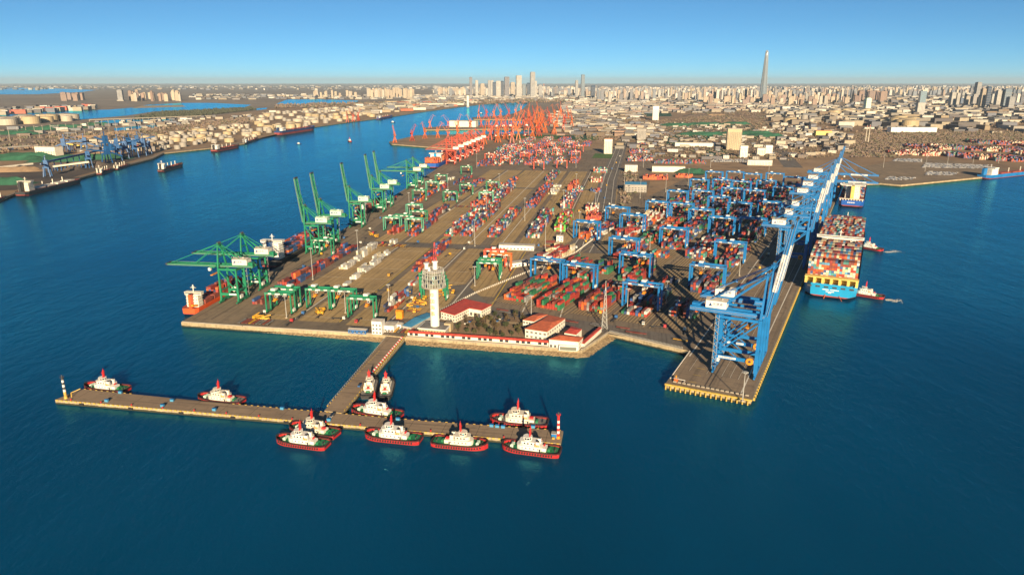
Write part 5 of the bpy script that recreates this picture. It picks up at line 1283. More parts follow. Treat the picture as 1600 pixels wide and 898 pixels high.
shed('long pale canopy building before the green nets', (618.8, 2426.4), 130, 22, 12, B80, 'cream_wall', 'white_paint')
shed('orange yellow house by the right motorway', (1251.2, 2894.7), 60, 40, 22, B80, 'bay_yellow', 'orange_roof')
shed('long white terminal hall beyond the right scrub', (1732.0, 3119.2), 190, 40, 22, R(-4), 'white_paint', 'roof_grey')
shed('cream long house at the river front finger pier', (-234.9, 3528.1), 130, 60, 28, B80, 'cream_wall', 'roof_grey')
shed('white office block among the left bank coal yards', (-1376.7, 2123.5), 70, 30, 26, R(-12), 'cream_wall', 'roof_grey', wins=8, floors=4)
# yard wall with white blocks between the two terminals
t = thing('yard_fence', 'long pale fence dividing the two terminals behind the red roofs', 'fence', (*(-91.6, 594.6), Z + .1))
o = (-91.6, 594.6); pts = [(-91.6, 594.6), (-38.4, 697.7), (82.1, 879.7), (116.8, 968.4)]; pm = MB().box((0, 0, 1.0), (1.5, .5, 2.0)).mesh('panel', 'line_white')
for (a, b) in zip(pts, pts[1:]):
    L_ = math.dist(a, b); n = int(L_ / 3.6); an = math.atan2(b[1] - a[1], b[0] - a[0])
    for k in range(n): link('panel', pm, t, (a[0] + (b[0] - a[0]) * k / n - o[0], a[1] + (b[1] - a[1]) * k / n - o[1], 0), an)

# ------------------------------------------------------------------ trees of the tower garden
def tree_tpl(seed, h, w, leaf, nleaf):
    rd = random.Random(seed); tr = MB(); tr.cyl((0, 0, 0), (.1, 0, h * .55), h * .045, h * .02, 6)
    for k in range(5):
        a = k * 1.26 + rd.random(); z = h * rd.uniform(.3, .55); tr.beam((0, 0, z), (math.cos(a) * w * .35, math.sin(a) * w * .35, z + h * .3), h * .022, h * .022, 0, h * .008, h * .008)
    cr = MB()
    for k in range(nleaf):
        th, ph, rr_ = rd.uniform(0, 6.28), rd.uniform(-1, 1), rd.uniform(.25, 1) ** .6
        lump = .75 + .25 * math.sin(th * 3 + seed) * math.cos(ph * 4)
        c = Vector((math.cos(th) * math.sqrt(1 - ph * ph) * rr_ * w / 2 * lump, math.sin(th) * math.sqrt(1 - ph * ph) * rr_ * w / 2 * lump, h * .62 + ph * rr_ * h * .36 * lump))
        s = rd.uniform(.22, .5) * w / 5; d1 = Vector((rd.gauss(0, 1), rd.gauss(0, 1), rd.gauss(0, 1))).normalized(); d2 = d1.orthogonal().normalized()
        cr.add([tuple(c + d1 * s), tuple(c + d2 * s * .7), tuple(c - d1 * s), tuple(c - d2 * s * .7)], [(0, 1, 2, 3)])
    return [('trunk', tr.mesh('trunk', 'trunk'), []), ('crown', cr.mesh('crown', leaf), [])]
TT_ = [tree_tpl(1, 6.5, 5.5, 'leaf_brown', 220), tree_tpl(2, 7.5, 6, 'leaf_dark', 260), tree_tpl(3, 5.5, 5, 'leaf_olive', 200), tree_tpl(4, 8, 5, 'leaf_brown', 150), tree_tpl(5, 6, 6, 'leaf_dark', 240)]
poly = [(-54.7, 577.9), (-45.2, 603.3), (-32.5, 615.8), (-17.8, 619.5), (7.2, 621.4), (14.0, 608.6), (8.6, 592.9), (12.0, 562.1), (-22.0, 568.3)]
def inside(p, poly):
    c = False; n = len(poly)
    for i in range(n):
        (x0, y0), (x1, y1) = poly[i], poly[(i + 1) % n]
        if (y0 > p[1]) != (y1 > p[1]) and p[0] < (x1 - x0) * (p[1] - y0) / (y1 - y0) + x0: c = not c
    return c
def scatter(poly, n, dmin, rd=random):
    xs, ys = [p[0] for p in poly], [p[1] for p in poly]; out = []; tries = 0
    while len(out) < n and tries < n * 60:
        tries += 1; p = (rd.uniform(min(xs), max(xs)), rd.uniform(min(ys), max(ys)))
        if inside(p, poly) and all((p[0] - q[0]) ** 2 + (p[1] - q[1]) ** 2 > dmin * dmin for q in out): out.append(p)
    return out
pave('garden_ground', poly, .24, 'soil')
pave('garden_path', strip([(-34.6, 599.8), (-14.6, 608.6), (7.0, 603.3)], 5), .3, 'sand')
pave('garden_path', strip([(-23.6, 615.8), (-18.3, 592.9), (-19.4, 573.1)], 4), .3, 'sand')
os_ = [inst(TT_[k % 5], 'garden_tree', 'x', 'tree', (*p, Z + .24), random.uniform(0, 6), 'trees in the tower garden', random.uniform(.7, 1.25)) for k, p in enumerate(scatter(poly, 46, 4.6))]
label_in_order(os_, 'small winter tree in the tower garden, %s from the left')

# ------------------------------------------------------------------ container stacks
def block(o, an, nb, rows, tiers, pal, name, fill=.85, L_=12.2, gap=.9, rgap=.32, seed=None):
    """stack block from its front middle point o, bays running along an"""
    rd = random.Random(seed if seed is not None else name)
    ca, sa = math.cos(R(an)), math.sin(R(an))
    for b in range(nb):
        if rd.random() > fill: continue
        base = rd.choice(tiers)
        short = rd.random() < .22
        for r_ in range(rows):
            if rd.random() > fill + .05: continue
            hh = max(0, base - rd.choice((0, 0, 1, 1, 2)))
            c0 = rd.choice(PALS[pal])
            for k in range(hh):
                c = c0 if rd.random() < .5 else rd.choice(PALS[pal])
                for q in ((-.25, .25) if short else (0,)):
                    u = (b + .5 + q) * (L_ + gap); w = (r_ - (rows - 1) / 2) * (2.44 + rgap)
                    CONT.append((o[0] + u * ca + w * sa, o[1] + u * sa - w * ca, Z + .24 + k * 2.6, R(an), L_ / 2 - .2 if short else L_, c, name, b * 2 + (q > 0), r_, k))
AY = 80.5
# right terminal: columns under the blue gantries, (from u, bays, tiers, palette, fill)
for c, segs in enumerate((((140, 4, (2, 3), 'mix', .8), (240, 7, (2, 3, 4), 'dark', .8), (362, 9, (2, 3, 4), 'mix', .85), (500, 45, (3, 4, 4, 5), 'dark', .92)),
        ((138, 7, (2, 3, 4), 'mix', .85), (262, 8, (1, 2), 'dark', .3), (385, 10, (2, 3, 4), 'mix', .85), (530, 44, (3, 4, 4, 5), 'dark', .92)),
        ((132, 7, (3, 4, 5), 'redgreen', .95), (235, 8, (2, 3, 4), 'redgreen', .85), (372, 12, (2, 3, 4), 'mix', .85), (545, 44, (3, 4, 5), 'dark', .92)),
        ((120, 8, (3, 4, 5), 'redgreen', .95), (240, 5, (2, 3), 'redgreen', .6), (345, 6, (2, 3, 4), 'mix', .85), (445, 15, (2, 3, 4), 'redgreen', .8), (660, 35, (3, 4, 5), 'dark', .9)),
        ((128, 7, (2, 3, 4), 'redgreen', .92), (250, 5, (2, 3), 'redgreen', .8), (470, 9, (2, 3, 4), 'mix', .85), (605, 8, (4, 5), 'pale', .95), (730, 30, (3, 4, 5), 'dark', .9)),
        ((292, 5, (3, 4), 'pale', .9), (430, 8, (2, 3), 'mix', .7)))):
    for k, (u, nb, ti, pal, fl) in enumerate(segs):
        block(FB(u, COLW[c]), 63, nb, 9, ti, pal, '%s field of %s gantry column' % (nth(k), nth(c)), fl)
# left terminal: front middle, bays, rows, tiers, palette
for p, nb, rows, ti, pal, name, fl in (
        ((-241.6, 714.1), 15, 5, (2, 3, 4), 'redblue', 'row beside the left apron', .92),
        ((-250.8, 660.6), 2, 4, (2, 3), 'redblue', 'small stack by the front left gantry', 1),
        ((-197.6, 796.1), 4, 4, (2, 3), 'reefer', 'nearer white box row', .9), ((-189.7, 855.6), 5, 4, (2, 3), 'reefer', 'farther white box row', .9),
        ((-180.8, 726.2), 4, 3, (1, 2), 'reefer', 'front white box row of the second lane', .85), ((-172.9, 781.8), 4, 4, (2,), 'reefer', 'middle white box row of the second lane', .9), ((-166.6, 839.2), 3, 4, (2,), 'reefer', 'back white box row of the second lane', .9),
        ((-163.8, 916.3), 2, 3, (1, 2), 'reefer', 'short white box row by the cross road', 1),
        ((-120.6, 636.5), 10, 5, (1, 2, 3), 'mix', 'row left of the white tower', .85), ((-112.2, 784.6), 12, 5, (2, 3, 4), 'redblue', 'row behind the white tower', .9),
        ((-172.5, 989.9), 5, 5, (2, 3), 'redblue', 'first gantry row past the cross road', .9), ((-143.8, 981.2), 9, 6, (2, 3), 'redblue', 'second gantry row past the cross road', .9), ((-131.2, 1112.7), 9, 6, (2, 3), 'dark', 'second gantry row farther back', .85),
        ((-173.5, 1282.3), 16, 5, (2, 3), 'redblue', 'row below the far green cranes', .85), ((-117.3, 1282.3), 12, 6, (2, 3), 'dark', 'gantry row at the yard back', .9),
        ((-89.2, 981.2), 20, 6, (2, 3, 4), 'mix', 'long mixed row, left half', .95), ((-66.4, 981.2), 18, 6, (2, 3, 4), 'mix', 'long mixed row, right half', .95), ((-64.6, 1214.0), 20, 8, (2, 3, 4), 'mix', 'long mixed row farther back', .9), ((-36.9, 1261.0), 16, 8, (2, 3, 4), 'mix', 'long mixed row at the back right', .9),
        ((-27.1, 972.6), 17, 6, (3, 4), 'mix', 'narrow mixed row mid yard', .95), ((28.8, 968.4), 15, 7, (3, 4), 'mix', 'mixed row left of the tall mast', .95), ((32.3, 1214.0), 22, 6, (2, 3, 4), 'redblue', 'red and blue row behind it', .92), ((82.1, 1559.7), 12, 7, (3, 4), 'dark', 'blue row at the yard back', .9),
        ((78.5, 1366.2), 9, 6, (2,), 'reefer', 'white box row at the yard back', .95),
        ((71.2, 1012.4), 9, 7, (4, 5, 5), 'lime', 'tall lime green and orange stack', 1), ((93.0, 1207.6), 12, 7, (3, 4, 5), 'mix', 'tall row behind the lime stack', .95), ((120.7, 1425.4), 8, 6, (3, 4), 'orange', 'orange row behind the lime stack', .9),
        ((128.9, 1101.9), 2, 9, (3, 4), 'orange', 'bright orange block beside the main road', 1), ((135.0, 1176.3), 4, 8, (3, 4), 'pale', 'pale block beside the main road', .95), ((167.0, 1399.4), 2, 8, (2, 3), 'redblue', 'block beside the main road bend', .9), ((184.4, 1539.0), 2, 9, (3, 4), 'pale', 'cream block beside the main road', 1), ((213.1, 1708.1), 3, 12, (4, 5), 'mix', 'tall block at the main road top', .95),
        ((-119.9, 1499.2), 10, 6, (1, 2), 'dark', 'gantry row toward the yellow line', .7), ((-4.1, 1518.9), 6, 6, (2, 3), 'redblue', 'back row toward the yellow line', .8), ((-150.8, 1509.0), 9, 5, (1, 2), 'reefer', 'pale row toward the yellow line', .7), ((133.9, 1399.4), 5, 5, (2, 3), 'mix', 'short row by the dark lane', .9), ((-84.2, 1470.7), 8, 6, (2, 3), 'redblue', 'row behind the long mixed row', .8),
        ((122.9, 989.9), 2, 7, (1, 2), 'redblue', 'low row near the road junction', .8)):
    block(p, AY, nb, rows, ti, pal, name, fl)
# far left yard under the red gantries, and yards beyond
FARY = (((-79.7, 1842.1), 9, 10), ((-41.8, 1856.7), 10, 9), ((0.0, 1856.7), 10, 10), ((40.5, 1871.4), 10, 9), ((81.6, 1886.4), 10, 10), ((123.3, 1901.6), 9, 9), ((165.8, 1917.1), 9, 9),
        ((-55.3, 2050.1), 14, 12), ((-9.3, 2068.0), 14, 12), ((37.5, 2086.2), 14, 12), ((85.1, 2104.7), 14, 12), ((133.5, 2123.5), 14, 12), ((182.7, 2142.7), 12, 10),
        ((-30.7, 2286.9), 16, 14), ((24.8, 2309.0), 16, 14), ((79.4, 2331.6), 16, 14), ((134.9, 2354.6), 16, 14), ((191.6, 2378.1), 16, 14), ((249.7, 2426.4), 12, 10), ((45.7, 2556.0), 14, 14), ((115.4, 2583.5), 14, 14), ((186.6, 2611.6), 14, 14))
for k, (p, nb, rows) in enumerate(FARY): block(p, AY, nb, rows, (2, 3, 4), 'mix' if k % 3 else 'redblue', 'far yard %d' % k, .85, seed=k)
for k, p in enumerate([(332.5, 1964.9), (353.7, 1964.9), (374.9, 1964.9), (372.0, 2182.0), (399.4, 2182.0), (417.1, 2402.0), (442.9, 2402.0)]): block(p, AY, 7, 10, (2, 3, 4), 'redblue' if k % 2 else 'mix', 'road yard %d' % k, .9, seed=k + 50)
for k, p in enumerate([(312.4, 1580.8), (329.6, 1580.8), (393.2, 1613.7)]): block(p, AY, 2, 14, (3, 4), 'orange', 'red wall stacks %d' % k, 1, seed=k + 70)
for k, p in enumerate([(402.6, 1901.6), (448.8, 1901.6), (496.8, 1901.6)]): block(p, AY, 2, 16, (3, 4), 'dark', 'dark stacks %d' % k, .9, seed=k + 80)
# right-hand yards beyond the basin
for k, p in enumerate([(1166.9, 2123.5), (1212.7, 2123.5), (1238.2, 2104.7), (1281.7, 2104.7), (1297.1, 2068.0), (1315.7, 2032.5), (1339.0, 1998.1), (1361.7, 1964.9), (1394.6, 1948.7), (1406.7, 2309.0), (1444.8, 2286.9), (1482.2, 2265.1), (1518.9, 2243.8), (1554.9, 2222.8), (1576.1, 2182.0), (1533.1, 2068.0), (1655.8, 2502.5), (1705.5, 2476.6), (1754.2, 2451.3), (1750.0, 2354.6), (1336.6, 2331.6)]):
    block(p, 84, 7, 18, (3, 4, 5), ('pale', 'dark', 'redblue')[(0 if k < 4 else k) % 3], 'right far yard %d' % k, .92, seed=k + 100)
# the nearest boxes stand as single things, the others are one mass
def seen(c): return c[1] - .35 * c[2]
HEIGHTS = {}
for c in CONT: HEIGHTS.setdefault((c[6], c[7], c[8]), []).append(c[9])
def exposed(c):
    b, bay, row, k = c[6:10]
    top = k == max(HEIGHTS[(b, bay, row)])
    front = max(HEIGHTS.get((b, bay - 1, row), [-1])) < k and max(HEIGHTS.get((b, bay - 2, row), [-1])) < k
    return top or front
near = sorted([c for c in CONT if exposed(c) and 'ship' not in c[6] and 'coaster' not in c[6]], key=lambda c: math.hypot(c[0], c[1]))[:300]
near_id = set(map(id, near))
def container_mesh(L_, col):
    W, H_ = 2.44, 2.58; m = MB()
    m.box((0, 0, H_ / 2), (L_ - .24, W - .16, H_ - .2), mi=0)
    for sx in (-1, 1):
        for sy in (-1, 1): m.box((sx * (L_ / 2 - .09), sy * (W / 2 - .09), H_ / 2), (.18, .18, H_), mi=0)
        m.box((sx * (L_ / 2 - .09), 0, .09), (.18, W - .36, .18), mi=0); m.box((sx * (L_ / 2 - .09), 0, H_ - .09), (.18, W - .36, .18), mi=0)
    for sy in (-1, 1):
        m.box((0, sy * (W / 2 - .09), .09), (L_ - .36, .18, .18), mi=0); m.box((0, sy * (W / 2 - .09), H_ - .09), (L_ - .36, .18, .18), mi=0)
    return m
def ribbed(name, col):
    if name in MATS: return MATS[name]
    m, nt, b = new_mat(name)
    tc = nt.nodes.new('ShaderNodeTexCoord')
    wv = nd(nt, 'ShaderNodeTexWave', Scale=1.1); nt.links.new(tc.outputs['Object'], wv.inputs['Vector'])
    bp = nd(nt, 'ShaderNodeBump', Strength=.6, Distance=.08); nt.links.new(wv.outputs['Fac'], bp.inputs['Height']); nt.links.new(bp.outputs[0], b.inputs['Normal'])
    oi = nt.nodes.new('ShaderNodeObjectInfo')
    hs = nd(nt, 'ShaderNodeHueSaturation'); hs.inputs['Color'].default_value = (*col, 1)
    mr = nt.nodes.new('ShaderNodeMapRange'); mr.inputs[3].default_value = .7; mr.inputs[4].default_value = 1.25; nt.links.new(oi.outputs['Random'], mr.inputs[0]); nt.links.new(mr.outputs[0], hs.inputs['Value'])
    c = mixc(nt, ramp(nt, noise(nt, .6, 5, .65), .5, .8), hs.outputs[0], (.16, .09, .06)); nt.links.new(c, b.inputs['Base Color']); b.inputs['Roughness'].default_value = .55
    MATS[name] = m; return m
CM = {}
groups = {}
for c in near:
    key = (c[5], round(c[4], 1))
    if key not in CM: CM[key] = container_mesh(c[4], c[5]).mesh('container', ribbed('box_' + c[5], CC[c[5]]))
    o = link('shipping_container', CM[key], None, c[:3], c[3]); tag(o, 'x', 'container', 'single boxes of the front container stacks')
    groups.setdefault((c[6], c[5], c[9]), []).append(o)
for (bn, cn, k), os_ in groups.items():
    label_in_order(os_, '%%s %s container from the left, %s tier, %s' % (CN[cn], nth(k), bn))
m = MB()
rd = random.Random(3)
V, F, T_ = [], [], []
for c in CONT:
    if id(c) in near_id: continue
    j = rd.uniform(.75, 1.25); col = tuple(min(1, x * j) for x in CC[c[5]]); m.tint = col
    m.box((c[0], c[1], c[2] + 1.28), (c[4], 2.4, 2.52), c[3])
tag(m.obj('stacked_containers', 'painted_steel'), 'mass of stacked containers filling yards and ship decks', 'containers', kind='stuff')
# ------------------------------------------------------------------ vehicles and plant in the yard
def truck_tpl(cab, load):
    c = MB().box((4.9, 0, 1.9), (2.2, 2.4, 2.6)); c.box((5.0, 0, 2.3), (2.25, 2.0, .9), mi=1)
    ch = MB().box((-1.5, 0, 1.0), (11.5, 1.4, .4)); w = MB()
    for x in (4.6, 1.8, -5.0, -6.4):
        for y in (-1.05, 1.05): w.cyl((x, y - .2, .5), (x, y + .2, .5), .5, n=8)
    t = [('cab', c.mesh('cab', [cab, 'window_glass']), []), ('chassis', ch.mesh('chassis', 'dark_steel'), []), ('wheels', w.mesh('wheels', 'rubber'), [])]
    if load: t.append(('load', container_mesh(12.0, None).mesh('load', ribbed('box_' + load, CC[load])), []))
    return t
# the load sits on the chassis
TRK = [truck_tpl('truck_white', None), truck_tpl('truck_red', None), truck_tpl('truck_blue', None), truck_tpl('mach_yellow', None)]
pts = [(-234.9, 628.9), (-201.9, 603.3), (-197.7, 625.1), (-179.7, 625.1), (-159.6, 615.8), (-140.7, 610.4), (-211.6, 673.3), (-134.1, 707.0), (-102.6, 673.3), (-98.5, 690.9), (-90.3, 652.4), (-138.0, 770.6), (-212.7, 1021.6), (-199.8, 1003.3), (-233.7, 968.4), (-80.6, 862.4), (-67.0, 897.6), (-25.3, 905.0), (30.7, 916.3), (51.6, 923.9), (80.1, 905.0), (148.2, 1070.4), (174.7, 1319.2), (200.3, 1489.6), (152.0, 1182.5), (188.7, 968.4), (211.6, 673.3), (224.4, 673.3), (151.0, 579.6), (184.7, 599.8), (246.0, 743.9), (285.4, 799.1), (322.5, 862.4), (-243.6, 935.7), (-215.2, 1112.7), (-79.0, 1070.4), (-108.6, 1182.5), (-51.0, 1399.4), (102.0, 1399.4), (114.0, 1182.5), (169.0, 1247.3), (152.5, 1152.4), (249.7, 1772.6), (276.3, 1917.1), (311.1, 2086.2), (139.4, 1096.5), (115.7, 998.8), (100.1, 935.7), (-207.2, 927.8), (-174.0, 935.7), (-130.0, 931.7), (-95.3, 931.7), (-60.4, 927.8), (-8.6, 920.1), (-247.8, 799.1), (-241.9, 862.4), (-239.0, 743.9), (-244.4, 695.4), (-254.5, 1060.3), (-245.9, 1112.7), (-230.8, 1261.0), (-219.3, 1334.5), (241.4, 707.0), (214.9, 652.4), (283.2, 770.6), (313.3, 814.1), (349.0, 879.7), (390.6, 955.9), (119.2, 605.1), (131.3, 592.9), (94.3, 614.0), (78.7, 632.7), (38.5, 673.3), (170.6, 916.3), (151.9, 879.7)]
os_ = [inst(TRK[k % 4], 'yard_truck', 'x', 'truck', (*p, Z + .25), R(random.choice((80, 260, -10, 63))), 'yard trucks') for k, p in enumerate(pts)]
label_in_order(os_, 'small yard tractor truck on the paving, %s from the left')
def trailer_tpl(c):
    b = MB().box((0, 0, 1.1), (12.4, 2.4, .25)); w = MB()
    for x in (-5.2, -4, -2.8):
        for y in (-1.0, 1.0): w.cyl((x, y - .25, .5), (x, y + .25, .5), .5, n=8)
    l_ = MB().box((4, 0, .5), (.3, 2.0, 1.0))
    return [('bed', b.mesh('bed', c), []), ('wheels', w.mesh('wheels', 'rubber'), []), ('landing_gear', l_.mesh('landing_gear', 'dark_steel'), [])]
TRL = [trailer_tpl('deck_grey'), trailer_tpl('mach_yellow'), trailer_tpl('deck_red')]
os_ = []
for (u0, w0, n, ang) in ((6, 60, 9, 1), (6, 200, 7, 1), (60, 205, 8, 0), (110, 212, 8, 0), (326, 70, 14, 1), (352, 300, 10, 0), (250, 240, 8, 1), (640, 104, 8, 1)):
    for k in range(n):
        x, y = FA(u0 + (0 if ang else k * 4), w0 + (k * 3.4 if ang else 0)); os_.append(inst(random.choice(TRL), 'flat_trailer', 'x', 'trailer', (x, y, Z + .25), R(80.5 if ang else -9.5), 'parked flat trailers'))
for k in range(26):
    x, y = FB(random.uniform(90, 100) if k < 12 else random.uniform(150, 700), random.uniform(-260, -70) if k < 12 else -53 + random.uniform(-3, 3)); os_.append(inst(random.choice(TRL), 'flat_trailer', 'x', 'trailer', (x, y, Z + .25), R(-27 if k < 12 else 63), 'parked flat trailers'))
label_in_order(os_, 'flat trailer parked on the yard paving, %s from the left')
def plant_tpl():
    b = MB().box((0, 0, 1.5), (6, 2.8, 1.6)); b.box((-2, 0, 2.8), (1.8, 2.0, 1.4), mi=0)
    a = MB().beam((-2.6, 0, 3.2), (4.5, 0, 4.6), .8, .8); w = MB()
    for x in (-2, 2):
        for y in (-1.5, 1.5): w.cyl((x, y - .3, .8), (x, y + .3, .8), .8, n=8)
    return [('body', b.mesh('body', 'mach_yellow'), []), ('arm', a.mesh('arm', 'mach_yellow'), []), ('wheels', w.mesh('wheels', 'rubber'), [])]
PL = plant_tpl()
pts = [(-237.1, 617.7), (-231.7, 615.8), (-226.4, 614.0), (-184.1, 632.7), (-180.8, 638.5), (-99.7, 652.4), (-97.5, 673.3), (-91.9, 664.8), (-86.7, 658.5), (-107.7, 690.9), (-73.8, 707.0), (-67.7, 714.1), (-61.1, 700.0), (-68.3, 690.9), (-92.6, 636.5), (-87.7, 677.6), (-201.0, 985.5), (-191.3, 972.6)]
os_ = [inst(PL, 'reach_stacker', 'x', 'machine', (*p, Z + .25), random.uniform(0, 6), 'yellow yard machines') for p in pts]
label_in_order(os_, 'yellow yard lifting machine, %s from the left')
def car_tpl(col):
    b = MB().box((0, 0, .7), (4.5, 1.8, .8)); c = MB().prism([(-1.6, -.8), (1.0, -.8), (1.0, .8), (-1.6, .8)], 1.1, 1.6, 0); w = MB()
    for x in (-1.4, 1.4):
        for y in (-.85, .85): w.cyl((x, y - .1, .33), (x, y + .1, .33), .33, n=8)
    return [('body', b.mesh('body', col), []), ('cabin', c.mesh('cabin', 'window_glass'), []), ('wheels', w.mesh('wheels', 'rubber'), [])]
CAR = [car_tpl('truck_white'), car_tpl('dark_steel'), car_tpl('truck_blue')]
for k, (p, lab) in enumerate((((-118.9, 421.4), 'white car parked where causeway and pier meet'), ((-118.3, 424.2), 'dark car parked where causeway and pier meet'), ((-110.3, 469.6), 'dark car driving along the causeway'))):
    inst(CAR[k % 3], 'parked_car', lab, 'car', (*p, 3.25 if k < 2 else 3.65), R(84), 'cars on pier and causeway')
pts = [(-17.7, 614.0), (-15.3, 612.2), (-12.9, 610.4), (-10.6, 615.8), (-8.3, 614.0), (-38.0, 608.6), (-41.8, 603.3), (-2.9, 610.4)]
os_ = [inst(CAR[k % 3], 'parked_car', 'x', 'car', (*p, Z + .3), R(70), 'cars parked in the tower garden') for k, p in enumerate(pts)]
label_in_order(os_, 'car parked in the tower garden, %s from the left')

# ------------------------------------------------------------------ far water and ground patches
def patch(name, pts, mat, z=.06): return pave(name, pts, z, mat)
patch('lagoon_water', [(-2773.2, 3633.7), (-2719.7, 3834.2), (-2617.2, 3991.3), (-2506.1, 4161.6), (-2490.7, 4679.5), (-2640.8, 5342.2), (-2419.6, 5714.9), (-2291.5, 6220.3), (-2485.2, 6918.2), (-3116.4, 7552.8), (-3435.4, 7552.8), (-3471.9, 6918.2), (-3223.4, 6220.3), (-3170.7, 5714.9), (-3406.1, 5522.3), (-3435.4, 5173.3), (-3341.4, 4724.6), (-3428.7, 4507.1)], 'lagoon')
patch('lagoon_water', [(-2339.0, 7221.7), (-2038.4, 7016.6), (-1597.1, 7439.1), (-1784.0, 8456.1), (-2392.1, 9075.6), (-2756.7, 8912.4)], 'lagoon')
patch('lagoon_water', [(-9429.0, 12502.0), (-8321.4, 12824.1), (-9209.8, 15642.8), (-10964.0, 19266.9), (-17080.7, 26387.9), (-18858.1, 25065.4)], 'lagoon')
patch('lagoon_water', [(-2176.1, 3774.7), (-1921.0, 4091.8), (-2028.8, 4308.5), (-2267.1, 4197.4), (-2298.9, 3991.3)], 'lagoon')
patch('lagoon_water', [(-1765.6, 3201.8), (-1698.6, 3477.6), (-1747.7, 3661.1), (-1859.1, 3580.1), (-1868.4, 3380.6)], 'lagoon')
patch('lagoon_water', [(-1996.8, 5284.7), (-1958.2, 5782.0), (-2068.3, 6142.7), (-2141.8, 5782.0)], 'lagoon')
patch('sand_bank', [(-3143.9, 5993.2), (-2867.5, 6381.3), (-3093.9, 6822.6), (-3379.8, 6639.1)], 'sand', .10)
patch('wood_ground', [(-2249.5, 4270.8), (-2461.3, 5066.5), (-2316.0, 5585.1), (-2182.1, 6067.1), (-1993.5, 5649.2), (-2020.8, 4865.4), (-2106.7, 4425.5)], 'scrub', .10)
patch('coal_ground', [(-1070.9, 1399.4), (-1006.9, 1425.4), (-979.1, 1456.8), (-1010.9, 1642.1), (-1045.0, 1901.6), (-1067.8, 2123.5), (-1157.9, 2286.9), (-1263.6, 2068.0), (-1309.1, 1813.7), (-1334.7, 1759.4)], 'coal', .10)
patch('coal_ground', [(-1644.6, 2182.0), (-1491.1, 2451.3), (-1520.0, 2793.9), (-1594.8, 3201.8), (-1827.3, 3160.0), (-1971.1, 2761.8), (-1980.6, 2640.4)], 'coal', .10)
patch('scrub_ground', [(984.9, 2068.0), (1109.3, 2050.1), (1433.8, 2354.6), (1846.6, 2583.5), (2165.7, 3040.7), (1943.0, 3119.2), (1529.9, 2860.3), (1383.6, 2929.9)], 'scrub', .10)
patch('scrub_ground', [(406.1, 2265.1), (647.9, 2222.8), (873.1, 2265.1), (1152.6, 3160.0), (1206.0, 4126.4), (677.2, 3633.7)], 'scrub', .10)
patch('quay_apron_right', [(768.2, 1539.0), (801.7, 1539.0), (833.3, 1509.0), (1081.6, 1636.3), (1241.0, 1720.6), (1238.7, 1856.7), (1196.1, 2015.2), (1052.2, 1964.9), (883.7, 1813.7)], 'apron', .10)
patch('basin_lawn', [(-75.6, 2826.7), (313.3, 2699.8), (350.8, 2894.7), (105.7, 2965.9), (-66.0, 2965.9)], 'grass_green', .10)
patch('lawn', [(230.3, 2050.1), (283.2, 2032.5), (306.6, 2162.2), (254.5, 2182.0)], 'grass_green', .14)
for q in ([(700.5, 3428.4), (1150.1, 3452.8), (1267.7, 3864.6), (782.7, 3804.2)], [(662.7, 2699.8), (766.3, 2699.8), (871.5, 3160.0), (771.6, 3119.2)], [(537.0, 2502.5), (586.2, 2502.5), (675.9, 2894.7), (632.0, 2894.7)], [(769.8, 2611.6), (825.2, 2640.4), (955.8, 3160.0), (905.2, 3160.0)], [(870.0, 2669.7), (986.8, 2730.4), (1141.5, 3380.6), (1023.3, 3288.8)],
          [(771.5, 4591.7), (1015.2, 4591.7), (1109.8, 5066.5), (859.2, 5066.5)], [(1500.3, 6550.9), (1702.3, 6550.9), (2000.9, 7790.7), (1795.4, 7790.7)], [(172.5, 2761.8), (292.4, 2730.4), (318.5, 2929.9), (188.0, 2929.9)], [(390.5, 1659.6), (450.6, 1659.6), (470.3, 1759.4), (416.3, 1759.4)], [(567.1, 2104.7), (642.7, 2104.7), (700.0, 2354.6), (637.0, 2331.6)]):
    patch('green_net_ground', q, 'net_green', .14)

# ------------------------------------------------------------------ green netted heaps and coal heaps
def heap_mesh(L_, W, h, mat, seed):
    rd = random.Random(seed); m = MB(); n, k = 18, 6
    for i in range(n + 1):
        t = i / n; e = min(1, t * 5, (1 - t) * 5)
        for j in range(k + 1):
            s = j / k * 2 - 1; m.v.append((-L_ / 2 + L_ * t, W / 2 * s, max(0, (1 - abs(s) ** 1.3) * h * e * rd.uniform(.85, 1.1))))
    for i in range(n):
        for j in range(k): a = i * (k + 1) + j; m.face([a, a + k + 1, a + k + 2, a + 1])
    return m.mesh('heap', mat)
HG = [heap_mesh(170, 46, 14, 'green_net', 1), heap_mesh(230, 52, 15, 'green_net', 2)]
HC = [heap_mesh(190, 44, 13, 'coal', 3), heap_mesh(150, 40, 12, 'soil', 4)]
os_ = []
for k, (p, an) in enumerate((((-1412.3, 2068.0), 8), ((-1419.9, 1998.1), 8), ((-1246.7, 1964.9), 12), ((-1196.1, 2015.2), 14), ((-2163.6, 3288.8), 10), ((-2131.9, 3428.4), 10), ((-2096.1, 3633.7), 12), ((-2085.8, 3002.8), 10), ((-1110.1, 1509.0), 10))):
    o = link('netted_heap', HG[k % 2], None, (*p, Z + .2), R(an)); os_.append(tag(o, 'x', 'heap', 'green netted heaps on the left bank'))
label_in_order(os_, 'long green netted heap on the left bank, %s from the left')
os_ = []
for k, (p, an) in enumerate((((810.4, 3580.1), 0), ((967.4, 3633.7), 0), ((1145.5, 3688.8), 0), ((777.9, 2929.9), -10), ((1016.2, 3002.8), -20), ((892.8, 2929.9), -30), ((1007.2, 2860.3), -20), ((432.4, 1708.1), 0))):
    o = link('netted_heap', HG[k % 2], None, (*p, Z + .2), R(an)); os_.append(tag(o, 'x', 'heap', 'green netted heaps behind the terminal'))
    if k == 7: o.scale = (.35, .8, .7)
label_in_order(os_, 'green netted heap behind the terminal, %s from the left')
os_ = []
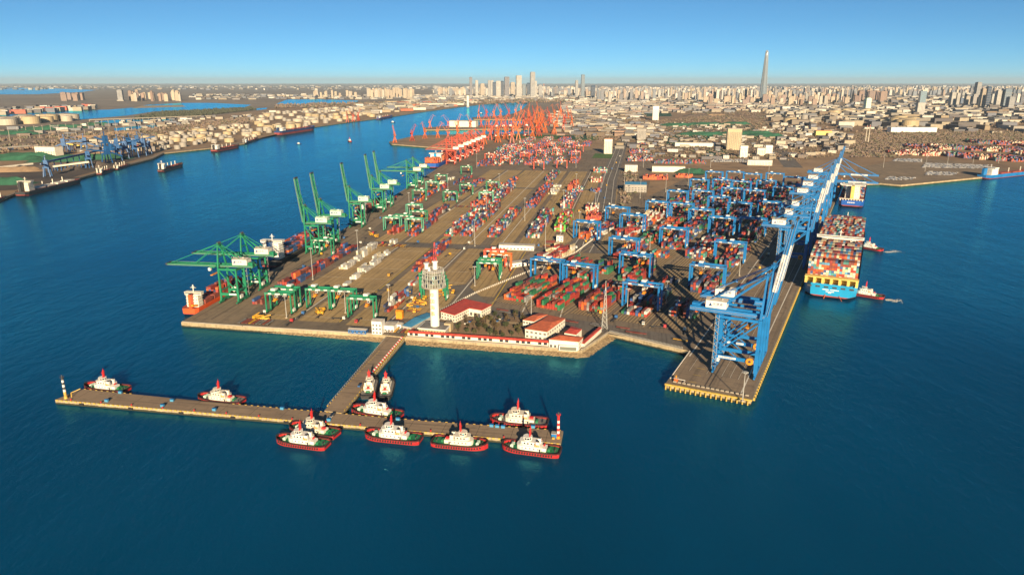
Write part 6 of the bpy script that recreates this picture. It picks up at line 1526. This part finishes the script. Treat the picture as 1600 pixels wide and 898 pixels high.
for k, (p, an) in enumerate((((-1160.0, 1759.4), 12), ((-1221.7, 1733.3), 12), ((-1121.1, 1827.8), 14), ((-1253.0, 2182.0), 16), ((-1726.2, 2611.6), 10), ((-1644.6, 2793.9), 12), ((-1710.4, 2451.3), 10), ((-1631.2, 3002.8), 14), ((1177.6, 4591.7), 0), ((1324.0, 4679.5), 0))):
    o = link('coal_heap', HC[k % 2], None, (*p, Z + .2), R(an)); os_.append(tag(o, 'x', 'heap', 'bare bulk heaps'))
label_in_order(os_, 'dark bare bulk heap, %s from the left')

# ------------------------------------------------------------------ storage tanks
def tank_tpl(r, h, mat):
    w = MB().cyl((0, 0, 0), (0, 0, h), r, r, 24, cap=False); rf = MB().cyl((0, 0, h), (0, 0, h + r * .12), r * 1.01, .3, 24)
    rl = MB()
    for k in range(24): rl.beam((r * math.cos(k * .2618), r * math.sin(k * .2618), h), (r * math.cos((k + 1) * .2618), r * math.sin((k + 1) * .2618), h), .5, .6)
    st = MB()
    for k in range(8): a0 = -1.9 + k * .12; st.beam((r * 1.02 * math.cos(a0), r * 1.02 * math.sin(a0), h * k / 8), (r * 1.02 * math.cos(a0 + .12), r * 1.02 * math.sin(a0 + .12), h * (k + 1) / 8), .8, .3)
    return [('shell', w.mesh('shell', mat), []), ('roof', rf.mesh('roof', mat), []), ('rim', rl.mesh('rim', mat), []), ('stair', st.mesh('stair', 'lattice_grey'), [])]
TK = [tank_tpl(17, 17, 'tank_white'), tank_tpl(22, 18, 'tank_tan'), tank_tpl(13, 19, 'tank_grey'), tank_tpl(26, 16, 'tank_white'), tank_tpl(10, 16, 'tank_white'), tank_tpl(16, 20, 'tank_grey')]
def tanks(poly, n, dmin, group, fmt, sc=1, pick=None):
    os_ = [inst(TK[(pick or (0, 1, 2, 3, 4, 5))[random.randrange(len(pick) if pick else 6)]], 'storage_tank', 'x', 'tank', (*p, Z + .2), R(-90 + random.uniform(-30, 30)), group, sc * random.uniform(.85, 1.15)) for p in scatter(poly, n, dmin)]
    label_in_order(os_, fmt)
tanks([(-1285.9, 2378.1), (-1157.9, 2286.9), (-1096.4, 2265.1), (-1051.6, 2502.5), (-989.1, 2669.7), (-1025.0, 2860.3), (-1358.2, 3688.8), (-1431.4, 3428.4), (-1404.4, 2929.9), (-1433.8, 2699.8)], 80, 32, 'tanks of the nearer tank farm', 'storage tank of the nearer left tank farm, %s from the left', .72)
tanks([(-1044.2, 2929.9), (-1040.2, 3160.0), (-944.6, 3804.2), (-827.5, 4679.5), (-1046.6, 5649.2), (-1461.9, 5921.2), (-1644.6, 5173.3), (-1466.7, 4057.7), (-1338.3, 3633.7)], 100, 48, 'tanks of the farther tank farm', 'storage tank of the farther left tank farm, %s from the left', .95, (0, 3, 1, 2))
tanks([(-2579.8, 3633.7), (-2496.4, 3804.2), (-2440.4, 3991.3), (-2616.2, 4270.8), (-2722.7, 4126.4), (-2806.8, 3958.9)], 16, 80, 'tanks beside the lagoon', 'storage tank beside the left lagoon, %s from the left', 1.8, (0, 3, 1))
tanks([(1608.1, 4591.7), (1948.2, 4770.7), (2146.1, 5284.7), (1827.3, 5173.3)], 10, 70, 'white tanks on the right plain', 'white storage tank on the right plain, %s from the left', 1.4, (0, 4))
tanks([(1837.6, 3477.6), (1951.9, 3477.6), (2235.2, 3991.3), (2107.9, 3991.3)], 7, 66, 'cream tanks on the right plain', 'cream storage tank on the right plain, %s from the left', 1.5, (1,))
tanks([(1433.8, 3804.2), (1585.6, 3804.2), (1769.4, 4270.8), (1618.1, 4270.8)], 6, 60, 'grey tanks on the right plain', 'domed tank among the right works, %s from the left', 1.3, (2, 1, 4))
tanks([(2108.5, 4770.7), (2429.3, 4865.4), (2688.6, 5400.9), (2342.1, 5284.7)], 14, 70, 'row of pale tanks by the right city', 'pale tank in the row before the right city, %s from the left', 1.4, (0, 1))

# ------------------------------------------------------------------ blue coal loaders on the left bank
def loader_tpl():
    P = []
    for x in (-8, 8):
        for y in (-7, 7): P.append(('leg', MB().beam((x, y, 0), (x * .7, y * .7, 20), 1.8, 1.8).mesh('leg', 'loader_shaded_blue'), []))
    P.append(('portal', MB().box((0, 0, 21), (14, 13, 3)).mesh('portal', 'loader_shaded_blue'), []))
    P.append(('tower', MB().box((-3, 0, 30), (9, 9, 15)).mesh('tower', 'loader_shaded_blue'), []))
    P.append(('boom', MB().beam((0, 0, 26), (42, 0, 33), 3.4, 3.6, 0, 2.2, 2.4).mesh('boom', 'loader_shaded_blue'), []))
    P.append(('tail_gallery', MB().beam((-4, 0, 26), (-36, 0, 12), 3.2, 3.0).mesh('tail_gallery', 'loader_shaded_blue'), []))
    P.append(('mast', MB().beam((0, 0, 36), (-2, 0, 48), 1.6, 1.6).mesh('mast', 'loader_shaded_blue'), []))
    P.append(('stay', MB().beam((-2, 0, 47), (36, 0, 33.5), .7, .7).mesh('stay', 'loader_shaded_blue'), []))
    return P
LD = loader_tpl()
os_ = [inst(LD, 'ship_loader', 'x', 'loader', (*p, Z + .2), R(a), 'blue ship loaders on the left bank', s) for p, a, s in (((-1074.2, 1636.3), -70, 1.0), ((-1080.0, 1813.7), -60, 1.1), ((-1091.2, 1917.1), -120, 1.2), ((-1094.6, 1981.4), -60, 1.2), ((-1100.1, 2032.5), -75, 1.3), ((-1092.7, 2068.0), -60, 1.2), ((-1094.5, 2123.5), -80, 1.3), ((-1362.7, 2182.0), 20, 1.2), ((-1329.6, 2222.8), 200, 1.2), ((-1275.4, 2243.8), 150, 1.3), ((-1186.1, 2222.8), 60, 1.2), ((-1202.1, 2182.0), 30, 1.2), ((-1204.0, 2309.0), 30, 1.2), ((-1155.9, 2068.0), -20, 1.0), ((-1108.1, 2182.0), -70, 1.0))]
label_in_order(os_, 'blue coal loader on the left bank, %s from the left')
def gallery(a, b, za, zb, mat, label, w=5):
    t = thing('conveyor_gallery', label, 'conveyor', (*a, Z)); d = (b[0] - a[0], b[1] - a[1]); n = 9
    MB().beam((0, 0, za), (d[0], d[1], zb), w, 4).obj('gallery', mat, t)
    for k in range(n + 1): MB().beam((d[0] * k / n, d[1] * k / n, 0), (d[0] * k / n, d[1] * k / n, za + (zb - za) * k / n - 2), 1.6, 1.6).obj('trestle', 'loader_shaded_blue', t)
gallery((-1118.0, 1708.1), (-1193.0, 2068.0), 26, 20, 'loader_shaded_blue', 'long blue conveyor gallery climbing above the coal heaps')
gallery((-1121.5, 1733.3), (-1072.0, 1799.8), 12, 16, 'cream_wall', 'cream conveyor gallery behind the moored bulk carrier')
gallery((-1253.0, 1733.3), (-1224.0, 1813.7), 10, 10, 'cream_wall', 'pale conveyor gallery at the lower left edge')
gallery((-1413.1, 2265.1), (-1341.8, 2243.8), 24, 16, 'bay_yellow', 'yellow conveyor between two blue transfer towers')
gallery((-1639.5, 2286.9), (-1575.4, 2378.1), 8, 8, 'tank_grey', 'grey conveyor line by the white office block')

# ------------------------------------------------------------------ city
FAC = facade('city_wall', None)
def plot(poly, n, wr, dr, hr, pal, ang, dmin, jit=.15):
    out = []
    for p in scatter(poly, n, dmin):
        c = random.choice(pal); j = random.uniform(.8, 1.15)
        out.append([p[0], p[1], random.uniform(*wr), random.uniform(*dr), random.uniform(*hr), R(ang + random.choice((0, 0, 0, 90)) + random.uniform(-6, 6)), tuple(min(1, v * j) for v in c)])
    return out
BEI = [(0.43, 0.34, 0.24), (0.46, 0.38, 0.26), (0.40, 0.30, 0.21), (0.48, 0.42, 0.34)]
PAL = BEI + [(0.29, 0.27, 0.26), (0.34, 0.25, 0.19), (0.24, 0.18, 0.16), (0.38, 0.37, 0.34), (0.19, 0.21, 0.24), (0.16, 0.16, 0.18)]
BRN = [(0.27, 0.17, 0.12), (0.32, 0.21, 0.15), (0.24, 0.16, 0.13)]
LOW = [(0.45, 0.41, 0.33), (0.40, 0.34, 0.25), (0.48, 0.46, 0.40), (0.27, 0.25, 0.22), (0.34, 0.27, 0.18), (0.21, 0.18, 0.15), (0.40, 0.35, 0.26), (0.16, 0.17, 0.19), (0.19, 0.14, 0.10), (0.24, 0.22, 0.21)]
PAL = PAL + [(.58, .55, .5), (.6, .56, .5), (.12, .12, .14), (.16, .15, .16), (.14, .16, .2)]
LOW = LOW + [(.62, .6, .55), (.6, .56, .48), (.11, .1, .1), (.13, .12, .13), (.15, .16, .2)]
def building_parts(b, wall, floors=0):
    x, y, w, d, h, a, c = b
    t = thing('x', 'x', 'x', (x, y, Z), a)
    m = MB(); m.tint = c; m.box((0, 0, h / 2), (w, d, h)); m.obj('wall', wall, t)
    m = MB(); m.tint = tuple(v * .45 for v in c); m.box((0, 0, h + .6), (w + .8, d + .8, 1.2)); m.obj('roof', 'painted_wall', t)
    return t
def put(bs, name, cat, group, fmt, n_single, wall='city_wall', crown=True):
    """the largest as single buildings, the rest handed on"""
    bs = sorted(bs, key=lambda b: -(b[2] * b[4]) / (b[0] ** 2 + b[1] ** 2))
    os_ = []
    for b in bs[:n_single]:
        t = building_parts(b, wall); t.name = name; t['category'] = cat; t['group'] = group; os_.append(t)
        if crown:
            m = MB(); m.tint = tuple(v * .9 for v in b[6]); m.box((0, 0, b[4] + 2.6), (b[2] * .4, b[3] * .5, 4)); m.obj('roof_house', 'painted_wall', t)
    label_in_order(os_, fmt)
    return bs[n_single:]
rest = []
T1 = plot([(913.7, 8314.2), (3700.3, 7790.7), (5432.2, 11359.9), (1370.5, 12502.0)], 330, (22, 42), (16, 24), (55, 125), PAL, 0, 95)
T2 = plot([(1731.2, 6550.9), (2596.7, 6550.9), (3383.2, 7117.7), (3947.0, 8314.2), (2192.8, 8314.2)], 60, (26, 50), (16, 24), (50, 95), BEI + BRN, 0, 90)
rest += put(T1 + T2, 'apartment_tower', 'tower block', 'apartment towers of the main city', 'apartment tower of the main city skyline, %s from the left', 150)
T = plot([(-1922.9, 9602.7), (-1298.8, 9602.7), (-1500.8, 11106.1), (-2222.0, 11106.1)], 40, (26, 40), (18, 26), (100, 128), BEI, 10, 100)
rest += put(T, 'apartment_tower', 'tower block', 'beige towers beyond the river', 'tall beige apartment tower beyond the river, %s from the left', 40)
T = plot([(-2614.5, 9602.7), (-2057.9, 9602.7), (-2326.3, 10863.3), (-2955.5, 10863.3)], 14, (26, 36), (18, 26), (60, 120), BEI, 10, 120) + plot([(-1156.2, 11359.9), (-717.6, 11359.9), (-877.1, 13897.9), (-1413.1, 13897.9)], 22, (26, 40), (18, 26), (90, 120), BEI, 10, 110)
rest += put(T, 'apartment_tower', 'tower block', 'scattered beige towers left of downtown', 'scattered beige tower left of downtown, %s from the left', 36)
T = plot([(-5131.1, 8314.2), (-4787.6, 8314.2), (-5222.8, 9075.6), (-5597.6, 9075.6)], 9, (40, 70), (24, 30), (70, 95), BRN, 10, 70) + plot([(-4292.1, 8176.9), (-3709.8, 8176.9), (-4190.7, 9244.8), (-4848.5, 9244.8)], 34, (26, 42), (18, 26), (60, 115), BEI + BRN, 10, 80)
rest += put(T, 'apartment_tower', 'tower block', 'brown and beige blocks at the far left', 'block in the far left housing estate, %s from the left', 43)
T = plot([(3588.2, 7552.8), (3867.3, 7552.8), (4557.9, 8912.4), (4229.0, 8912.4)], 22, (30, 46), (18, 26), (95, 120), BRN, 0, 90)
rest += put(T, 'apartment_tower', 'tower block', 'reddish brown towers right of the tallest tower', 'reddish brown apartment tower, %s from the left in its group', 22)
T = plot([(3924.0, 6550.9), (4441.8, 6381.3), (5482.0, 7790.7), (4970.3, 8314.2)], 34, (28, 50), (20, 30), (60, 120), PAL + [(.12, .16, .24), (.1, .14, .2)], 0, 95)
rest += put(T, 'office_tower', 'tower block', 'towers at the right edge of the skyline', 'tower at the right edge of the skyline, %s from the left', 34)
# downtown, each tower on its own: place, width, height
for p, w, h, mat, lab in [((-324, 10408), 38, 228, 'dt_grey', 'grey slab at the left of downtown'),
    ((-309, 11360), 41, 230, 'dt_pale', 'cream slim block second in downtown'),
    ((-247, 10408), 57, 202, 'glass_dark', 'dark glass block beside the cream slim block'),
    ((-196, 10408), 66, 219, 'dt_pale', 'wide pale block in downtown'),
    ((-154, 11360), 52, 220, 'glass_dark', 'blue glass block right of the wide pale block'),
    ((-73, 10408), 66, 276, 'dt_dark', 'dark tall tower of downtown'),
    ((10, 11360), 62, 201, 'dt_tan', 'tan block between the dark and cream towers'),
    ((96, 10408), 76, 293, 'dt_pale', 'tall cream tower of downtown'),
    ((181, 10863), 59, 174, 'glass_tower', 'low glass block beside the tall cream tower'),
    ((259, 11360), 52, 192, 'glass_dark', 'dark glass block left of the tallest downtown tower'),
    ((292, 10408), 66, 341, 'dt_grey', 'tallest downtown tower with stepped grey top'),
    ((369, 11360), 31, 220, 'dt_pale', 'slim cream block beside the tallest downtown tower'),
    ((439, 11360), 52, 163, 'dt_grey', 'grey block beside the chimney'),
    ((1002, 11360), 41, 230, 'dt_grey', 'pale grey twin block left of the lone glass tower'),
    ((965, 9989), 45, 302, 'glass_tower', 'lone glass tower right of downtown'),
    ((1063, 9603), 52, 162, 'glass_dark', 'dark block right of the lone glass tower'),
    ((980, 7329), 27, 106, 'dt_pale', 'cream tower before the main city'),
    ((-4462, 8314), 53, 120, 'dt_grey', 'grey twin tower at the far left'),
    ((-610, 10863), 40, 274, 'dt_dark', 'dark slim tower left of downtown'),
    ((-524, 10863), 40, 229, 'dt_pale', 'white slim tower left of downtown'),
    ((-439, 10863), 59, 183, 'dt_tan', 'tan block left of downtown'),
    ((3959, 6551), 42, 117, 'dt_pale', 'cream tower block right of the glass spire'),
    ((4005, 6551), 30, 111, 'dt_pale', 'white tower block right of the cream one'),
    ((4013, 6220), 34, 153, 'dt_tan', 'tan tower at the right skyline'),
    ((4161, 6381), 35, 168, 'glass_dark', 'dark glass tower at the right skyline'),
    ((4043, 6067), 39, 139, 'dt_pale', 'sunlit cream tower at the right skyline'),
    ((4108, 6067), 61, 149, 'glass_tower', 'broad glass tower at the right skyline'),
    ((3957, 5782), 47, 94, 'dt_grey', 'low grey block at the right skyline'),
    ((4961, 7791), 50, 204, 'dt_grey', 'tall stepped tower far right in the haze'),
    ((-378, 6220), 17, 95, 'mint_house', 'pale control tower by the river bend'),
    ((2761, 5649), 41, 87, 'mint_house', 'greenish block before the reddish towers')]:
    t = thing('office_tower', lab, 'tower block', (*p, Z), R(8))
    MB().box((0, 0, h / 2), (w, w * .8, h)).obj('shaft', mat, t); MB().box((0, 0, h + 2), (w * .7, w * .55, 4)).obj('crown', mat, t); MB().box((0, 0, 6), (w * 1.35, w * 1.1, 12)).obj('podium', 'tank_grey', t)
    m = MB()
    for k in range(1, int(h / 14)): m.box((0, 0, k * 14), (w + .6, w * .8 + .6, 1.4))
    m.obj('floor_bands', 'roof_grey', t)
# the tapering supertall
D = 7900; x = 7900 * (1184 - 800) / 1100 * .985
ct = thing('supertall_tower', 'tallest tapering glass skyscraper rising alone above the right city', 'skyscraper', (x, D, Z))
m = MB(); prof = ((0, 36), (60, 38), (130, 35), (220, 30), (310, 25), (400, 21), (470, 17), (510, 14), (530, 9)); n = 24
for z, r_ in prof:
    for k in range(n):
        a = 2 * math.pi * k / n; q = r_ * (1 + .07 * math.cos(4 * a)); m.v.append((q * math.cos(a), q * math.sin(a), z))
for i in range(len(prof) - 1):
    for k in range(n): m.face([i * n + k, i * n + (k + 1) % n, (i + 1) * n + (k + 1) % n, (i + 1) * n + k])
m.face([(len(prof) - 1) * n + k for k in range(n)]); m.obj('shaft', 'glass_tower', ct, smooth=True)
for k in range(8):
    a = 2 * math.pi * (k + .5) / 8; f = MB()
    for (z0, r0), (z1, r1) in zip(prof, prof[1:]): f.beam((r0 * 1.01 * math.cos(a), r0 * 1.01 * math.sin(a), z0), (r1 * 1.01 * math.cos(a), r1 * 1.01 * math.sin(a), z1), 2.0, 1.5)
    f.obj('fin', 'lattice_grey', ct)
MB().box((0, 0, 14), (110, 90, 28)).obj('podium', 'glass_dark', ct)
# leaning glass tower with pale base and the chimneys
p = (2682.0, 4770.7)
t = thing('office_tower', 'slim green glass tower on a cream base before the right city', 'tower block', (*p, Z), R(-10))
MB().box((0, 0, 40), (44, 40, 80)).obj('base', 'dt_pale', t); MB().box((3, 0, 116), (36, 34, 74)).obj('shaft', 'glass_tower', t); MB().box((8, 0, 156), (26, 30, 8)).obj('crown', 'tank_white', t)
os_ = []
for px_, h in (((402.0, 9244.8), 190), ((2447.0, 5649.2), 120), ((1287.7, 2611.6), 60), ((1270.0, 2556.0), 66)):
    t = thing('chimney', 'x', 'chimney', (*px_, Z), 0, 'slim pale chimneys'); MB().cyl((0, 0, 0), (0, 0, h), h * .035, h * .018, 14).obj('stack', 'tank_white', t); MB().cyl((0, 0, h * .9), (0, 0, h * .94), h * .021, h * .021, 14).obj('band', 'mast_red', t); os_.append(t)
label_in_order(os_, 'slim pale chimney, %s from the left of the skyline')
# low buildings
A1 = plot([(1322.1, 3633.7), (2220.6, 3119.2), (2970.9, 3991.3), (4604.9, 6220.3), (2365.9, 6550.9)], 330, (30, 110), (22, 50), (9, 26), LOW, 0, 58) + plot([(864.5, 2354.6), (1076.1, 2265.1), (1509.3, 3201.8), (1347.0, 3528.1)], 70, (16, 40), (12, 24), (6, 16), LOW, 0, 30)
rest += put(A1, 'low_building', 'building', 'low buildings on the right plain', 'low pale building on the right plain, %s from the left', 130, 'painted_wall', False)
A2 = plot([(-1012.1, 4770.7), (-626.5, 5921.2), (-360.0, 7439.1), (-402.0, 8314.2), (-1131.8, 8044.0), (-1384.9, 6550.9)], 150, (40, 120), (26, 60), (10, 24), LOW + [(.5, .13, .06)], 10, 95)
rest += put(A2, 'low_building', 'building', 'sheds on the opposite river bank', 'shed on the opposite river bank, %s from the left', 70, 'painted_wall', False)
A3 = plot([(182.7, 2929.9), (484.5, 2860.3), (609.1, 3428.4), (570.1, 4963.9), (230.8, 4346.8)], 90, (26, 80), (18, 40), (6, 16), LOW + [(.3, .2, .15)] * 3, -9, 46) + plot([(324.9, 2265.1), (426.4, 2265.1), (730.9, 3428.4), (707.4, 3991.3)], 40, (18, 40), (14, 26), (6, 14), LOW, -9, 40)
rest += put(A3, 'low_building', 'building', 'low sheds behind the red yard', 'low shed behind the red yard, %s from the left', 60, 'painted_wall', False)
A4 = plot([(-1331.3, 2182.0), (-1116.7, 2265.1), (-1399.7, 2611.6), (-1521.5, 2502.5)], 30, (16, 40), (12, 24), (8, 18), LOW + [(.5, .12, .1)], 10, 34) + plot([(-3373.5, 4770.7), (-3239.4, 5649.2), (-3808.5, 6550.9), (-3986.9, 5649.2)], 60, (30, 90), (20, 50), (12, 30), LOW + [(.5, .12, .08)] * 2, 10, 90)
rest += put(A4, 'low_building', 'building', 'buildings of the left bank works', 'building of the left bank works, %s from the left', 40, 'painted_wall', False)
rest += plot([(338.1, 2032.5), (790.8, 1998.1), (1037.7, 2182.0), (1423.9, 3201.8), (1160.9, 3633.7), (742.7, 3991.3)], 260, (10, 34), (8, 18), (4, 10), LOW, -9, 22)
rest += plot([(1218.2, 3428.4), (2192.8, 2929.9), (4385.6, 5921.2), (2308.2, 6550.9)], 420, (16, 60), (12, 30), (6, 16), LOW, 0, 34)
rest += plot([(178.5, 2860.3), (484.5, 2860.3), (1046.6, 5649.2), (592.6, 6729.6), (203.0, 4591.7)], 200, (16, 60), (12, 30), (5, 14), LOW, -9, 34)
rest += plot([(-2016.4, 2826.7), (-1708.7, 3201.8), (-1602.4, 4770.7), (-1196.1, 5649.2), (-1384.9, 6550.9), (-1908.5, 4591.7), (-2436.4, 3428.4)], 120, (16, 50), (12, 26), (5, 14), LOW, 10, 40)
rest += plot([(-1253.0, 8912.4), (4604.9, 6220.3), (7674.8, 10408.1), (-1594.8, 11359.9)], 900, (30, 110), (22, 60), (9, 26), LOW, 0, 60)
rest += plot([(350.8, 4963.9), (1873.0, 5173.3), (2644.3, 7328.8), (548.2, 7790.7)], 330, (30, 90), (22, 50), (8, 20), LOW + [(.3, .2, .15)] * 3, 0, 60)
rest += plot([(-1196.1, 11359.9), (8372.5, 11359.9), (13156.8, 17886.3), (-1879.5, 17886.3)], 900, (30, 60), (20, 34), (45, 110), PAL, 0, 110)
rest += plot([(-1315.7, 12502.0), (12279.7, 16689.8), (23024.4, 31347.1), (-2631.4, 25065.4)], 700, (50, 130), (40, 80), (20, 80), PAL + LOW, 0, 160)
rest += plot([(-14168.8, 19266.9), (-1855.4, 19266.9), (-3710.9, 38595.2), (-26313.6, 35834.0)], 420, (60, 150), (40, 80), (10, 45), LOW, 0, 200)
rest += plot([(-3915.7, 8912.4), (-812.1, 9244.8), (-1044.2, 11903.7), (-5482.0, 12502.0)], 260, (40, 110), (26, 50), (8, 24), LOW, 0, 90)
m = MB()
for x, y, w, d, h, a, c in rest:
    m.tint = c; m.box((x, y, Z + h / 2), (w, d, h), a); m.t[-5] = tuple(v * .45 for v in c)     # roofs are darker than walls
tag(m.obj('distant_city', 'city_wall'), 'dense far city of small blocks spreading to the horizon', 'city', kind='stuff')

# ------------------------------------------------------------------ scrub and bare trees of the plain
m = MB(); rd = random.Random(11)
def bushes(poly, n, s0, s1, cols):
    xs, ys = [p[0] for p in poly], [p[1] for p in poly]; k = 0; tries = 0
    while k < n and tries < n * 20:
        tries += 1; p = (rd.uniform(min(xs), max(xs)), rd.uniform(min(ys), max(ys)))
        if not inside(p, poly): continue
        k += 1; m.tint = rd.choice(cols)
        for q in range(3):
            s = rd.uniform(s0, s1); c = (p[0] + rd.gauss(0, s * .5), p[1] + rd.gauss(0, s * .5)); h = s * rd.uniform(.6, 1.2); a = rd.uniform(0, 6)
            v = [(c[0] + s * .6 * math.cos(a + j * 1.57) * rd.uniform(.6, 1.2), c[1] + s * .6 * math.sin(a + j * 1.57) * rd.uniform(.6, 1.2), Z + h * rd.uniform(.25, .6)) for j in range(4)] + [(c[0], c[1], Z + h), (c[0], c[1], Z)]
            m.add(v, [(0, 1, 4), (1, 2, 4), (2, 3, 4), (3, 0, 4), (1, 0, 5), (2, 1, 5), (3, 2, 5), (0, 3, 5)])
SC = [(0.213, 0.150, 0.106), (0.163, 0.125, 0.088), (0.250, 0.181, 0.125), (0.138, 0.112, 0.081), (0.125, 0.125, 0.075), (0.200, 0.150, 0.138)]
bushes([(984.9, 2068.0), (1109.3, 2050.1), (1433.8, 2354.6), (1846.6, 2583.5), (2249.0, 3160.0), (1665.4, 3119.2), (1417.3, 3002.8)], 3600, 3, 6, SC)
bushes([(359.5, 1998.1), (778.1, 1964.9), (1037.7, 2182.0), (1337.1, 3002.8), (1391.6, 4770.7), (707.4, 3991.3)], 3200, 3, 6.5, SC)
bushes([(233.3, 2611.6), (466.6, 2611.6), (885.6, 4770.7), (337.4, 4770.7)], 1600, 3.5, 7, SC)
bushes([(-2211.4, 4197.4), (-2069.7, 4346.8), (-1982.0, 4770.7), (-1993.5, 5649.2), (-2182.1, 6067.1), (-2512.6, 5173.3)], 900, 9, 17, [(.04, .05, .025), (.055, .06, .03)])
bushes([(-1566.3, 2182.0), (-1399.7, 2611.6), (-1388.8, 4126.4), (-1602.4, 4770.7), (-1708.7, 3201.8), (-1949.2, 2730.4)], 900, 6, 12, SC)
bushes([(1096.4, 3428.4), (1805.8, 2402.0), (5756.1, 7790.7), (1461.9, 8314.2)], 4000, 5, 11, SC)
bushes([(-1931.8, 5921.2), (685.2, 7790.7), (843.4, 9602.7), (-2253.7, 6918.2)], 700, 12, 24, SC)
bushes([(179.1, 1182.5), (211.3, 1247.3), (298.3, 1647.9), (307.3, 1842.1), (270.2, 1708.1)], 120, 3, 6, SC)
tag(m.obj('scrub', 'painted_wall'), 'brown winter scrub and bare trees across the plain', 'scrub', kind='stuff')

# rows of parked cars on the right quay, too small to pick apart
m = MB()
for poly, n in (([(831.3, 1580.8), (882.8, 1570.2), (923.9, 1613.7), (874.2, 1636.3)], 420), ([(967.2, 1659.6), (1032.8, 1653.7), (1074.8, 1708.1), (1018.1, 1733.3)], 420), ([(1047.3, 1813.7), (1193.1, 1786.1), (1256.6, 1871.4), (1113.7, 1917.1)], 800), ([(1048.7, 1964.9), (1113.8, 1932.8), (1159.8, 2015.2), (1096.4, 2032.5)], 300), ([(543.8, 1948.7), (678.7, 1932.8), (699.5, 2015.2), (570.9, 2015.2)], 200)):
    xs, ys = [p[0] for p in poly], [p[1] for p in poly]; k = 0
    for i in range(90):
        for j in range(60):
            p = (min(xs) + i * 3.4, min(ys) + j * 7.5)
            if inside(p, poly) and rd.random() < .75: m.tint = rd.choice([(.62, .62, .62), (.66, .65, .62), (.2, .25, .35), (.5, .5, .5), (.08, .08, .09)]); m.box((p[0], p[1], Z + .9), (1.9, 4.6, 1.3), R(10))
tag(m.obj('parked_cars', 'painted_steel'), 'rows of parked cars awaiting export on the right quay', 'cars', kind='stuff')
# viaducts and pole lines
def viaduct(a, b, h, w, label):
    t = thing('viaduct', label, 'bridge', (*a, Z)); d = (b[0] - a[0], b[1] - a[1]); n = 22
    MB().beam((0, 0, h), (d[0], d[1], h), w, 3).obj('deck', 'tank_white', t)
    pm = MB().cyl((0, 0, 0), (0, 0, h - 1.5), 2.2, n=8).mesh('pillar', 'concrete')
    for k in range(n + 1): link('pillar', pm, t, (d[0] * k / n, d[1] * k / n, 0))
viaduct((1673.5, 6550.9), (2466.9, 6220.3), 16, 24, 'pale viaduct crossing before the main city')
viaduct((894.4, 6550.9), (1644.6, 6550.9), 14, 22, 'pale viaduct left of the long one')
viaduct((-3938.9, 9244.8), (-3471.9, 10408.1), 14, 22, 'low causeway bridge far left beyond the lagoon')
viaduct((-2334.3, 3991.3), (-1873.8, 4507.1), 9, 14, 'pillared road bridge along the left lagoon')
pt = [('pole', MB().cyl((0, 0, 0), (0, 0, 30), .8, .5, 6).mesh('pole', 'tank_white'), []), ('arm', MB().beam((-3, 0, 29), (3, 0, 29), .6, .6).mesh('arm', 'tank_white'), [])]
os_ = []
for k in range(40): os_.append(inst(pt, 'utility_pole', 'x', 'pole', (*[ (a + (b - a) * (k % 20) / 19) for a, b in zip(*(((-1790.0, 2502.5), (-1566.3, 3201.8)) if k < 20 else ((-2088.4, 2929.9), (-1870.3, 3633.7))))], Z), 0, 'pale poles along the left bank road'))
label_in_order(os_, 'pale pole along the left bank road, %s from the left')

# ------------------------------------------------------------------ haze
hz, nt, b_ = new_mat('haze')
nt.nodes.remove(b_)
pv = nd(nt, 'ShaderNodeVolumePrincipled')
pv.inputs['Color'].default_value = (.62, .82, 1.0, 1); pv.inputs['Density'].default_value = 1.8e-5; pv.inputs['Anisotropy'].default_value = 0.0
nt.links.new(pv.outputs[0], nt.nodes['Material Output'].inputs['Volume'])
MATS['haze'] = hz
h = MB().box((0, 43250, 275), (182000, 94500, 560)).obj('haze', 'haze')
tag(h, 'thin pale haze over the whole harbour', 'haze', kind='stuff')
